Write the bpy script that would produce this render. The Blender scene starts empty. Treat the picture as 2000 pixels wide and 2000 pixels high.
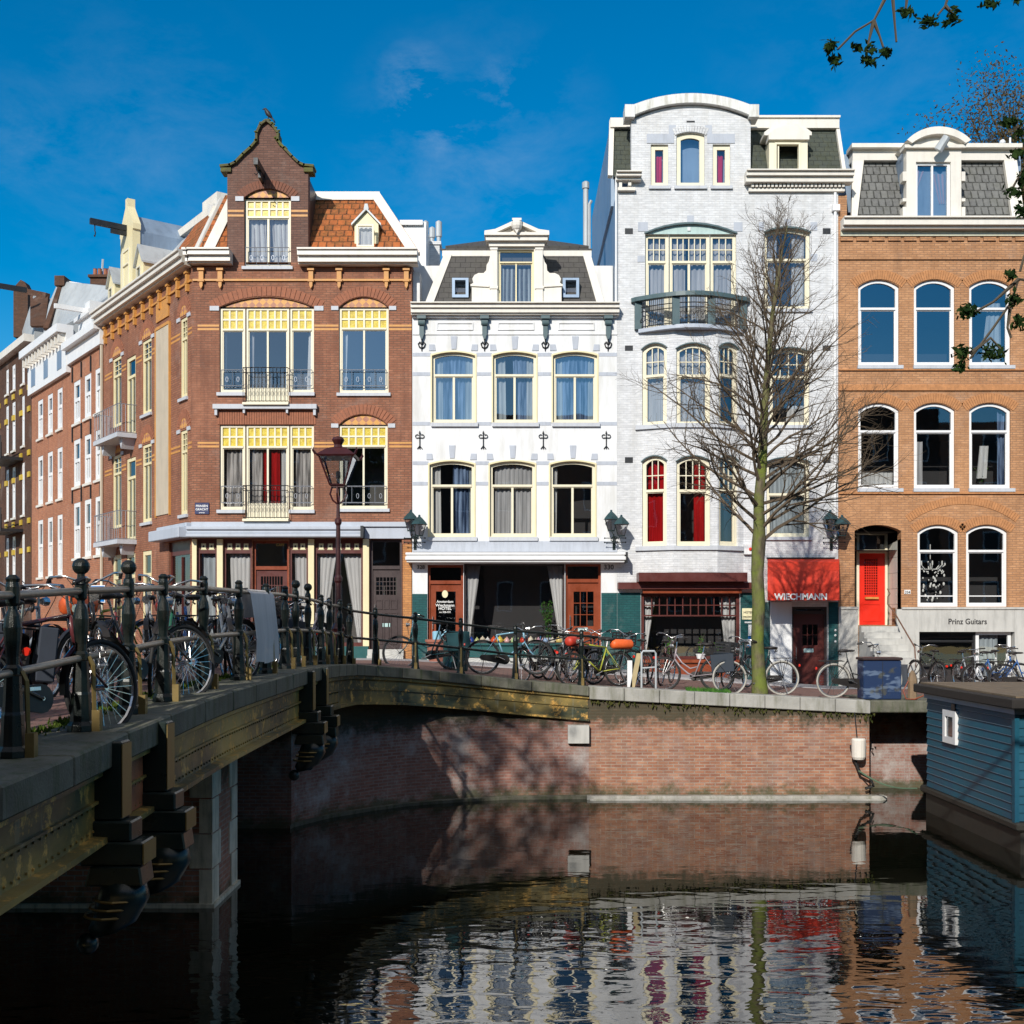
import bpy, bmesh, math, random
from mathutils import Vector, Matrix
random.seed(7)
R = math.radians
F, HC, Y0, DF = 2200.0, 3.58, 1212.0, 31.9     # focal length in px of a 2000 px frame, eye height over water, horizon row, depth of the house fronts
SC = bpy.context.scene; COL = SC.collection

def X(px, d=DF): return (px - 1000.0) * d / F
def Zz(py, d=DF): return HC - (py - Y0) * d / F
def P(px, py, d): return (X(px, d), d, Zz(py, d))
def lerp(a, b, t): return a + (b - a) * t
def table(t, pts):
    if t <= pts[0][0]: return pts[0][1]
    for (a, va), (b, vb) in zip(pts, pts[1:]):
        if t <= b: return lerp(va, vb, (t - a) / (b - a))
    return pts[-1][1]

# ------------------------------------------------------------------ materials
def nd(nt, t, **k):
    n = nt.nodes.new(t)
    for a, b in k.items(): setattr(n, a, b)
    return n
def mk(name):
    m = bpy.data.materials.new(name); m.use_nodes = True
    nt = m.node_tree; nt.nodes.clear()
    return m, nt, nt.links.new
def mixc(nt, fac, a, b, bt='MIX'):
    n = nd(nt, 'ShaderNodeMix', data_type='RGBA', blend_type=bt)
    for s, v in ((n.inputs[0], fac), (n.inputs[6], a), (n.inputs[7], b)):
        if hasattr(v, 'is_output') or isinstance(v, bpy.types.NodeSocket): nt.links.new(v, s)
        else: s.default_value = (tuple(v) + (1,)) if isinstance(v, (tuple, list)) and len(v) == 3 else v
    return n.outputs[2]
def ramp(nt, src, p0, p1, lo=0.0, hi=1.0):
    n = nd(nt, 'ShaderNodeMapRange'); n.inputs[1].default_value = p0; n.inputs[2].default_value = p1
    n.inputs[3].default_value = lo; n.inputs[4].default_value = hi; nt.links.new(src, n.inputs[0]); return n.outputs[0]
def noise(nt, vec, scale, detail=4, rough=.55, dist=0):
    n = nd(nt, 'ShaderNodeTexNoise'); n.inputs['Scale'].default_value = scale; n.inputs['Detail'].default_value = detail
    n.inputs['Roughness'].default_value = rough; n.inputs['Distortion'].default_value = dist
    if vec is not None: nt.links.new(vec, n.inputs['Vector'])
    return n.outputs[0]
def coords(nt, scale=(1, 1, 1), kind='geo'):
    v = nd(nt, 'ShaderNodeNewGeometry').outputs['Position'] if kind == 'geo' else (nd(nt, 'ShaderNodeUVMap').outputs[0] if kind == 'uv' else nd(nt, 'ShaderNodeTexCoord').outputs['Object'])
    m = nd(nt, 'ShaderNodeMapping'); m.inputs['Scale'].default_value = scale; nt.links.new(v, m.inputs[0]); return m.outputs[0]
def out(nt, col, rough=.6, metal=0, spec=.5, height=None, bump=.1, bdist=.02, trans=0, ior=1.45, coat=0):
    p = nd(nt, 'ShaderNodeBsdfPrincipled')
    for s, v in (('Base Color', col), ('Roughness', rough), ('Metallic', metal), ('Specular IOR Level', spec), ('IOR', ior), ('Transmission Weight', trans), ('Coat Weight', coat)):
        if isinstance(v, bpy.types.NodeSocket): nt.links.new(v, p.inputs[s])
        else: p.inputs[s].default_value = (tuple(v) + (1,)) if isinstance(v, (tuple, list)) and len(v) == 3 else v
    if height is not None:
        b = nd(nt, 'ShaderNodeBump'); b.inputs['Strength'].default_value = bump; b.inputs['Distance'].default_value = bdist
        nt.links.new(height, b.inputs['Height']); nt.links.new(b.outputs[0], p.inputs['Normal'])
    o = nd(nt, 'ShaderNodeOutputMaterial'); nt.links.new(p.outputs[0], o.inputs[0]); return p
CACHE = {}
def pm(name, col, rough=.55, var=.18, scale=3, metal=0, spec=.5, bump=.08, dirt=.25, dirtcol=None, coat=0):
    """plain paint / stone / metal with grain, blotches and rain streaks"""
    if name in CACHE: return CACHE[name]
    m, nt, L = mk(name)
    g = coords(nt)
    n1 = noise(nt, g, scale, 6, .6)
    n2 = noise(nt, coords(nt, (2.2, 2.2, .35)), scale * 1.3, 5, .65)
    c = mixc(nt, ramp(nt, n1, .25, .75), tuple(x * (1 - var) for x in col), tuple(min(1, x * (1 + var * .6)) for x in col))
    dc = dirtcol or tuple(x * .45 + .01 for x in col)
    c = mixc(nt, ramp(nt, n2, .47, .72, 0, min(.9, dirt * 1.3)), c, dc)
    r = ramp(nt, n1, .2, .8, max(0, rough - .08), min(1, rough + .12))
    out(nt, c, r, metal, spec, noise(nt, g, scale * 14, 4), bump, .01, coat=coat)
    CACHE[name] = m; return m
def brick(name, c1, c2, mort, bw=.21, rh=.066, ms=.010, var=.35, stain=(.10, .08, .07), stf=.35, painted=False, scale=.35, bump=.35, rot=False, white=0, moss=0):
    if name in CACHE: return CACHE[name]
    m, nt, L = mk(name)
    uv = coords(nt, (1, 1, 1), 'uv')
    b = nd(nt, 'ShaderNodeTexBrick'); L(uv, b.inputs['Vector'])
    b.inputs['Scale'].default_value = 1; b.inputs['Brick Width'].default_value = bw; b.inputs['Row Height'].default_value = rh
    b.inputs['Mortar Size'].default_value = ms; b.inputs['Mortar Smooth'].default_value = .3; b.inputs['Bias'].default_value = 0
    b.inputs['Color1'].default_value = (*c1, 1); b.inputs['Color2'].default_value = (*c2, 1); b.inputs['Mortar'].default_value = (*mort, 1)
    g = coords(nt)
    n0 = noise(nt, g, scale, 4, .6); n1 = noise(nt, g, 2.2, 6, .65); n2 = noise(nt, coords(nt, (1.6, 1.6, .25)), 1.4, 5, .7)
    c = mixc(nt, ramp(nt, n1, .3, .7, 0, var), b.outputs[0], tuple(x * .55 for x in c1))
    c = mixc(nt, ramp(nt, n0, .42, .68, 0, var * .8), c, tuple(min(1, x * 1.25) for x in c2))
    c = mixc(nt, ramp(nt, n2, .46, .70, 0, stf), c, stain)
    nb = noise(nt, coords(nt, (5, 5, 14)), 1.0, 2, .5); c = mixc(nt, ramp(nt, nb, .35, .65, 0, .45), c, tuple(x * .62 for x in c1))
    ng = noise(nt, g, .9, 6, .7); c = mixc(nt, ramp(nt, ng, .55, .72, 0, .18), c, (.45, .40, .36))
    if white:
        n3 = noise(nt, g, 1.1, 8, .75); c = mixc(nt, ramp(nt, n3, .5, .66, 0, white), c, (.42, .38, .36))
    if moss:
        sep = nd(nt, 'ShaderNodeSeparateXYZ'); L(nd(nt, 'ShaderNodeNewGeometry').outputs['Position'], sep.inputs[0])
        n4 = noise(nt, g, 3.5, 7, .7)
        ad = nd(nt, 'ShaderNodeMath', operation='ADD'); L(ramp(nt, sep.outputs[2], 1.05, 1.75, -.25, .42), ad.inputs[0]); L(n4, ad.inputs[1])
        c = mixc(nt, ramp(nt, ad.outputs[0], .58, .80, 0, .9), c, (.05, .05, .03))
        ad2 = nd(nt, 'ShaderNodeMath', operation='ADD'); L(ramp(nt, sep.outputs[2], .05, .55, .35, -.2), ad2.inputs[0]); L(n4, ad2.inputs[1])
        c = mixc(nt, ramp(nt, ad2.outputs[0], .6, .85, 0, .8), c, (.05, .065, .03))
    inv = nd(nt, 'ShaderNodeMath', operation='SUBTRACT'); inv.inputs[0].default_value = 1; L(b.outputs['Fac'], inv.inputs[1])
    ht = mixc(nt, .25, inv.outputs[0], noise(nt, g, 40, 3))
    out(nt, c, .8 if not painted else .5, 0, .3, ht, bump, .012)
    CACHE[name] = m; return m
def tiles(name, cols, tw, th, ms=.012, moss=.3, dark=(.02, .02, .018)):
    if name in CACHE: return CACHE[name]
    m, nt, L = mk(name)
    uv = coords(nt, (1, 1, 1), 'uv')
    b = nd(nt, 'ShaderNodeTexBrick'); L(uv, b.inputs['Vector'])
    b.inputs['Scale'].default_value = 1; b.inputs['Brick Width'].default_value = tw; b.inputs['Row Height'].default_value = th
    b.inputs['Mortar Size'].default_value = ms; b.inputs['Mortar Smooth'].default_value = .6
    b.inputs['Color1'].default_value = (*cols[0], 1); b.inputs['Color2'].default_value = (*cols[1], 1); b.inputs['Mortar'].default_value = (*dark, 1)
    g = coords(nt); n1 = noise(nt, g, 2.5, 7, .7); n2 = noise(nt, g, 9, 5, .7)
    c = mixc(nt, ramp(nt, n2, .35, .65, 0, .6), b.outputs[0], cols[2])
    c = mixc(nt, ramp(nt, n1, .5, .7, 0, moss), c, (.05, .055, .02))
    w = nd(nt, 'ShaderNodeSeparateXYZ'); L(uv, w.inputs[0])
    f = nd(nt, 'ShaderNodeMath', operation='FRACT'); dv = nd(nt, 'ShaderNodeMath', operation='DIVIDE'); dv.inputs[1].default_value = th
    L(w.outputs[1], dv.inputs[0]); L(dv.outputs[0], f.inputs[0])
    inv = nd(nt, 'ShaderNodeMath', operation='SUBTRACT'); inv.inputs[0].default_value = 1.2; L(f.outputs[0], inv.inputs[1])
    mu = nd(nt, 'ShaderNodeMath', operation='MULTIPLY'); L(inv.outputs[0], mu.inputs[0])
    iv2 = nd(nt, 'ShaderNodeMath', operation='SUBTRACT'); iv2.inputs[0].default_value = 1; L(b.outputs['Fac'], iv2.inputs[1]); L(iv2.outputs[0], mu.inputs[1])
    out(nt, c, .8, 0, .3, mu.outputs[0], .9, .03)
    CACHE[name] = m; return m
def glass(name, refl=.22, tint=(.94, .95, .95), rough=.015):
    if name in CACHE: return CACHE[name]
    m, nt, L = mk(name)
    t = nd(nt, 'ShaderNodeBsdfTransparent'); t.inputs[0].default_value = (*tint, 1)
    gl = nd(nt, 'ShaderNodeBsdfGlossy'); gl.inputs['Roughness'].default_value = rough; gl.inputs[0].default_value = (.9, .95, 1, 1)
    bp = nd(nt, 'ShaderNodeBump'); bp.inputs['Strength'].default_value = .05; bp.inputs['Distance'].default_value = .02
    L(noise(nt, coords(nt), 1.3, 2), bp.inputs['Height']); L(bp.outputs[0], gl.inputs['Normal'])
    lw = nd(nt, 'ShaderNodeLayerWeight'); lw.inputs['Blend'].default_value = .35
    f = ramp(nt, lw.outputs['Fresnel'], 0, 1, refl, 1)
    mx = nd(nt, 'ShaderNodeMixShader'); L(f, mx.inputs[0]); L(t.outputs[0], mx.inputs[1]); L(gl.outputs[0], mx.inputs[2])
    o = nd(nt, 'ShaderNodeOutputMaterial'); L(mx.outputs[0], o.inputs[0]); CACHE[name] = m; return m
def cloth(name, col, var=.15, sub=.3, col2=None):
    if name in CACHE: return CACHE[name]
    m, nt, L = mk(name)
    n1 = noise(nt, coords(nt, (9, 9, .7)), 1.2, 4)
    c = mixc(nt, ramp(nt, n1, .38, .62), tuple(x * (1 - var) for x in col), col2 or col)
    d = nd(nt, 'ShaderNodeBsdfDiffuse'); tr = nd(nt, 'ShaderNodeBsdfTranslucent'); L(c, d.inputs[0]); L(c, tr.inputs[0])
    mx = nd(nt, 'ShaderNodeMixShader'); mx.inputs[0].default_value = sub; L(d.outputs[0], mx.inputs[1]); L(tr.outputs[0], mx.inputs[2])
    o = nd(nt, 'ShaderNodeOutputMaterial'); L(mx.outputs[0], o.inputs[0]); CACHE[name] = m; return m
def leafm(name, a, b):
    if name in CACHE: return CACHE[name]
    m, nt, L = mk(name)
    n = noise(nt, coords(nt), 6, 2)
    c = mixc(nt, ramp(nt, n, .35, .65), a, b)
    d = nd(nt, 'ShaderNodeBsdfDiffuse'); tr = nd(nt, 'ShaderNodeBsdfTranslucent'); L(c, d.inputs[0]); L(c, tr.inputs[0])
    mx = nd(nt, 'ShaderNodeMixShader'); mx.inputs[0].default_value = .25; L(d.outputs[0], mx.inputs[1]); L(tr.outputs[0], mx.inputs[2])
    o = nd(nt, 'ShaderNodeOutputMaterial'); L(mx.outputs[0], o.inputs[0]); CACHE[name] = m; return m

# ------------------------------------------------------------------ mesh builder
BASE = {}
SPLIT = set('slate_roof roof_board drainpipe keystone scroll_flank stone_block tiled_roof shingle_roof door_bell support ochre_course yellow_block spring_stone frieze_panel dormer_pilaster balcony_post grip seat_post girder_plate dormer_quoin attic_window dentils wall_anchor'.split()) - {'wall_anchor', 'dentils'}
class Face:
    """a vertical plane seen from the camera: u along it (left to right), n outward, z up; px rows and columns convert to metres"""
    def __init__(s, ax, ay, bx, by):
        l = math.hypot(bx - ax, by - ay); s.a = (ax, ay); s.d = ((bx - ax) / l, (by - ay) / l); s.n = (s.d[1], -s.d[0]); s.holes = []; s.len = l
    def __call__(s, p): u, n, z = p; return (s.a[0] + s.d[0] * u + s.n[0] * n, s.a[1] + s.d[1] * u + s.n[1] * n, z)
    def u(s, px): k = (px - 1000) / F; return (k * s.a[1] - s.a[0]) / (s.d[0] - k * s.d[1])
    def z(s, py, px): return HC - (py - Y0) * (s.a[1] + s.d[1] * s.u(px)) / F
    def r(s, p0, p1, yt, yb):
        pm_ = (p0 + p1) / 2
        return s.u(p0), s.u(p1), s.z(yb, pm_), s.z(yt, pm_)
FR = Face(0, DF, 1, DF)            # the row of house fronts
class MB:
    def __init__(s, T=None): s.v = []; s.f = []; s.m = []; s.T = T
    def add(s, vs, fs):
        o = len(s.v); T = s.T
        s.v += [T(p) if T else tuple(p) for p in vs]; s.f += [tuple(i + o for i in f) for f in fs]; return s
    def box(s, u0, u1, n0, n1, z0, z1):
        return s.add([(u0, n0, z0), (u1, n0, z0), (u1, n1, z0), (u0, n1, z0), (u0, n0, z1), (u1, n0, z1), (u1, n1, z1), (u0, n1, z1)],
                     [(0, 3, 2, 1), (4, 5, 6, 7), (0, 1, 5, 4), (1, 2, 6, 5), (2, 3, 7, 6), (3, 0, 4, 7)])
    def bx(s, c, sz): return s.box(c[0] - sz[0] / 2, c[0] + sz[0] / 2, c[1] - sz[1] / 2, c[1] + sz[1] / 2, c[2] - sz[2] / 2, c[2] + sz[2] / 2)
    def quad(s, *p): return s.add(p, [tuple(range(len(p)))])
    def prism(s, pts, n0, n1):
        """polygon given in (u,z), pulled from n0 to n1"""
        k = len(pts)
        return s.add([(u, n0, z) for u, z in pts] + [(u, n1, z) for u, z in pts],
                     [tuple(range(k)), tuple(range(2 * k - 1, k - 1, -1))] + [(i, (i + 1) % k, (i + 1) % k + k, i + k) for i in range(k)])
    def ring(s, outer, inner, n0, n1):
        k = len(outer); vs = []
        for n in (n0, n1): vs += [(u, n, z) for u, z in outer] + [(u, n, z) for u, z in inner]
        fs = []
        for i in range(k):
            j = (i + 1) % k
            fs += [(i, j, k + j, k + i), (2 * k + i, 3 * k + i, 3 * k + j, 2 * k + j), (i, 2 * k + i, 2 * k + j, j), (k + i, k + j, 3 * k + j, 3 * k + i)]
        return s.add(vs, fs)
    def slab(s, pts, th):
        """flat polygon in space with a thickness away from its face"""
        a, b, c = Vector(pts[0]), Vector(pts[1]), Vector(pts[2]); n = (b - a).cross(c - a).normalized() * th
        k = len(pts)
        return s.add([tuple(p) for p in pts] + [tuple(Vector(p) + n) for p in pts],
                     [tuple(range(k)), tuple(range(2 * k - 1, k - 1, -1))] + [(i, (i + 1) % k, (i + 1) % k + k, i + k) for i in range(k)])
    def tube(s, path, r, sides=6, closed=False, caps=True):
        pts = [Vector(p) for p in path]; k = len(pts); rs = r if isinstance(r, (list, tuple)) else [r] * k
        vs = []; up = None
        for i, p in enumerate(pts):
            if closed: t = pts[(i + 1) % k] - pts[i - 1]
            else: t = pts[min(i + 1, k - 1)] - pts[max(i - 1, 0)]
            t = t.normalized() if t.length > 1e-9 else Vector((0, 0, 1))
            if up is None: up = Vector((0, 0, 1)) if abs(t.z) < .9 else Vector((1, 0, 0))
            x = up.cross(t); x = x.normalized() if x.length > 1e-6 else Vector((1, 0, 0)); y = t.cross(x); up = y
            for j in range(sides):
                a = 2 * math.pi * j / sides; vs.append(tuple(p + (x * math.cos(a) + y * math.sin(a)) * rs[i]))
        fs = []
        for i in range(k if closed else k - 1):
            a = i * sides; b = ((i + 1) % k) * sides
            for j in range(sides): j2 = (j + 1) % sides; fs.append((a + j, a + j2, b + j2, b + j))
        if caps and not closed: fs += [tuple(range(sides - 1, -1, -1)), tuple((k - 1) * sides + j for j in range(sides))]
        return s.add(vs, fs)
    def lathe(s, prof, c=(0, 0), sides=12, sq=1.0):
        vs = []; fs = []
        for r, z in prof:
            for j in range(sides):
                a = 2 * math.pi * (j + .5) / sides; vs.append((c[0] + r * math.cos(a), c[1] + r * math.sin(a) * sq, z))
        for i in range(len(prof) - 1):
            for j in range(sides):
                j2 = (j + 1) % sides; a = i * sides; b = a + sides; fs.append((a + j, a + j2, b + j2, b + j))
        fs += [tuple(range(sides - 1, -1, -1)), tuple((len(prof) - 1) * sides + j for j in range(sides))]
        return s.add(vs, fs)
    def ball(s, c, r, n=8, sz=1.0):
        pr = [(max(.001, r * math.sin(math.pi * i / n)), c[2] - r * sz * math.cos(math.pi * i / n)) for i in range(n + 1)]
        return s.lathe(pr, (c[0], c[1]), n + 2)
    def sweep(s, path, prof):
        """profile in (outward, z) swept along a path of (x,y,z); outward is to the right of travel"""
        k = len(path); q = len(prof); vs = []
        for i in range(k):
            a, b = path[max(i - 1, 0)], path[min(i + 1, k - 1)]; dx, dy = b[0] - a[0], b[1] - a[1]; l = math.hypot(dx, dy); nx, ny = dy / l, -dx / l
            vs += [(path[i][0] + nx * o, path[i][1] + ny * o, path[i][2] + z) for o, z in prof]
        fs = [(i * q + j, i * q + (j + 1) % q, (i + 1) * q + (j + 1) % q, (i + 1) * q + j) for i in range(k - 1) for j in range(q)]
        fs += [tuple(range(q)), tuple((k - 1) * q + j for j in range(q - 1, -1, -1))]
        return s.add(vs, fs)
    def build(s, name, mat, parent=None, smooth=False, recalc=True, bevel=0):
        if name in SPLIT and len(s.f) > 1:
            root = list(range(len(s.v)))
            def find(i):
                while root[i] != i: root[i] = root[root[i]]; i = root[i]
                return i
            for f in s.f:
                for i in f[1:]: root[find(i)] = find(f[0])
            gr = {}
            for f in s.f: gr.setdefault(find(f[0]), []).append(f)
            if len(gr) > 1:
                for fs in gr.values():
                    ids = sorted({i for f in fs for i in f}); mp = {i: k for k, i in enumerate(ids)}
                    q = MB(); q.v = [s.v[i] for i in ids]; q.f = [tuple(mp[i] for i in f) for f in fs]; o = q._build(name, mat, parent, smooth, recalc, bevel)
                return o
        return s._build(name, mat, parent, smooth, recalc, bevel)
    def _build(s, name, mat, parent=None, smooth=False, recalc=True, bevel=0):
        off = Vector(BASE.get(parent.name, (0, 0, 0))) if parent else Vector((0, 0, 0))
        me = bpy.data.meshes.new(name)
        me.from_pydata([(x - off.x, y - off.y, z - off.z) for x, y, z in s.v], [], s.f)
        if recalc:
            bm = bmesh.new(); bm.from_mesh(me); bmesh.ops.recalc_face_normals(bm, faces=bm.faces); bm.to_mesh(me); bm.free()
        uvl = me.uv_layers.new(name='UVMap').data
        V = [v.co + off for v in me.vertices]
        for p in me.polygons:
            n = p.normal
            if abs(n.z) > .75:
                for li in p.loop_indices: c = V[me.loops[li].vertex_index]; uvl[li].uv = (c.x, c.y)
            else:
                l = math.hypot(n.x, n.y) or 1; tx, ty = -n.y / l, n.x / l; sl = 1 / max(.4, l)
                for li in p.loop_indices: c = V[me.loops[li].vertex_index]; uvl[li].uv = (c.x * tx + c.y * ty, c.z * sl)
            if smooth: p.use_smooth = True
        me.materials.append(mat)
        o = bpy.data.objects.new(name, me); COL.objects.link(o)
        if parent: o.parent = parent
        BASE[o.name] = tuple(off)
        if bevel:
            b = o.modifiers.new('bevel', 'BEVEL'); b.width = bevel; b.segments = 1; b.limit_method = 'ANGLE'
        return o
def tag(o, label=None, cat=None, group=None, kind=None):
    if label: o['label'] = label
    if cat: o['category'] = cat
    if group: o['group'] = group
    if kind: o['kind'] = kind
    return o
def thing(name, label, cat, loc=(0, 0, 0), group=None):
    o = bpy.data.objects.new(name, None); o.empty_display_size = .3; COL.objects.link(o); o.location = loc; BASE[o.name] = tuple(loc)
    return tag(o, label, cat, group)
def dup(src, label, M=None, group=None):
    """a copy of a thing with its parts and sub-parts"""
    r = src.copy(); COL.objects.link(r); r['label'] = label
    if group: r['group'] = group
    if M is not None: r.matrix_world = M
    for ch in list(src.children):
        c = ch.copy(); COL.objects.link(c); c.parent = r
        for g in list(ch.children): d = g.copy(); COL.objects.link(d); d.parent = c
    return r
def text(s, size, mat, T, name='lettering', parent=None, ext=.004, align='CENTER', bold=.012):
    """letters as a mesh; T maps (u, n, z) to the world"""
    c = bpy.data.curves.new(name, 'FONT'); c.body = s; c.size = size; c.extrude = ext; c.align_x = align; c.resolution_u = 3; c.offset = bold * size
    t = bpy.data.objects.new('tmp', c); COL.objects.link(t)
    me = bpy.data.meshes.new_from_object(t.evaluated_get(bpy.context.evaluated_depsgraph_get()))
    mb = MB(T); mb.add([(v.co.x, v.co.z, v.co.y) for v in me.vertices], [tuple(p.vertices) for p in me.polygons])
    bpy.data.objects.remove(t); return mb.build(name, mat, parent, recalc=False)

# ------------------------------------------------------------------ facade pieces
def outline(u0, u1, z0, z1, r, k=9):
    w = (u1 - u0) / 2; uc = (u0 + u1) / 2; pts = [(u0, z0), (u1, z0)]
    if r < .005: return pts + [(u1 - (u1 - u0) * i / k, z1) for i in range(k + 1)]
    Rr = (w * w + r * r) / (2 * r); a0 = math.asin(min(1, w / Rr))
    return pts + [(uc + Rr * math.sin(a0 - 2 * a0 * i / k), z1 - Rr + Rr * math.cos(a0 - 2 * a0 * i / k)) for i in range(k + 1)]
def wall(F_, name, mat, parent, u0, u1, z0, z1, depth=.3, ends=True):
    hs = [h for h in F_.holes if h[1] > u0 and h[0] < u1 and h[3] > z0 and h[2] < z1]
    mb = MB(F_); us = sorted({u0, u1} | {min(max(x, u0), u1) for h in hs for x in h[:2]})
    for a, b in zip(us, us[1:]):
        if b - a < 1e-4: continue
        iv = sorted((max(h[2], z0), min(h[3], z1)) for h in hs if h[0] <= a + 1e-4 and h[1] >= b - 1e-4)
        z = z0
        for lo, hi in iv + [(z1, z1)]:
            if lo > z + 1e-4: mb.quad((a, 0, z), (b, 0, z), (b, 0, lo), (a, 0, lo))
            z = max(z, hi)
    for h in hs:
        a, b, lo, hi, r = h
        if not (u0 - .01 <= (a + b) / 2 <= u1 + .01 and z0 <= (lo + hi) / 2 <= z1): continue
        ol = outline(a, b, lo, hi, r)
        for i in range(len(ol)):
            p, q = ol[i], ol[(i + 1) % len(ol)]; mb.quad((p[0], 0, p[1]), (q[0], 0, q[1]), (q[0], -depth, q[1]), (p[0], -depth, p[1]))
        if r > .005:
            arc = ol[2:]; mid = len(arc) // 2
            for cx, seg in ((b, arc[:mid + 1]), (a, arc[mid:])):
                for p, q in zip(seg, seg[1:]): mb.quad((cx, 0, hi), (p[0], 0, p[1]), (q[0], 0, q[1]))
            if len(arc) % 2 == 0:
                pass
            m0, m1 = arc[mid], arc[mid]
            mb.quad((b, 0, hi), (m0[0], 0, m0[1]), (a, 0, hi))
    if ends:
        mb.quad((u0, 0, z0), (u0, -depth, z0), (u0, -depth, z1), (u0, 0, z1)); mb.quad((u1, 0, z0), (u1, -depth, z0), (u1, -depth, z1), (u1, 0, z1))
        mb.quad((u0, 0, z1), (u1, 0, z1), (u1, -depth, z1), (u0, -depth, z1))
    return mb.build(name, mat, parent, recalc=False)
def drape(mb, u0t, u1t, u0b, u1b, z0, z1, n=-.2, folds=9, amp=.035):
    k = folds * 4; rows = 5; vs = []
    ph = random.random() * 6
    for j in range(rows):
        t = j / (rows - 1)
        for i in range(k + 1):
            f = i / k; a = lerp(u0b, u0t, t); b = lerp(u1b, u1t, t)
            vs.append((lerp(a, b, f), n + amp * math.sin(f * folds * 6.283 + ph) * (1 - .3 * t) + .01 * math.sin(f * 17 + t * 3), lerp(z0, z1, t)))
    mb.add(vs, [(j * (k + 1) + i, j * (k + 1) + i + 1, (j + 1) * (k + 1) + i + 1, (j + 1) * (k + 1) + i) for j in range(rows - 1) for i in range(k)])
def win(F_, parent, p0, p1, yt, yb, rise=0, frame=None, b=.07, tr=None, mull=(), tmull=(), grid=None, stained=None, curtains=(), sill=None, gl=None, rev=.1, label=None, low=.0, metric=False, name='window', hole=True, opent=None):
    """one window: the frame mesh is the part, panes / curtains / sill are its children"""
    if metric: u0, u1, z0, z1 = p0, p1, yb, yt
    else: u0, u1, z0, z1 = F_.r(p0, p1, yt, yb); rise = rise * abs(z1 - z0) / max(1, yb - yt)
    if hole: F_.holes.append((u0, u1, z0, z1, rise))
    mb = MB(F_); n1 = -rev; n0 = n1 - .07
    inn = (u0 + b, u1 - b, z0 + b + low, z1 - b)
    mb.ring(outline(u0 + .001, u1 - .001, z0 + .001, z1 - .001, rise), outline(*inn, rise * .9), n0, n1)
    w = u1 - u0; zt = None; rail = b * .75
    if low: mb.box(u0 + b, u1 - b, n0 + .01, n1 - .008, z0 + b, z0 + b + low)
    if tr is not None:
        zt = (F_.z(tr, (p0 + p1) / 2)) if not metric else tr
        mb.box(u0 + b, u1 - b, n0, n1 + .02, zt - rail / 2, zt + rail / 2)
        # slimmer sash frames inside each light
        s_ = .028
        mb.ring(outline(u0 + b, u1 - b, z0 + b + low, zt - rail / 2, 0), outline(u0 + b + s_, u1 - b - s_, z0 + b + low + s_, zt - rail / 2 - s_, 0), n0 + .01, n1 - .02)
        top0 = zt + rail / 2; lowz1 = zt - rail / 2
    else: top0 = None; lowz1 = z1 - b
    for f in mull: c = u0 + w * f; mb.box(c - rail / 2, c + rail / 2, n0, n1 - .008, z0 + b + low, lowz1)
    if top0:
        for f in tmull: c = u0 + w * f; mb.box(c - rail / 2, c + rail / 2, n0, n1 - .006, top0, z1 - b - rise * .2)
    cells = sorted([0.0] + list(tmull) + [1.0]) if top0 else [0, 1]
    if grid:
        gw = .024 if stained else .013
        g0 = top0 if top0 else z0 + b
        for ca, cb in zip(cells, cells[1:]):
            a = u0 + w * ca + (b if ca == 0 else rail / 2); e = u0 + w * cb - (b if cb == 1 else rail / 2)
            for i in range(1, grid[0]): c = lerp(a, e, i / grid[0]); mb.box(c - gw, c + gw, n0 + .02, n1 - .015, g0, z1 - b - rise * .15)
            for i in range(1, grid[1]): c = lerp(g0, z1 - b - rise * .3, i / grid[1]); mb.box(a, e, n0 + .02, n1 - .016, c - gw, c + gw)
    o = mb.build(name, frame, parent)
    if label: o['label'] = label
    gz1 = z1 - b
    g = MB(F_); ol = outline(u0 + b * .9, u1 - b * .9, z0 + b * .9, top0 if (stained and top0) else gz1 + b * .1, 0 if (stained and top0) else rise * .9); g.quad(*[(u, n1 - .045, z) for u, z in ol])
    g.build('glass_pane', gl or M_glass, o, recalc=False)
    if stained and top0:
        g = MB(F_); g.quad((u0 + b * .9, n1 - .04, top0), (u1 - b * .9, n1 - .04, top0), (u1 - b * .9, n1 - .04, gz1 + .01), (u0 + b * .9, n1 - .04, gz1 + .01)); g.build('stained_pane', stained, o, recalc=False)
    for c in curtains:
        cm, f0t, f1t, f0b, f1b = c[:5]; h0, h1 = (c[5], c[6]) if len(c) > 5 else (0, 1)
        if stained and top0: tz = top0
        else: tz = z1 - .02
        bz = z0 + b
        q = MB(F_); iw = u0 + b; ww = w - 2 * b; fw = abs(f1t - f0t) * ww
        drape(q, iw + ww * f0t, iw + ww * f1t, iw + ww * f0b, iw + ww * f1b, lerp(bz, tz, h0), lerp(bz, tz, h1), n1 - .18, max(2, int(fw / .11)))
        q.build('curtain', cm, o, smooth=True, recalc=False)
    if sill:
        q = MB(F_); q.box(u0 - .06, u1 + .06, -.1, .07, z0 - .085, z0 + .004); q.build('sill', sill, o)
    return o
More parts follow.
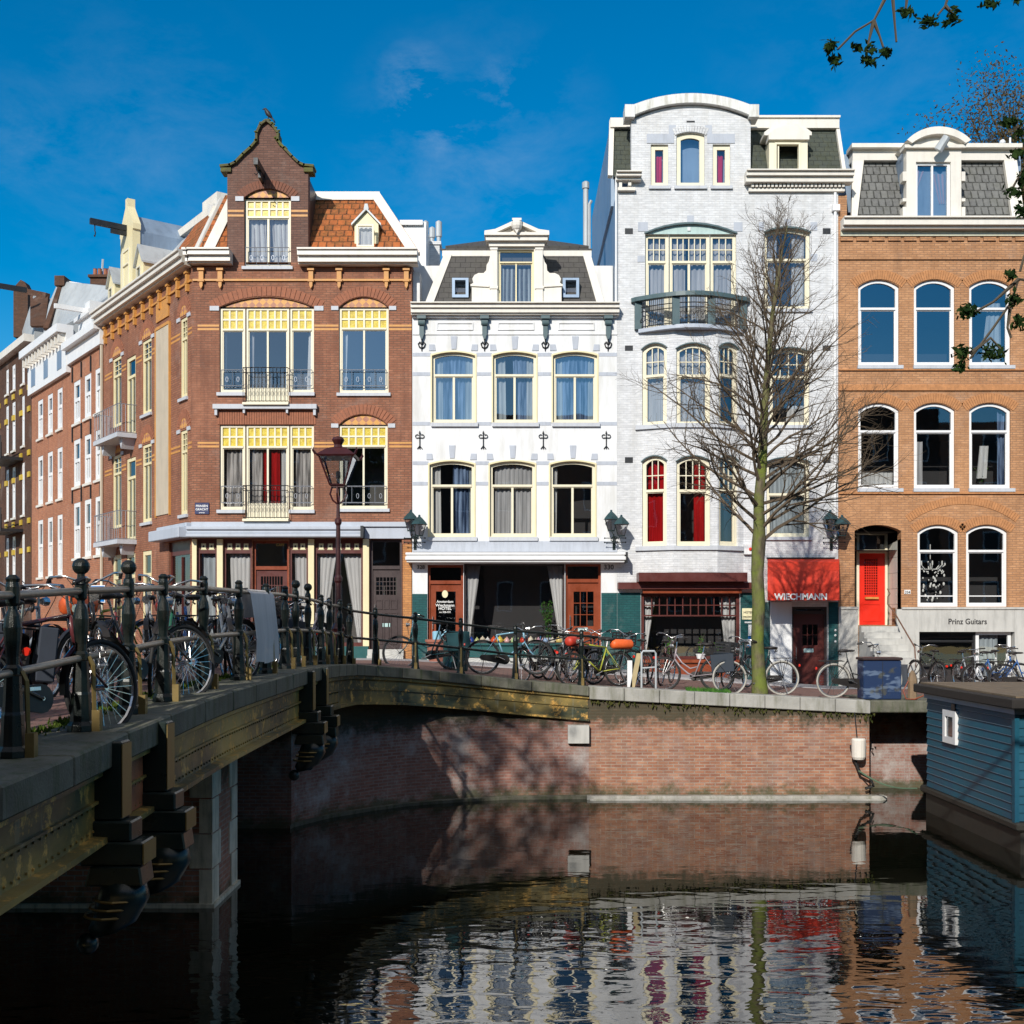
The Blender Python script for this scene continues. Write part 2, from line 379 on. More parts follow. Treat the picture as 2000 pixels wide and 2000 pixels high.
def voussoirs(F_, parent, u0, u1, zs, rise, mat, h=.26, n=21, proud=.018, flare=.06, name='brick_arch'):
    """a flat or segmental arch of standing bricks over an opening whose crown is at zs"""
    w = (u1 - u0) / 2; uc = (u0 + u1) / 2; mb = MB(F_)
    if rise < .01:
        for i in range(n): a = lerp(u0, u1, i / n) + .006; e = lerp(u0, u1, (i + 1) / n) - .006; mb.prism([(a, zs), (e, zs), (e, zs + h), (a, zs + h)], -.02, proud)
        return mb.build(name, mat, parent)
    Rr = (w * w + rise * rise) / (2 * rise); a0 = math.asin(min(1, w / Rr)) + flare; zc = zs - Rr
    for i in range(n):
        p = lerp(-a0, a0, (i + .07) / n); q = lerp(-a0, a0, (i + .93) / n)
        mb.prism([(uc + r * math.sin(t), zc + r * math.cos(t)) for r, t in ((Rr, p), (Rr, q), (Rr + h, q), (Rr + h, p))], -.02, proud)
    return mb.build(name, mat, parent)
def bars(F_, parent, u0, u1, z0, z1, mat, n=.06, step=.1, bow=0, name='railing', scroll=True, ends=True):
    mb = MB(F_); r = .011
    for z in (z0 + .03, z1): mb.tube([(u0, n, z), (u1, n, z)], r * 1.2, 5)
    if z1 - z0 > .6: mb.tube([(u0, n, z1 - .14), (u1, n, z1 - .14)], r, 4)
    k = max(2, int((u1 - u0) / step))
    for i in range(k + 1): u = lerp(u0, u1, i / k); mb.tube([(u, n, z0 + .03), (u, n, z1)], r * .75, 4)
    if scroll:
        for i in range(k):
            u = lerp(u0, u1, (i + .5) / k); zc = lerp(z0, z1, .45)
            mb.tube([(u + .035 * math.cos(t * .785), n, zc + .07 * math.sin(t * .785)) for t in range(8)], .006, 3, closed=True)
    if ends and n > .03:
        for u in (u0, u1):
            for z in (z0 + .03, z1): mb.tube([(u, n, z), (u, -.05, z)], r, 4)
    return mb.build(name, mat, parent)
def panel(F_, name, mat, parent, rects, n0, n1, bevel=0):
    for r_ in rects:
        mb = MB(F_); u0, u1, z0, z1 = F_.r(*r_[:4]); a, b_ = (r_[4], r_[5]) if len(r_) > 4 else (n0, n1); mb.box(u0, u1, a, b_, z0, z1); o = mb.build(name, mat, parent, bevel=bevel)
    return o
def moulding(F_, name, mat, parent, p0, p1, yt, yb, steps, e0=.0, e1=.0):
    """cornice: steps = [(fraction of height from the top, projection)] ; each step a box butted under the last"""
    u0, u1, z0, z1 = F_.r(p0, p1, yt, yb); mb = MB(F_); h = z1 - z0; prof = [(0 - .1, z0)]
    zs = z1; pts = []
    for f, pr in steps:
        zn = z1 - h * f; pts += [(pr, zs), (pr, zn)]; zs = zn
    poly = [(-.05, z1)] + pts + [(-.05, z0)]
    k = len(poly)
    mb.add([(u0, n, z) for n, z in poly] + [(u1, n, z) for n, z in poly], [tuple(range(k)), tuple(range(2 * k - 1, k - 1, -1))] + [(i, (i + 1) % k, (i + 1) % k + k, i + k) for i in range(k)])
    return mb.build(name, mat, parent)
def shell(F_, name, mat, parent, u0, u1, z0, z1, back, inner, th=.3, floors=()):
    """side, back and top walls of a house behind its front, and a dark room wall behind the windows"""
    mb = MB(F_)
    mb.quad((u0, -th, z0), (u0, -back, z0), (u0, -back, z1), (u0, -th, z1)); mb.quad((u1, -th, z0), (u1, -back, z0), (u1, -back, z1), (u1, -th, z1))
    mb.quad((u0, -back, z0), (u1, -back, z0), (u1, -back, z1), (u0, -back, z1)); mb.quad((u0, -th, z1), (u1, -th, z1), (u1, -back, z1), (u0, -back, z1))
    mb.build(name, mat, parent, recalc=False)
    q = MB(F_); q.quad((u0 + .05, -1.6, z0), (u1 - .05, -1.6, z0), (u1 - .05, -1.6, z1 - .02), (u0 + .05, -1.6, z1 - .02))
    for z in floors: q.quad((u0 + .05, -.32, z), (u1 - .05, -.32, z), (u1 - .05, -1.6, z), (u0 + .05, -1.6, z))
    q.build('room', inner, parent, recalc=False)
# ------------------------------------------------------------------ the materials of the street
M_glass = glass('window glass', .12)
M_glass_sky = glass('bright window glass', .20, (.88, .92, .94))
M_glass_dark = glass('shop glass', .06, (.95, .95, .95))
M_red_brick = brick('red brown brick', (.30, .118, .068), (.41, .18, .105), (.14, .09, .065), ms=.013, var=.5, stain=(.10, .05, .038), stf=.6)
M_dark_brick = brick('purple brown brick', (.155, .078, .058), (.22, .115, .085), (.08, .055, .05), stf=.3)
M_arch_brick = pm('arch brick', (.33, .125, .068), .8, .3, 8, dirt=.3)
M_darkarch = pm('dark arch brick', (.20, .08, .05), .8, .3, 8)
M_white_brick = brick('white painted brick', (.66, .665, .68), (.72, .725, .735), (.57, .58, .60), ms=.008, var=.06, stain=(.46, .45, .42), stf=.45, painted=True, bump=.5, scale=.5)
M_white = pm('white stucco', (.74, .745, .755), .6, .07, 1.1, dirt=.5, dirtcol=(.50, .49, .45), bump=.08)
M_orange_brick = brick('orange brick', (.46, .225, .105), (.60, .32, .16), (.27, .16, .10), ms=.013, stain=(.16, .09, .055), stf=.45)
M_orange_arch = pm('orange arch brick', (.48, .22, .09), .8, .3, 8)
M_cream = pm('cream paint', (.75, .69, .52), .42, .05, 2, dirt=.12)
M_yellowcream = pm('yellow cream paint', (.74, .65, .40), .45, .06, 2, dirt=.12)
M_offwhite = pm('off white paint', (.72, .68, .61), .42, .05, 2, dirt=.18)
M_pwhite = pm('pure white paint', (.76, .76, .76), .35, .03, 2, dirt=.1)
M_ochre = pm('ochre glazed brick', (.58, .27, .065), .5, .2, 6, dirt=.2)
M_blue_grey = pm('blue grey paint', (.43, .47, .54), .5, .06, 2, dirt=.15)
M_sill = pm('grey stone sill', (.50, .52, .56), .6, .08, 4, dirt=.2)
M_beige = pm('beige plaster', (.50, .43, .33), .7, .08, 2, dirt=.2)
M_zinc = pm('blue grey zinc', (.25, .33, .44), .45, .12, 1.2, metal=.3, dirt=.35)
M_zinc_light = pm('pale zinc', (.45, .48, .50), .5, .1, 1.2, metal=.2, dirt=.3)
M_orange_tile = tiles('orange pantiles', ((.40, .105, .03), (.17, .065, .028), (.50, .17, .05)), .235, .24, .022, .75)
M_slate = tiles('brown slate', ((.085, .08, .075), (.07, .065, .065), (.10, .095, .085)), .3, .2, .006, .1)
M_green_slate = tiles('mossy slate', ((.055, .065, .06), (.045, .055, .05), (.085, .09, .06)), .25, .18, .006, .45)
M_shingle = tiles('grey shingles', ((.15, .15, .145), (.10, .10, .10), (.19, .19, .18)), .2, .3, .022, .25)
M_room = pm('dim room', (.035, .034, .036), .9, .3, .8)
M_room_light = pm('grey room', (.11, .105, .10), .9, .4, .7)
M_iron = pm('dark iron', (.03, .032, .035), .45, .2, 8, metal=.4)
M_green_iron = pm('dark green iron', (.005, .010, .009), .30, .35, 9, metal=.1, dirt=.4, dirtcol=(.04, .03, .02), bump=.2)
M_blackgreen = pm('black green paint', (.012, .022, .020), .3, .25, 6, dirt=.15)
M_grey_iron = pm('grey iron', (.30, .32, .36), .4, .15, 8, metal=.5)
M_slate_green = pm('slate green paint', (.075, .12, .13), .4, .1, 4)
M_maroon = pm('maroon paint', (.095, .022, .018), .35, .15, 4, dirt=.2)
M_redwood = pm('red brown varnished wood', (.24, .050, .018), .3, .25, 3, dirt=.2, coat=.3)
M_darkwood = pm('dark brown wood', (.045, .028, .028), .4, .2, 5)
M_teal = brick('teal painted brick', (.008, .075, .080), (.010, .090, .090), (.006, .05, .055), var=.15, stain=(.004, .03, .03), painted=True)
M_tealpaint = pm('teal paint', (.008, .080, .080), .4, .15, 3, dirt=.25)
M_red = pm('red awning cloth', (.60, .035, .012), .7, .1, 3, dirt=.2)
M_reddoor = pm('red door paint', (.70, .025, .010), .35, .05, 3, dirt=.05)
M_pale_stone = pm('pale limestone', (.50, .49, .46), .7, .12, 2.5, dirt=.35)
M_tilewhite = tiles('white wall tiles', ((.68, .66, .60), (.66, .64, .56), (.7, .68, .6)), .45, .45, .012, 0, (.4, .38, .33))
M_black = pm('black rubber', (.012, .012, .013), .6, .2, 10)
C_white = cloth('white net', (.80, .80, .80), .2, .3)
C_grey = cloth('grey lace', (.64, .64, .66), .3, .3)
C_blue = cloth('blue curtain', (.09, .15, .30), .6, .2, (.26, .36, .55))
C_paleblue = cloth('pale blue sheer', (.56, .63, .68), .35, .3)
C_red = cloth('red curtain', (.50, .012, .014), .35, .2)
C_pink = cloth('crimson curtain', (.70, .03, .09), .3, .2)
C_lilac = cloth('lilac curtain', (.62, .50, .60), .2, .3)
C_stripe = cloth('striped grey curtain', (.30, .28, .28), .5, .2, (.66, .62, .60))
M_emblem = pm('sign cream', (.75, .70, .45), .5, .03)
M_letter = pm('sign white', (.85, .85, .83), .5, .02)
M_ink = pm('sign black', (.02, .02, .022), .5, .02)
M_bluesign = pm('sign blue', (.01, .17, .50), .4, .05)
M_navy = pm('sign navy', (.012, .02, .09), .4, .05)
M_moss = pm('moss', (.10, .12, .02), .95, .4, 9, dirt=.3)

def stained():
    m, nt, L = mk('yellow stained glass')
    uv = coords(nt, (1, 1, 1), 'uv'); n = noise(nt, coords(nt), 7, 3, .7); n2 = noise(nt, coords(nt), 30, 2)
    c = mixc(nt, ramp(nt, n, .35, .65), (.48, .34, .03), (.70, .56, .07)); c = mixc(nt, ramp(nt, n2, .5, .7, 0, .35), c, (.85, .80, .45))
    out(nt, c, .2, 0, .6, n, .2, .01); return m
M_stained = stained()
def mosaic():
    m, nt, L = mk('orange and red tile mosaic')
    mp = nd(nt, 'ShaderNodeMapping'); mp.inputs['Rotation'].default_value = (0, 0, R(45)); L(nd(nt, 'ShaderNodeUVMap').outputs[0], mp.inputs[0])
    c = nd(nt, 'ShaderNodeTexChecker'); c.inputs['Scale'].default_value = 7; L(mp.outputs[0], c.inputs[0])
    c.inputs[1].default_value = (.62, .30, .06, 1); c.inputs[2].default_value = (.36, .14, .08, 1)
    out(nt, mixc(nt, ramp(nt, noise(nt, coords(nt), 6, 4), .4, .7, 0, .5), c.outputs[0], (.55, .30, .14)), .5); return m
M_mosaic = mosaic()
# ------------------------------------------------------------------ HOUSE 1: the brown brick corner house
CX, CY = X(375), DF                      # its corner
SD = (math.sin(R(36.7)), -math.cos(R(36.7)))
FS = Face(CX - SD[0] * 40, CY - SD[1] * 40, CX, CY)     # the side street fronts, running back to the left
GA = 2.0
A = thing('brick_house', 'red brown brick corner house with curved gable, orange tiled roof and yellow window tops', 'house', (-6, DF + 4, GA))
u0, u1 = X(375), X(804)
zt = Zz(512)
def halo(F_, p0, p1, ys, yt, rise, parent, mat=M_arch_brick, h=.27, n=24):
    a, b, lo, hi = F_.r(p0, p1, yt, ys); voussoirs(F_, parent, a, b, hi, rise, mat, h, n)
def tymp(F_, p0, p1, yt, ys, parent):
    """mosaic panel between window head and arch"""
    a, b, lo, hi = F_.r(p0, p1, yt, ys); F_.holes.append((a, b, lo, hi, hi - lo)); q = MB(F_)
    q.quad(*[(u, -.06, z) for u, z in outline(a - .01, b + .01, lo, hi + .01, hi - lo)]); q.build('mosaic_panel', M_mosaic, parent, recalc=False)
def lugs(F_, p0, p1, yt, yb, parent, w=19):
    panel(F_, 'spring_stone', M_sill, parent, [(p0 - w, p0 - 1, yt, yb), (p1 + 1, p1 + w, yt, yb)], -.05, .03)
# wide french window groups
def wide(F_, p0, p1, yt, yb, ydoor, parent, red=False):
    a, b, c, d = p0, p0 + 50, p0 + 136, p1
    cu = [(C_stripe, .15, 1, .12, .95)] if red else []
    ck = dict(frame=M_cream, tr=yt + 43, grid=(3, 2), stained=M_stained, rev=.06)
    win(F_, parent, a, b, yt, yb, curtains=cu if red else [(C_white, .0, .15, 0, .12)], sill=None, **ck)
    win(F_, parent, b + .2, c - .2, yt, ydoor, tmull=(.5,), mull=(.5,), low=.42, curtains=[(C_stripe, .0, .33, .0, .33), (C_red, .36, .48, .36, .48), (C_red, .55, .78, .55, .8), (C_white, .82, 1, .82, 1)] if red else [(C_grey, .0, .12, .0, .1)], **ck)
    win(F_, parent, c, d, yt, yb, curtains=cu if red else [(C_white, .8, 1, .68, 1)], sill=None, **ck)
    panel(F_, 'sill', M_sill, parent, [(a - 5, b, yb, yb + 6.5), (c, d + 2, yb, yb + 6.5)], -.1, .08)
wide(FR, 429, 613, 600, 767, 792, A)
wide(FR, 429, 613, 829.5, 996, 1018, A, True)
tymp(FR, 430, 612, 580, 600, A); halo(FR, 428, 614, 600, 578, (600 - 578) / 69, A)
lugs(FR, 429, 613, 598, 607, A)
a_, b_, lo, hi = FR.r(425, 617, 803, 829); voussoirs(FR, A, a_, b_, lo + .0, 0, M_arch_brick, hi - lo, 40)
panel(FR, 'stone_ledge', M_sill, A, [(418, 620, 791, 800)], -.05, .16)
panel(FR, 'ledge_bracket', M_sill, A, [(421, 426, 800.3, 812), (476, 480, 800.3, 808), (560, 564, 800.3, 808), (613, 618, 800.3, 812)], -.05, .12)
for p0, p1, y0_, y1_, red in ((662, 759, 600, 768, 0), (662, 757, 829.5, 994, 1)):
    win(FR, A, p0, p1, y0_, y1_, frame=M_cream, tr=y0_ + 41, grid=(3, 2), tmull=(.5,), mull=(.5,), stained=M_stained, rev=.06, sill=M_sill, curtains=[(C_white, 0, .12, 0, .08)], gl=M_glass_sky if not red else M_glass)
    tymp(FR, p0 + 1, p1 - 1, y0_ - 20, y0_, A); halo(FR, p0, p1, y0_, y0_ - 21, .30, A, n=18); lugs(FR, p0, p1, y0_ - 2, y0_ + 6, A, 15)
for z0, z1 in ((723, 756), (950, 984)):
    for p0, p1 in ((433, 476), (567, 610), (665, 755)):
        a, b, lo, hi = FR.r(p0, p1, z0, z1); bars(FR, A, a, b, lo, hi, M_grey_iron, .03, .32, ends=False)
for y0_, y1_ in ((721, 788), (950, 1014)):
    a, b, lo, hi = FR.r(478, 565, y0_, y1_); bars(FR, A, a, b, lo, hi, M_iron, .2, .105, name='balcony_railing')
    panel(FR, 'balcony_floor', M_cream, A, [(477, 566, y1_ + .5, y1_ + 5)], -.05, .24)
# ochre courses
cs = []
for y in (634, 641, 863, 870): cs += [(386, 428, y, y + 4), (614, 661, y, y + 4), (760, 804, y, y + 4)]
panel(FR, 'ochre_course', M_ochre, A, cs, -.02, .006)
panel(FR, 'ochre_string', M_ochre, A, [(377, 803, 545.5, 549.5)], -.02, .05)
for i, c in enumerate((394, 431, 608, 663, 755, 794)):
    mb = MB(FR); a, b, lo, hi = FR.r(c - 4.5, c + 4.5, 526, 565); m_ = (a + b) / 2
    mb.prism([(a, hi), (b, hi), (b, hi - .33), (b - .02, hi - .36), (b - .02, lo + .08), (m_, lo), (a + .02, lo + .08), (a + .02, hi - .36), (a, hi - .33)], -.02, .09)
    mb.box(a - .03, b + .03, -.02, .13, hi - .06, hi + .002); mb.box(a - .025, b + .025, -.02, .11, hi - .37, hi - .31); mb.build('ochre_bracket', M_ochre, A)
# cornices and the dormer gable
moulding(FR, 'cornice', M_offwhite, A, 372, 455, 494, 519, ((.12, .50), (.48, .44), (.9, .34), (1, .24)))
moulding(FR, 'cornice', M_offwhite, A, 586, 817, 494, 521, ((.12, .50), (.48, .44), (.9, .34), (1, .24)))
D_ = []
win(FR, A, 477, 568, 386, 521, frame=M_cream, tr=422, grid=(3, 2), tmull=(.52,), mull=(.5,), stained=M_stained, rev=.1, b=.075, sill=M_sill, curtains=[(C_white, .05, .40, .05, .46), (C_white, .55, .95, .62, .95)])
tymp(FR, 478, 567, 368.5, 386, A)
halo(FR, 477, 568, 386, 368, .26, A, M_darkarch, .24, 19); lugs(FR, 477, 568, 384, 393, A, 17)
a, b, lo, hi = FR.r(480, 565, 484, 520); bars(FR, A, a, b, lo, hi, M_grey_iron, .02, .3, ends=False)
wall(FR, 'wall', M_red_brick, A, u0, u1, GA - .3, zt, .3)
wall(FR, 'gable_wall', M_dark_brick, A, X(444), X(602), zt + .002, Zz(337), .3)
G_ = lambda pts: [(X(x), Zz(y)) for x, y in pts]
gtop = [(444, 337), (432, 337), (432, 328), (450, 326), (462, 320), (477, 304), (492, 291), (504, 277), (504, 262), (511, 247), (521, 239), (531, 247), (541, 262), (541, 277), (554, 292), (570, 309), (583, 321), (594, 326), (612, 328), (612, 337), (602, 337)]
mb = MB(FR); mb.prism(G_([(444, 337)] + [(450, 328)] + gtop[4:17] + [(597, 328), (602, 337)]), -.3, 0); mb.build('gable_top', M_dark_brick, A)
mb = MB(FR)
for (xa, ya), (xb, yb) in zip(gtop[2:19], gtop[3:20]):
    if (xa, ya) == (612, 328): continue
    p, q = Vector((X(xa), Zz(ya))), Vector((X(xb), Zz(yb))); t = (q - p).normalized(); nn = Vector((-t.y, t.x)) * .065; s2 = t * .02
    mb.prism([tuple(p - s2), tuple(q + s2), tuple(q + s2 + nn), tuple(p - s2 + nn)], -.36, .10)
mb.box(X(432), X(452), -.34, .08, Zz(337), Zz(329)); mb.box(X(594), X(612), -.34, .08, Zz(337), Zz(329))
mb.build('gable_coping', brick('mossy coping', (.10, .085, .055), (.13, .13, .04), (.07, .06, .04), stain=(.16, .18, .02), stf=.6), A)
mb = MB(FR)
for c in [(504, 277), (503, 262), (510, 247), (521, 238), (532, 247), (542, 262), (543, 276), (552, 290)]:
    for k in range(5): mb.ball((X(c[0]) + random.uniform(-.09, .09), random.uniform(-.3, .1), Zz(c[1]) + random.uniform(.02, .09)), random.uniform(.03, .065), 4, .7)
mb.build('moss_cushion', M_moss, A)
mb = MB(FR)
mb.box(X(444) - .0, X(602), -.3, -2.6, zt, Zz(345)); mb.build('dormer_sides', M_darkwood, A)
panel(FR, 'ochre_course', M_ochre, A, [(445, 476, 410, 414), (445, 476, 419, 423), (569, 601, 410, 414), (569, 601, 419, 423)], -.02, .006)
# hoisting beam out of the gable
mb = MB(FR); hz = Zz(345); hu = X(513)
mb.prism([(hu - .05, hz - .02), (hu + .07, hz - .02), (hu + .07, hz + .16), (hu - .05, hz + .16)], -.1, .92)
mb.prism([(hu - .03, hz - .20), (hu + .05, hz - .20), (hu + .05, hz - .02), (hu - .03, hz - .02)], -.1, .45)
mb.tube([(hu, .8, hz), (hu, .8, hz - .12), (hu + .05, .8, hz - .2), (hu, .8, hz - .27), (hu - .05, .8, hz - .22)], .015, 5)
mb.build('hoist_beam', M_iron, A)
# tiled mansard
def T2(px, py, d): return P(px, py, d)
mb = MB(); mb.slab([T2(384, 493, 31.95), T2(443.5, 493, 31.95), T2(444, 381, 33.3), T2(440, 381, 33.3)], -.12); mb.slab([T2(602.5, 493, 31.95), T2(820, 493, 31.95), T2(745, 381, 33.3), T2(604, 381, 33.3)], -.12); mb.build('tiled_roof', M_orange_tile, A)
def board(name, mat, parent, segs, w, d0=.08):
    """painted board following roof edges; segs of (px,py,depth) pairs, w = width in metres"""
    mb = MB()
    for a, b in segs:
        a, b = Vector(P(*a)), Vector(P(*b)); t = (b - a).normalized(); s = Vector((0, 1, 0)).cross(t).normalized() * w; y = Vector((0, -d0, 0))
        mb.slab([tuple(a + y), tuple(b + y), tuple(b + s + y), tuple(a + s + y)], d0 * 1.5)
    return mb.build(name, mat, parent)
board('roof_board', M_offwhite, A, [((612, 376, 33.2), (742, 376, 33.2))], .24)
board('roof_board', M_offwhite, A, [((742, 378, 33.15), (819, 494, 31.9))], .26)
board('roof_board', M_offwhite, A, [((395, 493, 31.95), (449, 382, 33.2))], .30)
mb = MB(); mb.box(X(600, 33.3), X(722, 33.3), 33.32, 35.2, Zz(512), Zz(382, 33.3)); mb.box(X(446, 33.3), X(600, 33.3), 33.35, 36, Zz(512), Zz(384, 33.3)); mb.build('roof_core', M_zinc_light, A)
# small cream dormer
mb = MB(FR); a, b = X(690), X(737); hb, hs, hp = Zz(489), Zz(432), Zz(407)
FR2 = Face(0, DF + .25, 1, DF + .25)
mb = MB(FR2); mb.prism([(a, hb), (b, hb), (b, hs), ((a + b) / 2, hp), (a, hs)], -1.2, 0); mb.build('dormer', M_yellowcream, A)
mb = MB(FR2); c = (a + b) / 2
for sx in (-1, 1):
    e = c + sx * .42; mb.prism([(c, hp + .02), (e, hs - .06), (e, hs + .0), (c, hp + .09)], -1.25, .1)
mb.build('dormer_roof', M_zinc_light, A)
FR2b = Face(0, DF + .05, 1, DF + .05)
win(FR2b, A, 697, 731, 440, 484, frame=M_cream, rev=-.1, b=.05, hole=False, curtains=[(C_white, 0, 1, 0, 1)])
mb = MB(FR2); mb.prism([(c - .07, hp + .05), (c + .07, hp + .05), (c + .04, hp + .2), (c - .04, hp + .2)], -.1, .08); mb.build('finial', M_zinc_light, A)

# ground floor front
gz = Zz(1292)
FR.holes = [h for h in FR.holes]
panel(FR, 'fascia', M_blue_grey, A, [(376, 803, 1020, 1029)], -.05, .13)
panel(FR, 'fascia', M_blue_grey, A, [(713, 803, 1029.2, 1052)], -.05, .06)
mb = MB(FR); a, b, lo, hi = FR.r(371, 712, 1030, 1051); mb.box(a, b, .06, .42, hi - .1, hi); mb.box(a, b, .06, .36, hi - .2, hi - .102); mb.box(a, b, .06, .44, lo, hi - .202); mb.build('awning_box', M_blue_grey, A, bevel=.02)
mb = MB(FR); mb.box(X(708), X(713), .05, .46, lo - .02, hi + .01); mb.build('awning_end', M_iron, A)
def shopwin(F_, p0, p1, yt, yb, parent, mat, cur, tiles_=True, rev=.06, gl=None):
    a, b, lo, hi = F_.r(p0, p1, yt, yb); F_.holes.append((a, b, lo, hi, 0)); mb = MB(F_)
    th = .40 if tiles_ else .06
    mb.ring(outline(a, b, lo, hi, 0), outline(a + .06, b - .06, lo + .1, hi - th, 0), -rev - .08, -rev)
    o = mb.build('shop_window', mat, parent)
    if tiles_:
        q = MB(F_); k = max(2, int((b - a) / .24))
        for i in range(k):
            c = lerp(a + .06, b - .06, (i + .5) / k); z = hi - .2; q.box(c - .065, c + .065, -rev - .01, -rev + .012, z - .08, z + .08)
            q.prism([(c - .085, z - .085), (c + .085, z - .085), (c + .085, z - .1), (c - .085, z - .1)], -rev - .01, -rev + .01)
        q.build('tile_square', M_emblem, o)
        q = MB(F_)
        for i in range(k): c = lerp(a + .06, b - .06, (i + .5) / k); z = hi - .2; q.prism([(c - .03, z), (c, z - .04), (c + .03, z), (c, z + .04)], -rev, -rev + .018)
        q.build('tile_diamond', M_ink, o)
    q = MB(F_); q.quad((a, -rev - .05, lo), (b, -rev - .05, lo), (b, -rev - .05, hi), (a, -rev - .05, hi)); q.build('glass_pane', gl or M_glass_dark, o, recalc=False)
    for c_ in cur:
        q = MB(F_); w = b - a - .12; drape(q, a + .06 + w * c_[1], a + .06 + w * c_[2], a + .06 + w * c_[3], a + .06 + w * c_[4], lo + .1, hi - th, -rev - .2, max(3, int(w * abs(c_[2] - c_[1]) / .12))); q.build('curtain', c_[0], o, smooth=True, recalc=False)
    return o
FA = Face(0, DF, 1, DF)
shopwin(FR, 385, 424, 1053, 1262, A, M_maroon, [(C_paleblue, 0, 1, 0, 1)])
shopwin(FR, 436, 492, 1053, 1262, A, M_maroon, [(C_white, .08, .95, .25, .85)])
shopwin(FR, 565, 602, 1053, 1262, A, M_maroon, [(C_white, .12, 1, .3, 1)])
shopwin(FR, 614, 709, 1053, 1262, A, M_maroon, [(C_white, .0, .42, .0, .12), (C_white, .58, 1, .90, 1)])
panel(FR, 'pilaster', M_yellowcream, A, [(424.3, 435.7, 1053, 1262), (602.3, 613.7, 1053, 1262), (709.3, 721, 1053, 1262), (376, 384.7, 1053, 1262)], -.1, .05)
panel(FR, 'plinth', M_tealpaint, A, [(376, 492, 1262.2, 1296), (566, 720, 1262.2, 1300)], -.1, .08)
FR.holes += [FR.r(493, 564, 1056, 1296) + (0,), FR.r(722, 785, 1053, 1268) + (0,)]
def door(F_, p0, p1, yt, ytr, yb, parent, frame, leaf, glass_rects=(), panels=(), name='door', rev=.12, rise=0, glm=None, letter=None, handle=True):
    a, b, lo, hi = F_.r(p0, p1, yt, yb); mb = MB(F_); zt_ = F_.z(ytr, (p0 + p1) / 2)
    mb.ring(outline(a, b, lo, hi, rise), outline(a + .07, b - .07, lo, hi - .07, rise), -rev - .08, -rev); mb.box(a + .07, b - .07, -rev - .08, -rev + .015, zt_ - .05, zt_ + .05)
    fr_ = mb.build('door_frame', frame, parent)
    q = MB(F_); q.quad(*[(u, -rev - .04, z) for u, z in outline(a + .06, b - .06, zt_ + .04, hi - .06, rise)]); q.build('glass_pane', glm or M_glass_dark, fr_, recalc=False)
    mb = MB(F_); w = b - a - .14; h = zt_ - .05 - lo; hs = [(a + .07 + w * r_[0], a + .07 + w * r_[1], lo + h * r_[2], lo + h * r_[3]) for r_ in glass_rects]
    us = sorted({a + .07, b - .07} | {x for r_ in hs for x in r_[:2]})
    for x0, x1 in zip(us, us[1:]):
        z = lo + .01
        for l_, t_ in sorted((r_[2], r_[3]) for r_ in hs if r_[0] <= x0 + 1e-4 and r_[1] >= x1 - 1e-4) + [(lo + h, lo + h)]:
            if l_ > z: mb.box(x0, x1, -rev - .09, -rev - .04, z, l_)
            z = t_
    for r_ in panels:
        mb.ring(outline(a + .07 + w * r_[0], a + .07 + w * r_[1], lo + h * r_[2], lo + h * r_[3], 0), outline(a + .10 + w * r_[0], a + .04 + w * r_[1], lo + .03 + h * r_[2], lo - .03 + h * r_[3], 0), -rev - .045, -rev - .02)
    for i, r_ in enumerate(hs):
        if len(glass_rects[i]) > 4:
            nx, nz = glass_rects[i][4:6]
            for k in range(1, nx): u = lerp(r_[0], r_[1], k / nx); mb.box(u - .01, u + .01, -rev - .08, -rev - .035, r_[2], r_[3])
            for k in range(1, nz): u = lerp(r_[2], r_[3], k / nz); mb.box(r_[0], r_[1], -rev - .079, -rev - .036, u - .01, u + .01)
    o = mb.build(name, leaf, parent)
    for r_ in hs:
        q = MB(F_); q.quad((r_[0], -rev - .07, r_[2]), (r_[1], -rev - .07, r_[2]), (r_[1], -rev - .07, r_[3]), (r_[0], -rev - .07, r_[3])); q.build('glass_pane', glm or M_glass_dark, o, recalc=False)
    if letter:
        q = MB(F_); c = (a + b) / 2; zz = lo + h * letter; q.box(c - .14, c + .14, -rev - .04, -rev - .02, zz - .055, zz + .055); q.build('letter_box', pm('pale brass', (.45, .62, .60), .3, .1), o, bevel=.008)
    if handle:
        q = MB(F_); q.tube([(a + .14, -rev - .02, lo + h * .38), (a + .14, -rev + .03, lo + h * .39), (a + .14, -rev + .03, lo + h * .55), (a + .14, -rev - .02, lo + h * .56)], .013, 6); q.build('handle', pm('steel', (.6, .6, .6), .25, .05, metal=.9), o)
    return o
door(FR, 493, 564, 1056, 1109, 1296, A, M_redwood, M_maroon, ((.15, .85, .45, .93, 8, 5),))
text('CAFE', .1, pm('gilding', (.6, .42, .1), .4, .1), lambda p: FR((p[0] + X(546), p[1] - .1, p[2] + Zz(1066))), parent=A)
door(FR, 722, 785, 1053, 1108, 1268, A, M_darkwood, M_darkwood, ((.12, .88, .68, .90, 6, 4),), ((.1, .36, .5, .62), (.4, .6, .5, .62), (.64, .9, .5, .62), (.1, .36, .06, .46), (.4, .6, .06, .46), (.64, .9, .06, .46)), letter=.3)
mb = MB(FR); mb.box(X(719), X(789), -.02, .30, gz - .3, Zz(1280)); mb.box(X(719), X(789), -.02, .16, Zz(1280), Zz(1268)); mb.build('door_step', M_pale_stone, A)
panel(FR, 'brick_pier', brick('orange pier brick', (.50, .22, .08), (.60, .28, .10), (.25, .14, .08), stf=.15), A, [(787, 804, 1063, 1294)], -.1, .02)
FR.holes.append((X(786), X(804.2), Zz(1300), Zz(1063), 0))
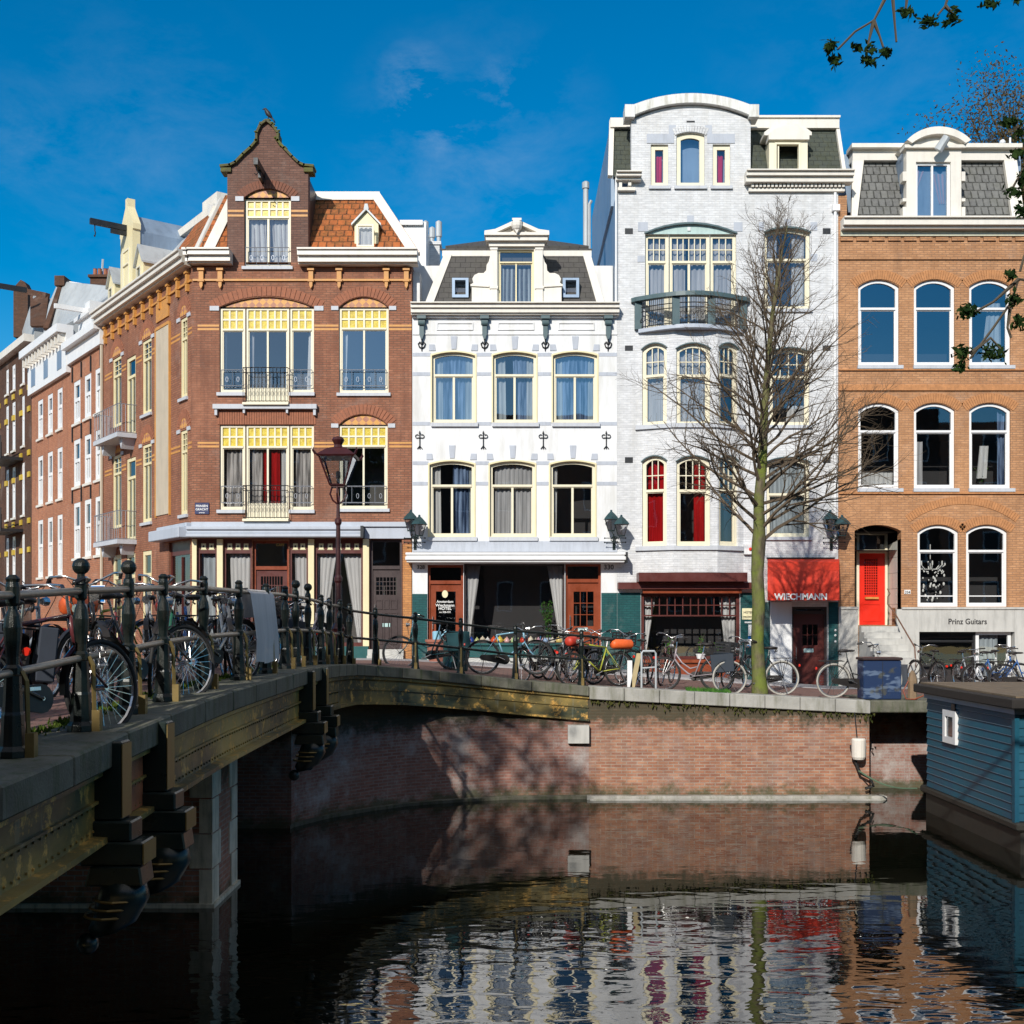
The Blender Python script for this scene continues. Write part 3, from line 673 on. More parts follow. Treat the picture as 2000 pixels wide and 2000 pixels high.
# the wall of the street level, now that its openings are known
ho = FR.holes
def rebuild_wall(F_, old_name, mat, parent, u0, u1, z0, z1, depth=.3):
    for o in [o for o in parent.children if o.name == old_name]: bpy.data.objects.remove(o)
    return wall(F_, old_name, mat, parent, u0, u1, z0, z1, depth)
rebuild_wall(FR, 'wall', M_red_brick, A, u0, u1, GA - .3, zt)

# side street front of the same house
ZT = Zz(494)
sideU = lambda px: FS.u(px)
def sw(px0, px1, z0, z1, par, **k): return win(FS, par, sideU(px0), sideU(px1), z1, z0, metric=True, **k)
UH = ((9.98, 12.3), (6.62, 9.06))
for z0, z1 in UH:
    for p0, p1 in ((220, 237), (278, 296), (352.5, 366)):
        a, b = sideU(p0), sideU(p1)
        sw(p0, p1, z0, z1, A, frame=M_yellowcream, b=.10, tr=z1 - .62, grid=(2, 3), rev=.03, mull=(.5,), sill=M_sill if p0 != 220 else None, curtains=[(C_white, 0, .4, 0, .4)])
        q = MB(FS); q.quad(*[(u, .012, z) for u, z in outline(a - .02, b + .02, z1 + .05, z1 + .34, .29)]); q.build('mosaic_panel', M_mosaic, A, recalc=False)
        voussoirs(FS, A, a - .02, b + .02, z1 + .34, .29, M_arch_brick, .25, 14)
        mb = MB(FS); mb.box(a - .26, a - .01, -.02, .03, z1 - .06, z1 + .05); mb.box(b + .01, b + .26, -.02, .03, z1 - .06, z1 + .05); mb.build('spring_stone', M_sill, A)
    sw(247, 265, z0 - .5, z1 - .25, A, frame=M_yellowcream, b=.12, tr=z1 - .9, rev=.03, mull=(.5,))
    a, b = sideU(219), sideU(267)
    mb = MB(FS); mb.box(a, b, 0, .62, z0 - .62, z0 - .48); mb.prism([(a + .1, z0 - .62), (a + .5, z0 - .62), (a + .3, z0 - .95)], 0, .4); mb.prism([(b - .5, z0 - .62), (b - .1, z0 - .62), (b - .3, z0 - .95)], 0, .4); mb.build('balcony_floor', M_sill, A)
    mb = MB(FS); zz0, zz1 = z0 - .46, z0 + .42
    for path in ([(a, 0, zz1), (a, .58, zz1), (b, .58, zz1), (b, 0, zz1)], [(a, 0, zz0), (a, .58, zz0), (b, .58, zz0), (b, 0, zz0)]): mb.tube(path, .014, 5)
    for i in range(15): u = lerp(a, b, i / 14); mb.tube([(u, .58, zz0), (u, .58, zz1)], .008, 4)
    for i in range(1, 5):
        for u in (a, b): mb.tube([(u, .58 * i / 5, zz0), (u, .58 * i / 5, zz1)], .008, 4)
    mb.build('balcony_railing', M_grey_iron, A)
for p0, p1 in ((220, 237), (247, 264), (278, 296)): sw(p0, p1, 3.0, 5.75, A, frame=M_yellowcream, b=.14, tr=5.0, rev=.03)
mb = MB(FS); mb.box(sideU(306), sideU(332), -.02, .03, 6.75, 12.35); mb.build('blind_panel', M_beige, A)
mb = MB(FS); mb.box(sideU(305), sideU(306.2), -.02, .05, 6.7, 12.42); mb.box(sideU(331.8), sideU(333.5), -.02, .05, 6.7, 12.42); mb.box(sideU(306.3), sideU(331.7), -.02, .048, 12.36, 12.45); mb.box(sideU(307), sideU(331), -.02, .04, 12.6, 13.15); mb.build('ochre_frame', M_ochre, A)
mb = MB(FS)
for z in (11.85, 11.72, 8.6, 8.47):
    for p0, p1 in ((205, 219), (238, 246.5), (266, 277), (297, 304.8), (334, 352), (367, 374.8)): mb.box(sideU(p0), sideU(p1), -.02, .006, z, z + .06)
mb.build('ochre_course', M_ochre, A)
us0, us1 = sideU(203), 40
mb = MB(FS); mb.box(us0, us1, -.02, .05, 13.18, 13.24)
mb.build('ochre_string', M_ochre, A)
for i in range(11):
    u = lerp(us0 + .3, us1 - .25, i / 10); mb = MB(FS); mb.box(u - .06, u + .06, -.02, .09, 12.95, 13.5); mb.box(u - .09, u + .09, -.02, .12, 13.45, 13.52); mb.box(u - .08, u + .08, -.02, .1, 13.17, 13.25); mb.build('ochre_bracket', M_ochre, A)
pts = [(p[0], p[1]) for p in [FS((us0, 0, 0)), (CX, CY)]]
poly = [(-.05, 13.99), (.50, 13.99), (.50, 13.93), (.44, 13.93), (.44, 13.80), (.34, 13.80), (.34, 13.65), (.24, 13.65), (.24, 13.60), (-.05, 13.60)]
mb = MB(FS); k = len(poly); mb.add([(us0, n, z) for n, z in poly] + [(us1 + n * .33, n, z) for n, z in poly], [tuple(range(k)), tuple(range(2 * k - 1, k - 1, -1))] + [(i, (i + 1) % k, (i + 1) % k + k, i + k) for i in range(k)]); mb.build('cornice', M_offwhite, A)
mb = MB(FR); mb.add([(CX + .01 - n * .33, n, z) for n, z in poly] + [(X(374), n, z) for n, z in poly], [tuple(range(k)), tuple(range(2 * k - 1, k - 1, -1))] + [(i, (i + 1) % k, (i + 1) % k + k, i + k) for i in range(k)]); mb.build('cornice', M_offwhite, A)
# side awning box and corner shop window
mb = MB(FS); a = sideU(318); mb.box(a, us1 + .1, .06, .44, Zz(1051), Zz(1030)); mb.box(a, us1 + .05, 0, .2, Zz(1030), Zz(1021)); mb.build('awning_box', M_blue_grey, A, bevel=.02)
a = sideU(330); FS.holes.append((a, us1 - .15, Zz(1262), Zz(1053), 0))
mb = MB(FS); mb.ring(outline(a, us1 - .15, Zz(1262), Zz(1053), 0), outline(a + .07, us1 - .22, Zz(1262) + .1, Zz(1053) - .4, 0), -.14, -.06); mb.box((a + us1) / 2 - .04, (a + us1) / 2, -.13, -.05, Zz(1262), Zz(1085)); o = mb.build('shop_window', M_maroon, A)
q = MB(FS); q.quad((a, -.1, Zz(1262)), (us1 - .15, -.1, Zz(1262)), (us1 - .15, -.1, Zz(1053)), (a, -.1, Zz(1053))); q.build('glass_pane', M_glass, o, recalc=False)
q = MB(FS); drape(q, a + .1, us1 - .25, a + .1, us1 - .25, Zz(1250), Zz(1084), -.25, 22); q.build('curtain', C_paleblue, o, smooth=True, recalc=False)
wall(FS, 'side_wall', M_red_brick, A, us0, us1, GA - .3, 13.62, .3)
# room behind both fronts
mb = MB(); mb.quad((X(395), DF + 1.6, 1.5), (X(803), DF + 1.6, 1.5), (X(803), DF + 1.6, 13.7), (X(395), DF + 1.6, 13.7)); mb.quad((X(452), DF + 1.3, 13.7), (X(596), DF + 1.3, 13.7), (X(596), DF + 1.3, 15.9), (X(452), DF + 1.3, 15.9))
p, q_ = FS((us0, -1.6, 0)), FS((us1 - 1, -1.6, 0)); mb.quad((p[0], p[1], 1.5), (q_[0], q_[1], 1.5), (q_[0], q_[1], 13.9), (p[0], p[1], 13.9))
for z in (6.1, 9.55, 13.3): mb.quad(FR((X(376), -.32, z)), FR((X(803), -.32, z)), FR((X(803), -1.6, z)), FR((X(395), -1.6, z))); mb.quad(FS((us0, -.32, z)), FS((us1 - .3, -.32, z)), FS((us1 - .8, -1.6, z)), FS((us0, -1.6, z)))
mb.build('room', M_room_light, A, recalc=False)
mb = MB(); mb.quad((X(804), DF + .3, 1.5), (X(804), 42, 1.5), (X(804), 42, zt), (X(804), DF + .3, zt)); b0 = FS((us0, -.3, 0)); b1 = FS((us0, -8, 0))
mb.quad((b0[0], b0[1], 1.5), (b1[0], b1[1], 1.5), (b1[0], b1[1], 13.9), (b0[0], b0[1], 13.9))
mb.quad((CX, CY + .4, 13.6), (X(804), DF + .3, 13.6), (X(804), 42, 13.6), (b1[0], b1[1], 13.6), (b0[0], b0[1], 13.6))
mb.build('back_walls', M_dark_brick, A, recalc=False)
# side mansard: tiles near the corner, zinc further on, with its crane dormer
def S(t, n, z): return FS((40 - t, n, z))
mb = MB(); mb.slab([S(.35, -.15, 13.95), S(4.0, -.15, 13.95), S(4.0, -1.7, 16.35), S(2.6, -1.7, 16.35)], .1); mb.build('side_roof', M_orange_tile, A)
mb = MB(); mb.slab([S(4.02, -.15, 13.95), S(8.0, -.15, 13.95), S(8.0, -1.7, 16.0), S(4.02, -1.7, 16.0)], -.1); mb.build('side_zinc_roof', M_zinc_light, A)
mb = MB(); mb.slab([S(2.5, -1.62, 16.25), S(6.3, -1.62, 16.25), S(6.3, -1.62, 16.5), S(2.5, -1.62, 16.5)], .15); mb.build('roof_board', M_offwhite, A)
mb = MB(); mb.slab([S(1.4, -1.3, 16.0), S(2.6, -1.62, 16.5), S(2.6, -1.62, 16.25), S(1.5, -1.2, 15.7)], .12); mb.slab([S(.1, -.12, 14.0), S(.55, -.12, 14.0), S(1.9, -1.5, 16.35), S(1.45, -1.45, 16.35)], .1); mb.build('roof_board', M_offwhite, A)
mb = MB(); mb.box(*(0, 0), 0, 0, 0, 0) if False else None
mb = MB(FS); mb.box(40 - 3.7, 40 - 2.5, -2.4, -1.75, 16.2, 16.9); mb.build('roof_hatch', M_offwhite, A)
mb = MB(FS); mb.box(40 - 8.0, 40 - 1.6, -6, -1.8, 13.7, 16.1); mb.build('roof_core', M_zinc_light, A)
c0, c1 = 40 - 6.35, 40 - 5.15; cm = (c0 + c1) / 2
mb = MB(FS); mb.prism([(c0, 13.98), (c1, 13.98), (c1, 16.1), (c1 + .06, 16.12), (c1 + .06, 16.3), (cm + .12, 16.95), (cm + .1, 17.0), (cm + .1, 17.25), (cm - .1, 17.25), (cm - .1, 17.0), (cm - .12, 16.95), (c0 - .06, 16.3), (c0 - .06, 16.12), (c0, 16.1)], -.25, 0); mb.build('crane_dormer', M_yellowcream, A)
mb = MB(FS); mb.prism([(c0 + .04, 13.9), (c1 - .04, 13.9), (c1 - .04, 16.1), (cm, 16.75), (c0 + .04, 16.1)], -2.6, -.25); mb.build('dormer_sides', M_zinc, A)
win(FS, A, c0 + .28, c1 - .28, 15.6, 14.1, metric=True, frame=M_cream, b=.06, tr=15.1, rev=-.03, hole=False, curtains=[(C_white, 0, 1, 0, 1)])
mb = MB(FS); mb.prism([(cm - .06, 16.2), (cm + .06, 16.2), (cm + .06, 16.38), (cm - .06, 16.38)], -.1, 1.15); mb.prism([(cm - .05, 16.05), (cm + .05, 16.05), (cm + .05, 16.18), (cm - .05, 16.18)], -.1, .5)
mb.tube([(cm, 1., 16.2), (cm, 1., 16.0), (cm + .07, 1., 15.93), (cm, 1., 15.82), (cm - .08, 1., 15.88)], .018, 5); mb.build('hoist_beam', M_iron, A)
for t in (4.5, 7.35):
    a, b = 40 - t - .33, 40 - t + .33; m_ = (a + b) / 2
    mb = MB(FS); mb.prism([(a, 13.95), (b, 13.95), (b, 14.85), (m_, 15.35), (a, 14.85)], -1.0, -.02); mb.build('dormer', M_yellowcream, A)
    mb = MB(FS)
    for sx in (-1, 1): mb.prism([(m_, 15.37), (m_ + sx * .42, 14.78), (m_ + sx * .42, 14.84), (m_, 15.45)], -1.2, .06)
    mb.build('dormer_roof', M_zinc_light, A)
    win(FS, A, a + .12, b - .12, 14.75, 14.1, metric=True, frame=M_cream, b=.05, rev=-.04, hole=False)
# ------------------------------------------------------------------ HOUSE 2: the narrow white house with the three bays
B = thing('townhouse', 'narrow white plastered townhouse of three bays with grey bands and a scrolled white dormer', 'house', (0, DF + 4, 2))
FR.holes = []
GB = 1.8
curt_up = [[(C_paleblue, 0, .2, 0, .2), (C_blue, .2, .82, .22, .78), (C_paleblue, .8, 1, .78, 1)], [(C_paleblue, 0, .25, .0, .28), (C_blue, .45, .82, .5, .82), (C_paleblue, .82, 1, .82, 1)], [(C_paleblue, 0, .18, 0, .2), (C_blue, .18, .85, .2, .84), (C_paleblue, .85, 1, .84, 1)]]
curt_lo = [[(C_white, 0, .2, 0, .22), (C_blue, .52, .92, .52, .92), (C_paleblue, .92, 1, .92, 1)], [(C_grey, .05, 1, .02, 1)], [(C_white, 0, .12, 0, .1)]]
for i, (p0, p1, q0, q1) in enumerate(((843, 929, 838, 927), (962, 1048, 956, 1045.5), (1079, 1167, 1074, 1163))):
    for (a, b, yt, yb, tr, cu) in ((p0, p1, 687, 826, 732, curt_up[i]), (q0, q1, 900, 1049, 948, curt_lo[i])):
        win(FR, B, a, b, yt, yb, rise=7, frame=M_cream, b=.085, tr=tr, mull=(.5,), curtains=cu, rev=.09, gl=M_glass_sky if (i != 1 and yt < 800) else M_glass)
        u0, u1, z0, z1 = FR.r(a, b, yt, yb); mb = MB(FR); mb.box(u0 - .01, u1 + .07, -.05, .08, z0 - .11, z0 - .001); mb.build('sill', M_sill, B)
        # thin outer architrave
        mb = MB(FR); mb.ring(outline(u0 - .03, u1 + .03, z0 + .002, z1 + .03, .1), outline(u0 + .012, u1 - .012, z0 + .015, z1 - .012, .1), -.03, .025); mb.build('architrave', M_yellowcream, B)
        c = (a + b) / 2; ks = [(c - 6, c + 7, yt - 30, yt - 5), (a - 5, a + 8, yt - 14, yt - 2), (b - 9, b + 4, yt - 14, yt - 2)]
        mb = MB(FR)
        for k, (x0, x1, y0, y1) in enumerate(ks):
            s = 2 if k == 0 else 0; mb.prism([(X(x0 + s), Zz(y1)), (X(x1 - s), Zz(y1)), (X(x1 + (0 if k != 1 else -2)), Zz(y0)), (X(x0 + (0 if k != 2 else 2)), Zz(y0))], -.02, .022)
        mb.build('keystone', M_blue_grey if False else pm('pale grey stone', (.43, .46, .52), .6, .08, 3), B)
GRY = pm('pale grey stone', (.43, .46, .52))
bands = []
for y0, y1, g in ((689, 696, ((806, 842), (930, 961), (1049, 1078), (1168, 1205))), (727, 734, ((806, 842), (930, 961), (1049, 1078), (1168, 1205))), (824, 831, ((806, 841), (932, 960), (1051, 1077), (1170, 1205))),
                  (901, 908, ((806, 837), (928, 955), (1047, 1073), (1164, 1205))), (941, 948, ((806, 837), (928, 955), (1047, 1073), (1164, 1205)))):
    bands += [(a, b, y0, y1) for a, b in g]
panel(FR, 'grey_band', GRY, B, bands, -.02, .008)
panel(FR, 'grey_band', GRY, B, [(806, 1205, 1057, 1078)], -.02, .03)
moulding(FR, 'cornice', M_offwhite, B, 804, 1208, 597, 618, ((.10, .42), (.45, .34), (.85, .27), (1, .2)))
mb = MB(FR)
for a, b in ((853, 924), (972, 1043), (1090, 1161)): u0, u1, z0, z1 = FR.r(a, b, 630, 645); mb.ring(outline(u0, u1, z0, z1, 0), outline(u0 + .03, u1 - .03, z0 + .03, z1 - .03, 0), -.02, .03)
mb.box(X(806), X(1205), -.02, .03, Zz(654), Zz(651.5)); mb.build('frieze_panel', M_white, B)
panel(FR, 'frieze_moulding', M_white, B, [(806, 1205, 618.2, 621.5)], -.02, .1)
for c in (824, 946.5, 1065, 1187.6):
    mb = MB(FR); a, b = X(c - 6.5), X(c + 6.5); t_, m1, m2, bo = Zz(619), Zz(634), Zz(655), Zz(664); cc = (a + b) / 2
    mb.prism([(a, t_), (b, t_), (b, m1), (b - .03, m1), (b - .03, m2), (cc + .02, bo), (cc - .02, bo), (a + .03, m2), (a + .03, m1), (a, m1)], -.02, .13)
    mb.box(a - .03, b + .03, .0, .19, t_ - .09, t_); mb.tube([(a, .15, m1), (b, .15, m1)], .06, 8)
    mb.build('cornice_bracket', M_slate_green, B)
    mb = MB(FR); mb.tube([(cc, .02, bo), (cc, .02, Zz(686))], .016, 4)
    for s in (-1, 1): mb.tube([(cc, .03, Zz(681)), (cc + s * .07, .03, Zz(678)), (cc + s * .10, .03, Zz(672)), (cc + s * .05, .03, Zz(668)), (cc + s * .03, .03, Zz(672))], .018, 4)
    mb.ball((cc, .03, Zz(671)), .04, 5); mb.build('iron_leaf', M_iron, B)
for c in (820, 944, 1061, 1184):
    mb = MB(FR); u = X(c); mb.tube([(u, .03, Zz(877)), (u, .03, Zz(843))], .015, 4); mb.prism([(u - .03, Zz(847)), (u + .03, Zz(847)), (u, Zz(841))], .015, .045)
    for s in (-1, 1):
        mb.tube([(u, .03, Zz(856))] + [(u + s * (.07 + .055 * math.cos(t)), .03, Zz(852.5) + .05 * math.sin(t)) for t in [-2.2 + k * .75 for k in range(7)]], .012, 4)
        mb.tube([(u, .03, Zz(871)), (u + s * .07, .03, Zz(877))], .012, 4)
    mb.build('wall_anchor', M_iron, B)
# roof
mb = MB(); mb.slab([P(832, 597, 31.97), P(957, 597, 31.97), P(957, 492, 33.0), P(868, 492, 33.0)], -.12); mb.slab([P(1061, 597, 31.97), P(1178, 597, 31.97), P(1150, 492, 33.0), P(1061, 492, 33.0)], -.12); mb.build('slate_roof', M_slate, B)
board('roof_board', M_offwhite, B, [((829, 597, 31.95), (869, 494, 33.0))], .22)
board('roof_board', M_offwhite, B, [((1152, 494, 33.0), (1182, 597, 31.95))], .22)
board('roof_board', M_offwhite, B, [((864, 491, 33.0), (1155, 491, 33.0))], .17)
mb = MB(); mb.box(X(862, 33), X(1156, 33), 32.98, 33.4, Zz(489, 33), Zz(486, 33)); mb.slab([P(870, 487, 33.41), P(1150, 487, 33.1), P(1075, 476, 36), P(950, 476, 36)], .1); mb.build('roof_capping', M_slate, B)
mb = MB(FR); mb.box(X(812), X(1204), -8, -1.15, Zz(620), Zz(494)); mb.build('roof_core', M_white, B)
for a, b in ((883, 915), (1099, 1131)):
    FK = Face(0, DF + .17, 1, DF + .17)
    mb = MB(FK); u0, u1, z0, z1 = FK.r(a, b, 543, 581); mb.ring(outline(u0, u1, z0, z1, 0), outline(u0 + .08, u1 - .08, z0 + .08, z1 - .06, 0), -.35, .02); o = mb.build('skylight', M_zinc, B)
    mb = MB(FK); mb.quad((u0 + .05, -.12, z0 + .05), (u1 - .05, -.12, z0 + .05), (u1 - .05, -.22, z1 - .05), (u0 + .05, -.22, z1 - .05)); mb.build('glass_pane', M_glass_sky, o, recalc=False)
    mb = MB(FK); mb.quad((u0 + .07, -.26, lerp(z0, z1, .42)), (u1 - .07, -.26, lerp(z0, z1, .42)), (u1 - .07, -.27, z1 - .05), (u0 + .07, -.27, z1 - .05)); mb.build('blind', C_white, o, recalc=False)
# dormer with pediment and scrolled flanks
FD = Face(0, DF - .05, 1, DF - .05); FD.holes = []
DZ0 = Zz(597)
win(FD, B, 973, 1043, 487, 593, frame=M_yellowcream, b=.05, tr=511, mull=(.5,), rev=.08, curtains=[(C_paleblue, 0, .42, 0, .42, 0, .75), (C_paleblue, .55, 1, .55, 1, 0, .75)])
wall(FD, 'dormer_front', M_offwhite, B, X(957), X(1061), DZ0, Zz(474), .25)
mb = MB(FD)
for s, e in ((-1, 957.5), (1, 1060.5)):
    pts = [(e, 597), (e + s * 36, 597), (e + s * 36, 562), (e + s * 38, 560), (e + s * 37, 556), (e + s * 33, 553), (e + s * 35, 545), (e + s * 31, 538), (e + s * 23, 534), (e + s * 13, 534), (e + s * 8, 529), (e + s * 7, 518), (e + s * 3, 512), (e, 500)]
    mb.prism([(X(x), Zz(y)) for x, y in pts], -.22, -.01)
    mb.prism([(X(x), Zz(y)) for x, y in ((e + s * 2, 562), (e + s * 38.5, 560), (e + s * 38.5, 556.5), (e + s * 2, 558))], -.2, .035)
mb.build('scroll_flank', M_offwhite, B)
mb = MB(FD)
for a, b in ((958, 971), (1046, 1060)): mb.box(X(a), X(b), .002, .05, Zz(596), Zz(488)); mb.box(X(a - 1.5), X(b + 1.5), .002, .075, Zz(566), Zz(561)); mb.box(X(a - 1), X(b + 1), .002, .07, Zz(490), Zz(486))
mb.build('dormer_pilaster', M_offwhite, B)
mb = MB(FD); mb.box(X(955), X(1063), -.25, .10, Zz(484), Zz(475.5)); mb.box(X(949), X(1069), -.25, .22, Zz(475.3), Zz(467)); mb.box(X(946.5), X(1072), -.25, .30, Zz(466.8), Zz(461.5))
for s in (-1, 1):
    e = 1009.3 + s * 62.5; mb.prism([(X(e), Zz(461.5)), (X(e), Zz(458)), (X(1009.3 + s * 42), Zz(455)), (X(1009.3), Zz(436)), (X(1009.3), Zz(443.5)), (X(1009.3 + s * 40), Zz(461.5))], -.25, .28)
mb.prism([(X(972), Zz(461.5)), (X(1047), Zz(461.5)), (X(1009.3), Zz(444))], -.2, .12)
mb.build('pediment', M_offwhite, B)
mb = MB(FD); mb.ball((X(1009.3), .34, Zz(449)), .16, 7, 1.15); mb.box(X(1009.3) - .13, X(1009.3) + .13, .1, .42, Zz(441), Zz(437)); mb.prism([(X(1003), Zz(455)), (X(1015), Zz(455)), (X(1009.3), Zz(467))], .2, .42); mb.build('carved_head', M_offwhite, B, smooth=False)
mb = MB(FD); mb.box(X(957), X(1061), -2.2, -.26, DZ0, Zz(470)); mb.build('dormer_sides', M_slate, B)
# ground floor
mb = MB(FR); a, b = X(795), X(1219); z0, z1 = Zz(1100), Zz(1081)
mb.box(a, b, .05, .50, z1 - .07, z1); mb.box(a + .02, b - .02, .05, .46, z1 - .11, z1 - .072); mb.box(a, b, .05, .56, z0 + .06, z1 - .112); mb.box(a + .03, b - .03, .05, .5, z0, z0 + .058); mb.build('awning_box', M_pwhite, B, bevel=.015)
mb = MB(FR); mb.box(b, b + .05, .04, .57, z0 - .01, z1 + .01); mb.build('awning_end', M_iron, B)
FR.holes += [FR.r(906, 1103, 1101, 1258) + (0,)]
win(FR, B, 906, 1103, 1101, 1258, frame=M_darkwood, b=.05, rev=.1, hole=False, gl=M_glass_dark, curtains=[(M_cream_cloth if False else C_white, .0, .15, .0, .04), (C_white, .84, 1, .97, 1)], name='shop_window')
FR.holes += [FR.r(835, 905, 1103, 1286) + (0,), FR.r(1104, 1174, 1101, 1286) + (0,)]
door(FR, 835, 905, 1103, 1137, 1285, B, M_redwood, M_redwood, ((.18, .82, .12, .90),), handle=True)
door(FR, 1104, 1174, 1101, 1134, 1285, B, M_redwood, M_redwood, ((.2, .85, .42, .88, 3, 3),), ((.12, .44, .05, .34), (.56, .88, .05, .34)), letter=.375)
fx = lambda px, py, n=0: (lambda p: FR((p[0] + X(px), p[1] + n, p[2] + Zz(py))))
mb = MB(FR); mb.prism([(X(868.5) + .085 * math.cos(t * .524), Zz(1160) + .11 * math.sin(t * .524)) for t in range(12)], -.15, -.13); mb.build('emblem', M_emblem, B)
for s, y, z in (('Amsterdam', 1177, .10), ('Wiechmann', 1184.5, .11), ('HOTEL', 1191, .12), ('no 328-332', 1197, .07)): text(s, z, M_letter, fx(868.5, y, -.14), parent=B)
text('330', .19, M_ink, fx(1189, 1112, .012), parent=B); text('328', .15, M_ink, fx(822, 1111, .012), parent=B)
panel(FR, 'teal_dado', M_teal, B, [(805.5, 834.5, 1160, 1292), (1174.5, 1205, 1158, 1300)], -.05, .012)
panel(FR, 'teal_plinth', M_tealpaint, B, [(906, 1103, 1258.3, 1284)], -.05, .05)
mb = MB(FR); mb.box(X(905), X(1104), -.06, .12, Zz(1260), Zz(1256)); mb.build('window_ledge', M_tealpaint, B)
panel(FR, 'base_stone', M_pale_stone, B, [(835, 1174, 1285, 1300)], -.05, .12)
wall(FR, 'wall', M_white, B, X(805.3), X(1205), GB - .3, Zz(598), .3)
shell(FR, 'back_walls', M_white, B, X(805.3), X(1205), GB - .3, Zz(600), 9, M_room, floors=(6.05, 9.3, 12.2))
# colourful teapots and flowers on the window ledge inside
pots = []
tp = [(920, (.02, .06, .35)), (931, (.55, .6, .25)), (942, (.8, .7, .55)), (952, (.8, .8, .8)), (964, (.75, .10, .03)), (976, (.85, .65, .1)), (990, (.85, .5, .5)), (1003, (.5, .7, .35)), (1022, (.7, .06, .03)), (1037, (.8, .75, .6)), (1052, (.75, .45, .55)), (1066, (.3, .45, .7)), (1080, (.85, .8, .7)), (1093, (.8, .6, .2))]
cn = {0: 'navy', 1: 'lime', 2: 'cream', 3: 'white', 4: 'scarlet', 5: 'yellow', 6: 'pink', 7: 'pale green', 8: 'deep red', 9: 'ivory', 10: 'rose', 11: 'light blue', 12: 'beige', 13: 'amber'}
for i, (px, c) in enumerate(tp):
    t = thing('teapot', '%s teapot on the ledge of the big cafe window' % cn[i], 'teapot', FR((X(px), -.32, Zz(1257))), 'teapots along the cafe window'); ox, oy, oz = t.location; s = random.uniform(.85, 1.15)
    mb = MB(); mb.lathe([(.045 * s, oz), (.08 * s, oz + .04), (.085 * s, oz + .09 * s), (.05 * s, oz + .15 * s), (.015, oz + .17 * s)], (ox, oy), 10); mb.tube([(ox + .07 * s, oy, oz + .07), (ox + .13 * s, oy, oz + .12), (ox + .14 * s, oy, oz + .16)], .014, 5); mb.build('pot', pm('glaze %d' % i, c, .2, .1), t, smooth=True)
    mb = MB(); mb.ball((ox, oy, oz + .18 * s), .02, 5); mb.build('lid', pm('glaze %d' % i, c, .2, .1), t)
def bush(label, name, c, r, h, stems, leaves, mat, ls=.05, cat='plant', pot=None, wild=.0, group=None):
    t = thing(name, label, cat, (c[0], c[1], c[2]), group); mb = MB(); lb = MB(); z0 = c[2]
    if pot:
        pr, ph, pmtl = pot; q = MB(); q.lathe([(pr * .75, z0), (pr, z0 + ph), (pr * 1.08, z0 + ph), (pr * 1.08, z0 + ph + .02), (pr * .9, z0 + ph + .02)], (c[0], c[1]), 12); q.build('pot', pmtl, t); z0 += ph
    for i in range(stems):
        a = random.uniform(0, 6.283); e = Vector((math.cos(a) * r * random.uniform(.3, 1), math.sin(a) * r * random.uniform(.3, 1), h * random.uniform(.6, 1))); m = e * .5 + Vector((-e.x * .25, -e.y * .25, e.z * .1))
        b0 = Vector((c[0], c[1], z0)); mb.tube([b0, b0 + m, b0 + e], [.009, .007, .003], 4)
        for k in range(leaves):
            p = b0 + (m * lerp(0, 1, k / leaves * 2) if k < leaves / 2 else m.lerp(e, k / leaves * 2 - 1)) + Vector([random.uniform(-1, 1) * ls * 1.3 for _ in range(3)])
            leafq(lb, p, ls * random.uniform(.6, 1.3))
    mb.build('stem', M_bark, t); lb.build('foliage', mat, t, recalc=False); return t
def leafq(mb, p, s):
    d = Vector((random.gauss(0, 1), random.gauss(0, 1), random.gauss(0, 1))).normalized(); e = d.orthogonal().normalized()
    e = (Matrix.Rotation(random.uniform(0, 6.28), 3, d) @ e); f = d.cross(e)
    mb.add([tuple(p - e * s), tuple(p + f * s * .45), tuple(p + e * s), tuple(p - f * s * .45)], [(0, 1, 2, 3)])
M_bark = pm('twig bark', (.085, .07, .05), .9, .3, 6)
L_green = leafm('green leaves', (.03, .10, .02), (.09, .22, .04)); L_dark = leafm('dark leaves', (.012, .03, .012), (.04, .07, .02)); L_brown = leafm('brown autumn leaves', (.07, .06, .025), (.15, .10, .045))
bush('tall green weeping fig behind the right end of the cafe window', 'pot_plant', FR((X(1072), -.55, Zz(1258))), .3, 1.15, 18, 26, L_green, .05, pot=(.12, .15, M_pwhite))
for k, (px, w) in enumerate(((903.5, 0),)):
    pass
# ------------------------------------------------------------------ HOUSE 3: the tall white painted brick hotel
C = thing('hotel_building', 'tall white painted brick hotel with an arched gable, a green bowed balcony and red curtains', 'hotel', (6, DF + 4, 1.6))
FR.holes = []
GC = 1.4
# gable windows
for p0, p1, yt, yb, rs, cu in ((1271, 1305, 282, 364, 0, [(C_pink, .1, .9, .1, .9, 0, .78)]), (1321, 1376, 259, 364, 5, []), (1392, 1426, 282, 364, 0, [(C_pink, .1, .9, .1, .9, 0, .8)])):
    win(FR, C, p0, p1, yt, yb, rise=rs, frame=M_cream, b=.13, rev=.07, sill=M_sill, curtains=cu, gl=M_glass if cu else M_glass_sky)
panel(FR, 'lintel', GRY, C, [(1263, 1316, 262, 280), (1381, 1435, 262, 280), (1306, 1320, 245, 262), (1377, 1390, 245, 262)], -.02, .02)
voussoirs(FR, C, X(1322), X(1375), Zz(258), .07, M_white_brick, .2, 13, .03)
panel(FR, 'vent', M_iron, C, [(1341, 1357, 236, 239), (1220.5, 1236, 446, 457), (1607, 1622, 446, 457), (1220.5, 1236, 675, 685), (1607, 1622, 675, 685), (1220.5, 1236, 893, 904), (1607, 1622, 893, 904)], -.02, .012)
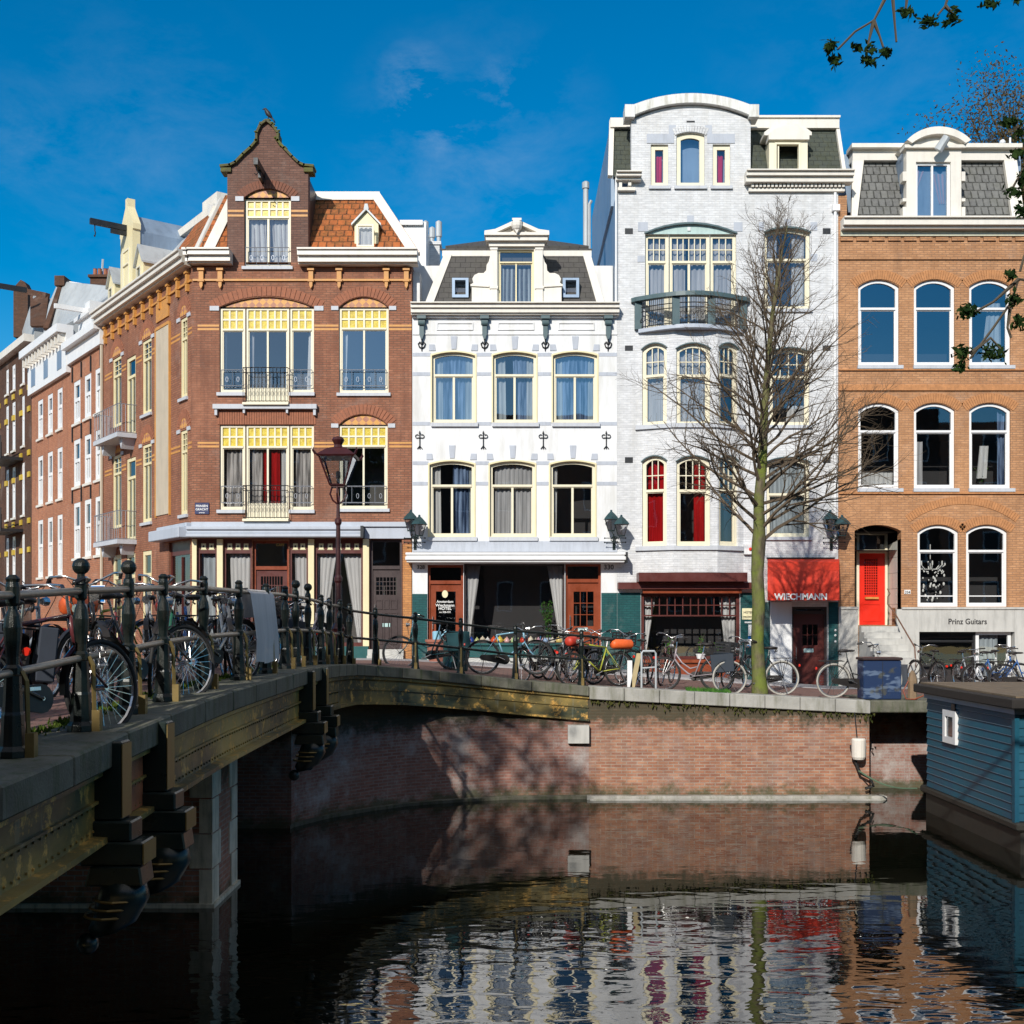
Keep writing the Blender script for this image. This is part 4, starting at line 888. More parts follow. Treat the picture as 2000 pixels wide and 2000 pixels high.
# third floor big window
ck = dict(frame=M_cream, rev=.1, b=.09)
gcu = [(C_stripe, .0, 1, 0, 1)]
win(FR, C, 1260, 1306.5, 457, 642, tr=510, grid=(3, 2), curtains=[(C_grey, 0, 1, 0, 1)], **ck)
win(FR, C, 1306.7, 1386.5, 457, 642, tr=510, grid=(6, 2), mull=(.5,), curtains=[(C_grey, 0, .42, 0, .42), (C_grey, .55, 1, .55, 1)], **ck)
win(FR, C, 1386.7, 1438, 457, 642, tr=510, grid=(3, 2), curtains=[(C_grey, 0, 1, 0, 1)], **ck)
a, b, lo, hi = FR.r(1260, 1438, 438, 457); FR.holes.append((a, b, lo - .001, hi, hi - lo))
mb = MB(FR); mb.prism(outline(a, b, lo, hi - .01, hi - lo - .01), -.3, -.05); mb.build('arch_panel', pm('pale green paint', (.42, .55, .52), .5, .05), C)
def arc_trim(F_, a, b, lo, hi, mat, parent, t=.05, n=.05):
    mb = MB(F_); o = outline(a - .03, b + .03, lo, hi + t, hi - lo + .02)[2:]; i_ = outline(a, b, lo, hi, hi - lo)[2:]
    for k in range(len(o) - 1): mb.prism([i_[k], o[k], o[k + 1], i_[k + 1]], -.03, n)
    mb.build('arch_moulding', mat, parent)
arc_trim(FR, a, b, lo, hi, M_slate_green, C)
panel(FR, 'emblem', M_pwhite, C, [(1343, 1349, 443, 450)], -.05, -.02)
win(FR, C, 1493, 1582, 446, 604, rise=8, tr=506, curtains=[(C_grey, 0, .30, 0, .22), (C_white, .68, 1, .66, 1)], sill=M_sill, **ck)
a, b, lo, hi = FR.r(1493, 1582, 446, 455); arc_trim(FR, a, b, lo, hi, M_slate_green, C)
panel(FR, 'keystone', GRY, C, [(1342, 1355, 421, 437), (1246, 1265, 434, 452), (1433, 1450, 434, 452), (1532, 1545, 428, 444), (1482, 1492, 434, 450), (1583, 1596, 434, 450), (1245, 1259, 500, 512), (1583, 1596, 496, 510), (1483, 1492, 500, 512)], -.02, .014)
# balcony: bowed green deck, rail and posts
bp = [(X(1246) + (X(1450) - X(1246)) * i / 12, .12 + .62 * math.sin(math.pi * i / 12)) for i in range(13)]
def bowed(mb, n_off, z0, z1, pts=bp, back=-.05, wide=0):
    k = len(pts); cx = (pts[0][0] + pts[-1][0]) / 2
    out_ = [(cx + (u - cx) * (1 + wide), n + n_off) for u, n in pts]; vs = [(out_[0][0], back, z0)] + [(u, n, z0) for u, n in out_] + [(out_[-1][0], back, z0)]; q = len(vs)
    mb.add(vs + [(u, n, z1) for u, n, _ in vs], [tuple(range(q)), tuple(range(2 * q - 1, q - 1, -1))] + [(i, (i + 1) % q, (i + 1) % q + q, i + q) for i in range(q)])
mb = MB(FR); bowed(mb, 0, Zz(652), Zz(645)); mb.build('balcony_floor', M_blue_grey, C)
mb = MB(FR)
def strip(mb, pts, w0, w1, z0, z1):
    for (a, na), (b, nb) in zip(pts, pts[1:]): mb.add([(a, na + w0, z0), (b, nb + w0, z0), (b, nb + w1, z0), (a, na + w1, z0), (a, na + w0, z1), (b, nb + w0, z1), (b, nb + w1, z1), (a, na + w1, z1)], [(0, 3, 2, 1), (4, 5, 6, 7), (0, 1, 5, 4), (2, 3, 7, 6)])
bpw = [(bp[0][0] - .12, -.02)] + bp + [(bp[-1][0] + .12, -.02)]
strip(mb, [(u * 1 + (u - X(1348)) * .05, n) for u, n in bpw], -.12, .10, Zz(592), Zz(584)); mb.build('balcony_rail', M_slate_green, C)
mb = MB(FR)
for k in (0, 4, 8, 12): u, n = bp[k]; mb.box(u - .1, u + .1, n - .14, n - .0, Zz(645), Zz(592))
mb.build('balcony_post', M_slate_green, C)
mb = MB(FR)
for zf in (641, 603, 612): mb.tube([(u, n - .06, Zz(zf)) for u, n in bp], .014, 4)
for i in range(60):
    f = i / 59 * 12; k = min(11, int(f)); u = lerp(bp[k][0], bp[k + 1][0], f - k); n = lerp(bp[k][1], bp[k + 1][1], f - k) - .06; mb.tube([(u, n, Zz(645)), (u, n, Zz(592))], .008, 3)
for i in range(26):
    f = i / 25 * 11.9; k = int(f); u = lerp(bp[k][0], bp[k + 1][0], f - k); n = lerp(bp[k][1], bp[k + 1][1], f - k) - .06
    mb.tube([(u + .075 * math.cos(t * .9), n, Zz(626) + .10 * math.sin(t * .9 + (i % 2))) for t in range(6)], .012, 3)
mb.build('balcony_railing', M_iron, C)
# the shallow bay of the two floors under it
ub0, ub1 = X(1244), X(1452)
bay = [Face(ub0, DF, X(1312), DF - .42), Face(X(1312), DF - .42, X(1396), DF - .42), Face(X(1396), DF - .42, ub1, DF)]
zb0, zb1 = Zz(1119), Zz(652)
FR.holes.append((ub0 + .001, ub1 - .001, zb0, zb1 - .002, 0))
for f_, (p0, p1) in zip(bay, ((1254, 1302), (1321, 1387), (1404, 1442))):
    f_.len = {0: math.hypot(X(1312) - ub0, .42), 1: X(1396) - X(1312), 2: math.hypot(ub1 - X(1396), .42)}[bay.index(f_)]
    for (yt, yb, tr, cu) in ((671, 831, 733, [(C_grey, 0, 1, 0, 1)]), (891, 1066, 958, None)):
        i = bay.index(f_)
        if cu is None: cu = [[(C_red, 0, 1, 0, 1)], [(C_red, .58, 1, .58, 1)], [(C_red, 0, .42, 0, .42), (C_paleblue, .5, 1, .5, 1)]][i]
        win(f_, C, p0, p1, yt, yb, rise=10, frame=M_cream, b=.10, tr=tr, grid=((3, 4, 3)[i], 2), rev=.08, curtains=cu)
        u0, u1, z0, z1 = f_.r(p0, p1, yt, yb); arc_trim(f_, u0, u1, z1 - .145, z1, M_slate_green, C, .03, .04)
    wall(f_, 'bay_wall', M_white_brick, C, 0, f_.len, zb0, zb1, .25, ends=False)
bayp = [(ub0, 0), (X(1312), .42), (X(1396), .42), (ub1, 0)]
for y0, y1 in ((832, 840), (1068, 1076)):
    mb = MB(FR); strip(mb, [(ub0 - .05, .0)] + bayp[1:3] + [(ub1 + .05, 0)], -.06, .07, Zz(y1), Zz(y0)); mb.build('bay_sill', M_sill, C)
mb = MB(FR); mb.prism([(ub0 - .05, 0), (ub1 + .05, 0)] + [(0, 0)], 0, 0) if False else mb.quad(*[(u, n, zb0) for u, n in bayp]); mb.quad(*[(u, n, zb1) for u, n in bayp]); mb.build('bay_soffit', M_white, C, recalc=False)
win(FR, C, 1503, 1581, 680, 831, rise=8, frame=M_cream, b=.09, tr=735, grid=(4, 2), rev=.1, sill=M_sill, gl=M_glass, curtains=[(C_white, .55, 1, .4, 1, 0, .25)])
win(FR, C, 1497, 1581, 894, 1049, rise=8, frame=M_cream, b=.09, tr=965, rev=.1, sill=M_sill, curtains=[(C_paleblue, 0, 1, 0, 1)])
for (a_, b__, yt) in ((1503, 1581, 680), (1497, 1581, 894)):
    u0, u1, z0, z1 = FR.r(a_, b__, yt, yt + 8); arc_trim(FR, u0, u1, z0, z1, M_slate_green, C, .03)
# ground floor
panel(FR, 'canopy_board', M_maroon, C, [(1243, 1451, 1120, 1137)], -.05, .62)
panel(FR, 'canopy_beam', M_maroon, C, [(1205.5, 1470, 1138, 1151)], -.05, .30)
panel(FR, 'wood_beam', M_redwood, C, [(1254, 1446, 1151.3, 1159)], -.05, .2)
panel(FR, 'teal_dado', M_teal, C, [(1205.5, 1251, 1158, 1310), (1446, 1474, 1158, 1330)], -.05, .014)
win(FR, C, 1252, 1445, 1159, 1288, frame=M_maroon, b=.09, rev=.06, name='shop_window', gl=M_glass_dark, curtains=[(C_white, 0, .14, 0, .03), (C_white, .82, 1, .90, 1)])
o = [c for c in C.children if c.name.startswith('shop_window')][-1]
mb = MB(FR); a, b, lo, hi = FR.r(1258, 1441, 1163, 1201); mb.box(a, b, -.14, -.05, lo - .04, lo)
for k in range(1, 12): u = lerp(a, b, k / 12); mb.box(u - .014, u + .014, -.13, -.06, lo, hi)
mb.box(a, b, -.128, -.062, (lo + hi) / 2 - .014, (lo + hi) / 2 + .014); mb.build('glazing_bar', M_maroon, o)
mb = MB(FR); mb.box(X(1252), X(1446), -.1, .12, Zz(1294), Zz(1288)); mb.build('window_ledge', M_redwood, C)
panel(FR, 'shop_panel', M_redwood, C, [(1252, 1445, 1294.3, 1330)], -.05, .03)
panel(FR, 'notice', M_emblem, C, [(1449, 1473, 1188, 1210)], 0, .03); panel(FR, 'notice', M_pwhite, C, [(1454, 1472, 1214, 1217), (1461, 1473, 1220, 1242)], 0, .03); panel(FR, 'notice', M_bluesign, C, [(1461, 1473, 1243, 1248), (1461, 1473, 1262, 1264)], 0, .03); panel(FR, 'notice', M_pwhite, C, [(1460, 1473, 1248.3, 1261.7)], 0, .03)
text('HOTEL', .085, M_ink, fx(1461, 1198, .035), parent=C); text('WIECHMANN', .05, M_ink, fx(1461, 1206, .035), parent=C)
panel(FR, 'awning_rail', M_ink, C, [(1497, 1629, 1089, 1091)], 0, .12)
FR.holes += [FR.r(1547, 1617, 1185, 1346) + (0,)]
door(FR, 1547, 1617, 1185, 1196, 1345, C, M_darkwood, M_maroon, ((.3, .8, .58, .86, 3, 2),), ((.12, .88, .06, .45),), letter=.51)
panel(FR, 'pier', M_pwhite, C, [(1504, 1546, 1176, 1347)], -.05, .02)
panel(FR, 'teal_dado', M_teal, C, [(1618, 1636.5, 1176, 1347), (1474.2, 1503.6, 1176, 1347)], -.05, .014)
mb = MB(FR)
for y in (1231, 1241, 1253): mb.ball((X(1631), .03, Zz(y)), .035, 5)
mb.build('door_bell', M_pwhite, C)
panel(FR, 'alarm_box', M_pwhite, C, [(1452, 1469, 1063, 1083)], 0, .12)
mb = MB(FR); mb.lathe([(.001, 0), (.06, 0), (.05, .05), (.001, .06)]) if False else mb.ball((X(1464), .13, Zz(1073)), .05, 5); mb.build('alarm_lamp', M_reddoor, C)
# the red awning with its name
fa = Face(0, DF, 1, DF); mb = MB(FR); ua, ub = X(1499), X(1641 - 2); prof = [(.06, Zz(1092)), (.55, Zz(1099)), (.95, Zz(1118)), (1.12, Zz(1143)), (1.16, Zz(1174))]
n_ = 14; ins = [.0, .0, .0, .0, .0]; vs = []
for n, z in prof:
    for i in range(n_ + 1): vs.append((lerp(ua * (DF - n) / DF, (ub - .06 * (prof[-1][1] < z - 2)) * (DF - n) / DF, i / n_), n + .012 * math.sin(i * 1.9), z))
mb.add(vs, [(j * (n_ + 1) + i, j * (n_ + 1) + i + 1, (j + 1) * (n_ + 1) + i + 1, (j + 1) * (n_ + 1) + i) for j in range(4) for i in range(n_)])
for e, uu in ((0, ua), (1, ub)):
    mb.quad(*([(uu * (DF - n) / DF, n, z) for n, z in prof] + [(uu, .06, prof[-1][1])]))
AW = mb.build('awning', M_red, C, recalc=False)
sc_ = (DF - 1.17) / DF
text('WIECHMANN', .235, M_letter, lambda p: ((p[0] * 1.02 + X(1564)) * sc_, DF - 1.19 - p[1], HC - (1171 - Y0) * (DF - 1.19) / F + p[2]), parent=C, bold=.03)
wall(FR, 'wall', M_white_brick, C, X(1205.2), X(1637), GC - .3, Zz(372), .3)
wall(FR, 'gable_wall', M_white_brick, C, X(1233), X(1466), Zz(372) + .001, Zz(236), .3)
# arched head of the gable
ga = outline(X(1233), X(1466), Zz(236), Zz(206), (Zz(206) - Zz(236)), 20); mb = MB(FR); mb.prism(ga, -.3, 0); mb.build('gable_arch', M_white_brick, C)
mb = MB(FR); o1 = outline(X(1227), X(1472), Zz(216), Zz(187), Zz(187) - Zz(213), 20)[2:]; i1 = outline(X(1229), X(1470), Zz(234), Zz(205), Zz(205) - Zz(233), 20)[2:]
for k in range(len(o1) - 1): mb.prism([i1[k], o1[k], o1[k + 1], i1[k + 1]], -.34, .16)
o2 = outline(X(1230), X(1469), Zz(219), Zz(191), Zz(191) - Zz(216), 20)[2:]
for s, e in ((-1, 1229), (1, 1470)): mb.box(X(e) - .14, X(e) + .14, -.33, .20, Zz(234), Zz(210))
mb.build('gable_cornice', pm('weathered white', (.68, .68, .66), .6, .08, 3, dirt=.5, dirtcol=(.3, .28, .2)), C)
moulding(FR, 'cornice', M_offwhite, C, 1202, 1251, 344, 357, ((.15, .42), (.6, .34), (1, .22))); panel(FR, 'cornice_block', M_offwhite, C, [(1208, 1214, 357.2, 369), (1226, 1232, 357.2, 366), (1206, 1240, 369, 375)], -.02, .14)
moulding(FR, 'cornice', M_offwhite, C, 1453, 1661, 342, 362, ((.12, .46), (.5, .38), (1, .28)))
mb = MB(FR)
for i in range(24): u = lerp(X(1468), X(1644), i / 23); mb.box(u - .035, u + .035, -.02, .17, Zz(369), Zz(362.3))
mb.box(X(1461), X(1648), -.02, .10, Zz(376), Zz(370)); mb.build('dentils', M_offwhite, C)
# roofs
mb = MB(); mb.slab([P(1460, 343, 32.0), P(1650, 343, 32.0), P(1635, 240, 32.9), P(1460, 240, 32.9)], -.1); mb.slab([P(1198, 345, 32.0), P(1240, 345, 32.0), P(1240, 240, 32.9), P(1197, 240, 32.9)], -.1); mb.build('slate_roof', M_green_slate, C)
mb = MB(FR); mb.box(X(1463, 32.8), X(1636, 32.8), -1.1, -.72, Zz(255, 32.8), Zz(233, 32.8)); mb.box(X(1463, 32.8), X(1637, 32.8), -1.1, -.66, Zz(236, 32.8), Zz(232, 32.8)); mb.box(X(1191, 32.8), X(1232, 32.8), -1.1, -.72, Zz(253, 32.8), Zz(235, 32.8)); mb.build('roof_board', M_offwhite, C)
mb = MB(FR); mb.box(X(1200), X(1236), -9, -1.12, Zz(374), Zz(238, 33)); mb.box(X(1236.1), X(1462), -9, -.35, Zz(374), Zz(240)); mb.box(X(1462.1), X(1640), -9, -1.12, Zz(374), Zz(238, 33)); mb.build('roof_core', M_zinc, C)
board('roof_board', M_offwhite, C, [((1187, 344, 31.95), (1190, 236, 32.9))], .14); board('roof_board', M_offwhite, C, [((1636, 236, 32.9), (1652, 343, 31.95))], .1)
FE = Face(0, DF - .02, 1, DF - .02); FE.holes = [FE.r(1513, 1563, 279, 341) + (0,)]
wall(FE, 'dormer_front', M_cream, C, X(1502), X(1577), Zz(342), Zz(272), .2)
mb = MB(FE); a, b, lo, hi = FE.r(1500, 1579, 247, 275); mb.prism(outline(a, b, lo, hi, .25), -.3, .1); mb.prism(outline(a - .1, b + .1, Zz(264), Zz(240), .26), -1.3, -.02); mb.build('dormer_hood', M_offwhite, C)
mb = MB(FE); u0, u1, z0, z1 = FE.r(1513, 1563, 279, 341); mb.ring(outline(u0, u1, z0, z1, 0), outline(u0 + .05, u1 - .05, z0 + .03, z1 - .05, 0), -.12, .03)
mb.add([(u0 + .08, .02, z0), (u0 + .2, -.62, z0 + .0), (u0 + .2, -.62, z1 - .1), (u0 + .08, .02, z1 - .1), (u0 + .12, .02, z0), (u0 + .24, -.62, z0), (u0 + .24, -.62, z1 - .1), (u0 + .12, .02, z1 - .1)], [(0, 1, 2, 3), (4, 5, 6, 7), (0, 1, 5, 4), (3, 2, 6, 7), (1, 2, 6, 5), (0, 3, 7, 4)]); o = mb.build('window', M_cream, C)
mb = MB(FE); mb.quad((X(1503), -.25, Zz(342)), (X(1503), -1.25, Zz(342)), (X(1503), -1.25, Zz(272)), (X(1503), -.25, Zz(272))); mb.quad((X(1576), -.25, Zz(342)), (X(1576), -1.25, Zz(342)), (X(1576), -1.25, Zz(272)), (X(1576), -.25, Zz(272))); mb.quad((X(1503), -1.2, Zz(342)), (X(1576), -1.2, Zz(342)), (X(1576), -1.2, Zz(272)), (X(1503), -1.2, Zz(272))); mb.build('dormer_sides', M_cream, C, recalc=False)
shell(FR, 'back_walls', M_zinc, C, X(1205.2), X(1637), GC - .3, Zz(373), 10, M_room, floors=(5.4, 9.2, 12.25))
# drainpipes and the flue on the party wall
mb = MB(FR); mb.tube([(X(1203), .08, Zz(596)), (X(1203), .08, Zz(352)), (X(1206), .12, Zz(346))], .035, 6); mb.tube([(X(1630), .07, Zz(1060)), (X(1630), .07, Zz(378))], .04, 6); mb.box(X(1624), X(1638), .0, .14, Zz(414), Zz(402)); mb.build('drainpipe', M_pwhite, C)
fl = thing('flue_pipe', 'pale metal flue pipe rising behind the roof of the narrow white house', 'flue', P(1137, 494, 34))
mb = MB(); c = P(1144, 494, 34); zt_ = Zz(357, 34); mb.lathe([(.08, c[2] - .5), (.08, zt_ - .2), (.11, zt_ - .18), (.11, zt_), (.05, zt_ + .04)], (c[0], c[1]), 12); mb.build('pipe', M_zinc_light, fl, smooth=False)
mb = MB(); mb.tube([P(1151, 494, 34), P(1151, 400, 34), P(1155, 392, 34)], .05, 6); mb.build('side_pipe', M_zinc_light, fl)
# window plants
for i, (px, py, r, h, st, pot, lab) in enumerate(((1368, 1286, .16, .62, 9, (.13, .12, M_pwhite), 'bushy jade plant in a low white pot in the hotel window'), (1405, 1287, .22, .5, 9, (.1, .08, M_sill), 'sprawling stemmed plant at the right of the hotel window'), (1308, 1287, .2, .55, 9, (.09, .12, M_darkwood), 'twiggy green plant at the left of the hotel window'))):
    bush(lab, 'pot_plant', FR((X(px), .02, Zz(py) - .01)), r, h, st, 9, L_green, .04, pot=pot, group='plants in the hotel window')
# ------------------------------------------------------------------ HOUSE 4: the orange brick house with the red door
D = thing('orange_brick_house', 'orange brick house with arched white windows and a red door up stone steps', 'house', (13, DF + 4, 1.6))
FR.holes = []
GD = 1.4
lastx = 2030
for r, (yt, yb, tr) in enumerate(((546, 714, 602), (787, 954, 842))):
    for i, (p0, p1) in enumerate(((1676, 1756), (1785, 1865), (1893, 1974))):
        cu = [] if r == 0 and i < 2 else ([(C_paleblue, .55, .9, .35, .95, 0, .75)] if r == 0 else [[(C_white, .12, 1, .12, 1, 0, .17)], [(C_grey, 0, .24, 0, .24, 0, .55)], [(C_blue, .80, 1, .80, 1), (C_white, .3, .55, .2, .5, .1, .5)]][i])
        win(FR, D, p0, p1, yt, yb, rise=14, frame=M_pwhite, b=.085, tr=tr, rev=.07, gl=M_glass_sky if r == 0 else M_glass, curtains=cu)
        u0, u1, z0, z1 = FR.r(p0, p1, yt, yb); mb = MB(FR); mb.box(u0 - .03, u1 + .1, -.1, .08, z0 - .10, z0 - .001); mb.build('sill', M_sill, D)
        voussoirs(FR, D, u0 - .02, u1 + .02, z1 + .01, .2, M_orange_arch, .26, 23)
for p0, p1 in ((1792, 1872), (1887, 1967.5)):
    win(FR, D, p0, p1, 1025, 1185, rise=14, frame=M_pwhite, b=.085, tr=1076, rev=.07, gl=M_glass, curtains=[(C_white, 0, 1, 0, 1, .0, .02)] and [])
    u0, u1, z0, z1 = FR.r(p0, p1, 1025, 1185); voussoirs(FR, D, u0 - .02, u1 + .02, z1 + .01, .2, M_orange_arch, .24, 22)
    mb = MB(FR); mb.box(u0 + .08, u1 - .12, -.13, -.08, Zz(1165) , Zz(1163)); mb.build('window_bar', M_pwhite, D)
u0, u1 = X(1785), X(1975); voussoirs(FR, D, u0, u1, Zz(985), .42, M_orange_arch, .22, 44)
moulding(FR, 'cornice', M_offwhite, D, 1641, lastx, 432, 452, ((.14, .44), (.75, .36), (1, .25)))
panel(FR, 'frieze_moulding', pm('faded green cream', (.55, .54, .42), .5, .06), D, [(1641, lastx, 452.2, 462)], -.02, .06)
cs = [(1641 + 31 * i + (0 if i else 0), 1641 + 31 * i + 24, 464, 471) for i in range(13)]
panel(FR, 'corbel_course', M_orange_brick, D, cs, -.02, .05)
panel(FR, 'corbel_course', M_orange_brick, D, [(1638, lastx, 497, 507.5)], -.02, .05); panel(FR, 'string_course', M_orange_arch, D, [(1638, lastx, 721.5, 724), (1638, lastx, 752, 763), (1638, lastx, 961, 965)], -.02, .055)
# porch
a, b, lo, hi = FR.r(1669, 1760, 1025, 1221); FR.holes.append((a, b, lo, hi, .17))
pr = 1.15
mb = MB(FR)
mb.quad((a, -pr, lo), (b, -pr, lo), (b, -pr, hi), (a, -pr, hi)); mb.build('porch_back', M_darkwood, D, recalc=False)
mb = MB(FR); mb.quad((a, -.3, lo), (a, -pr, lo), (a, -pr, hi), (a, -.3, hi)); mb.quad((b, -.02, lo), (b, -pr, lo), (b, -pr, Zz(1060)), (b, -.02, Zz(1052))); mb.quad((a, 0, lo), (b, 0, lo), (b, -pr, lo), (a, -pr, lo)); mb.build('porch_tiles', M_tilewhite, D, recalc=False)
mb = MB(FR); mb.quad((a, -.3, hi - .17), (b, -.3, hi - .17), (b, -pr, hi - .17), (a, -pr, hi - .17)); mb.build('porch_ceiling', M_darkwood, D, recalc=False)
FP = Face(0, DF + 1.0, 1, DF + 1.0)
door(FP, 1674, 1734, 1040, 1077, 1221, D, M_cream, M_reddoor, ((.22, .72, .42, .92, 7, 14),), ((.15, .85, .05, .3),), rev=.02, handle=False)
mb = MB(FP); mb.box(X(1690, 32.9), X(1716, 32.9), -.05, .02, HC - (1168 - Y0) * 32.9 / F - .03, HC - (1168 - Y0) * 32.9 / F + .03); mb.build('letter_box', M_ochre, D)
panel(FR, 'number_plate', M_pwhite, D, [(1766, 1778, 1152, 1160)], 0, .02); text('334', .1, M_ink, fx(1772, 1159, .024), parent=D)
# steps
mb = MB(FR)
for i in range(6): z1 = Zz(1223) - i * .17; mb.box(X(1677), X(1748), -.02, .25 + .27 * i, z1 - .17, z1 - .001)
mb.build('front_steps', M_pale_stone, D)
mb = MB(FR); mb.tube([(X(1733), .05, Zz(1165)), (X(1731), .12, Zz(1180)), (X(1739), .3, Zz(1195)), (X(1752), 1.4, Zz(1262)), (X(1753), 1.45, Zz(1300))], .02, 6); mb.tube([(X(1733), 0, Zz(1150)), (X(1736), .1, Zz(1160)), (X(1733), .05, Zz(1165))], .015, 5); mb.build('handrail', pm('rusty brown iron', (.16, .08, .05), .5, .3), D)
# stone base with the basement shop
panel(FR, 'stone_base', M_pale_stone, D, [(1637.3, 1675, 1188, 1370, -.3, .05), (1637.3, 1675.5, 1185, 1190, -.1, .09)], 0, 0)
panel(FR, 'stone_base', M_pale_stone, D, [(1750, 1794, 1190, 1370, -.3, .06), (1794.2, 1979.8, 1190, 1234, -.3, .06), (1980, lastx, 1190, 1370, -.3, .06), (1760, lastx, 1186, 1190, -.1, .1)], 0, 0)
FR.holes += [(X(1637), X(1676), GD - .3, Zz(1187), 0), (X(1749), X(lastx), GD - .3, Zz(1187), 0), (X(1677), X(1749), GD - .3, Zz(1223), 0)]
win(FR, D, 1795, 1908, 1234, 1345, frame=M_ink, b=.05, rev=.12, tr=1252, gl=M_glass_dark, name='shop_window', hole=False)
win(FR, D, 1909, 1978, 1234, 1345, frame=M_pwhite, b=.09, rev=.12, tr=None, name='shop_door', hole=False, curtains=[(C_paleblue, 0, .75, 0, .75)])
text('Prinz Guitars', .225, M_ink, lambda p: FR((p[0] * .92 + X(1888), p[1] + .066, p[2] + Zz(1219))), parent=D)
wall(FR, 'wall', M_orange_brick, D, X(1637.3), X(lastx), GD - .3, Zz(434), .3)
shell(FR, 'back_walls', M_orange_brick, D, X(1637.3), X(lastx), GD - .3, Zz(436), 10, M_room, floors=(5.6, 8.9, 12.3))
# mansard
mb = MB(); mb.slab([P(1668, 432, 31.98), P(1770, 432, 31.98), P(1770, 312, 32.9), P(1680, 312, 32.9)], -.1); mb.slab([P(1877, 432, 31.98), P(1990, 432, 31.98), P(1970, 312, 32.9), P(1877, 312, 32.9)], -.1); mb.build('shingle_roof', M_shingle, D)
board('roof_board', M_offwhite, D, [((1660, 432, 31.95), (1664, 290, 32.85))], .28) if False else None
mb = MB(FR)
def skew(mb, pts, n0, n1): mb.prism([(X(x), Zz(y)) for x, y in pts], n0, n1)
mb2 = MB(); mb2.slab([P(1661, 432, 31.9), P(1672, 432, 31.9), P(1686, 312, 32.85), P(1663, 312, 32.85)], .12); mb2.slab([P(1974, 432, 31.9), P(1998, 432, 31.9), P(1982, 312, 32.85), P(1957, 312, 32.85)], .12); mb2.build('roof_board', M_offwhite, D)
mb = MB(FR); mb.box(X(1663, 32.8), X(1983, 32.8), -1.15, -.78, Zz(316, 32.8), Zz(296, 32.8)); mb.box(X(1658, 32.8), X(1988, 32.8), -1.15, -.6, Zz(296, 32.8) + .002, Zz(288, 32.8)); mb.build('roof_board', M_offwhite, D)
mb = MB(FR); mb.box(X(1645), X(lastx), -8, -1.16, Zz(436), Zz(300, 33)); mb.build('roof_core', M_zinc, D)
FG = Face(0, DF - .02, 1, DF - .02); FG.holes = []
win(FG, D, 1789, 1857, 316, 429, frame=M_pwhite, b=.07, rev=.08, mull=(.5,), gl=M_glass_sky, curtains=[(C_lilac, 0, .35, 0, .05, .55, 1), (C_lilac, .55, 1, .8, 1, .3, .85)])
wall(FG, 'dormer_front', M_offwhite, D, X(1770), X(1877), Zz(431), Zz(290), .25)
mb = MB(FG); mb.box(X(1764), X(1883), -.3, .12, Zz(292), Zz(286)); mb.prism(outline(X(1768), X(1880), Zz(286), Zz(266), Zz(266) - Zz(283)), -.2, .03)
o1 = outline(X(1766), X(1890), Zz(288), Zz(254), Zz(254) - Zz(280), 16)[2:]; i1 = outline(X(1776), X(1880), Zz(290), Zz(268), Zz(268) - Zz(286), 16)[2:]
for k in range(len(o1) - 1): mb.prism([i1[k], o1[k], o1[k + 1], i1[k + 1]], -1.3, .22)
mb.build('dormer_pediment', M_offwhite, D)
mb = MB(FG)
for s, e in ((-1, 1769.5), (1, 1877.5)):
    for y0, y1 in ((336, 354), (388, 394), (405, 430)): mb.box(min(X(e), X(e + s * 7)), max(X(e), X(e + s * 7)), -.25, .015, Zz(y1), Zz(y0))
mb.build('dormer_quoin', M_offwhite, D)
mb = MB(FG); mb.box(X(1771), X(1876), -1.4, -.26, Zz(431), Zz(288)); mb.build('dormer_sides', M_zinc, D)
mb = MB(FG); mb.tube([(X(1829), 0, Zz(286)), (X(1834), .28, Zz(284))], .05, 6); mb.tube([(X(1824), .3, Zz(303)), (X(1838), .42, Zz(280))], [.13, .11], 10); mb.build('floodlight', M_zinc_light, D)
mb = MB(FR); mb.box(X(1638), X(1655), -.6, -.05, Zz(434), Zz(380)); mb.build('brick_stub', M_orange_brick, D)

bush('leafy green pot plant in the rightmost middle window of the orange house', 'pot_plant', FR((X(1925), -.35, Zz(951))), .22, .55, 10, 10, L_green, .05, pot=(.1, .15, M_ink))
t = thing('chandelier', 'white glass chandelier hanging in the left ground floor window of the orange house', 'chandelier', FR((X(1831), -.55, Zz(1110))))
mb = MB(FR); u = X(1831); z = Zz(1102); mb.tube([(u, -.55, z + .6), (u, -.55, z - .1)], .012, 4)
for k in range(8): a = k * .785; e = (u + .42 * math.cos(a), -.55 + .16 * math.sin(a), z); mb.tube([(u, -.55, z - .12), (u + .25 * math.cos(a), -.55 + .1 * math.sin(a), z - .12), e], .014, 4); mb.tube([e, (e[0], e[1], z + .12)], .022, 5)
for k in range(26): mb.ball((u + random.uniform(-.38, .38), -.55, z - .12 - random.uniform(0, .12)), .022, 4)
mb.build('frame', M_letter, t)
t = thing('glass_display', 'cluster of small white glass ornaments below the chandelier', 'ornament', FR((X(1850), -.5, Zz(1170)))); mb = MB(FR)
for k in range(30): mb.ball((X(random.uniform(1815, 1864)), -.5 - random.uniform(0, .2), Zz(random.uniform(1122, 1172))), random.uniform(.015, .035), 4, 1.6)
mb.build('glass_piece', M_letter, t)
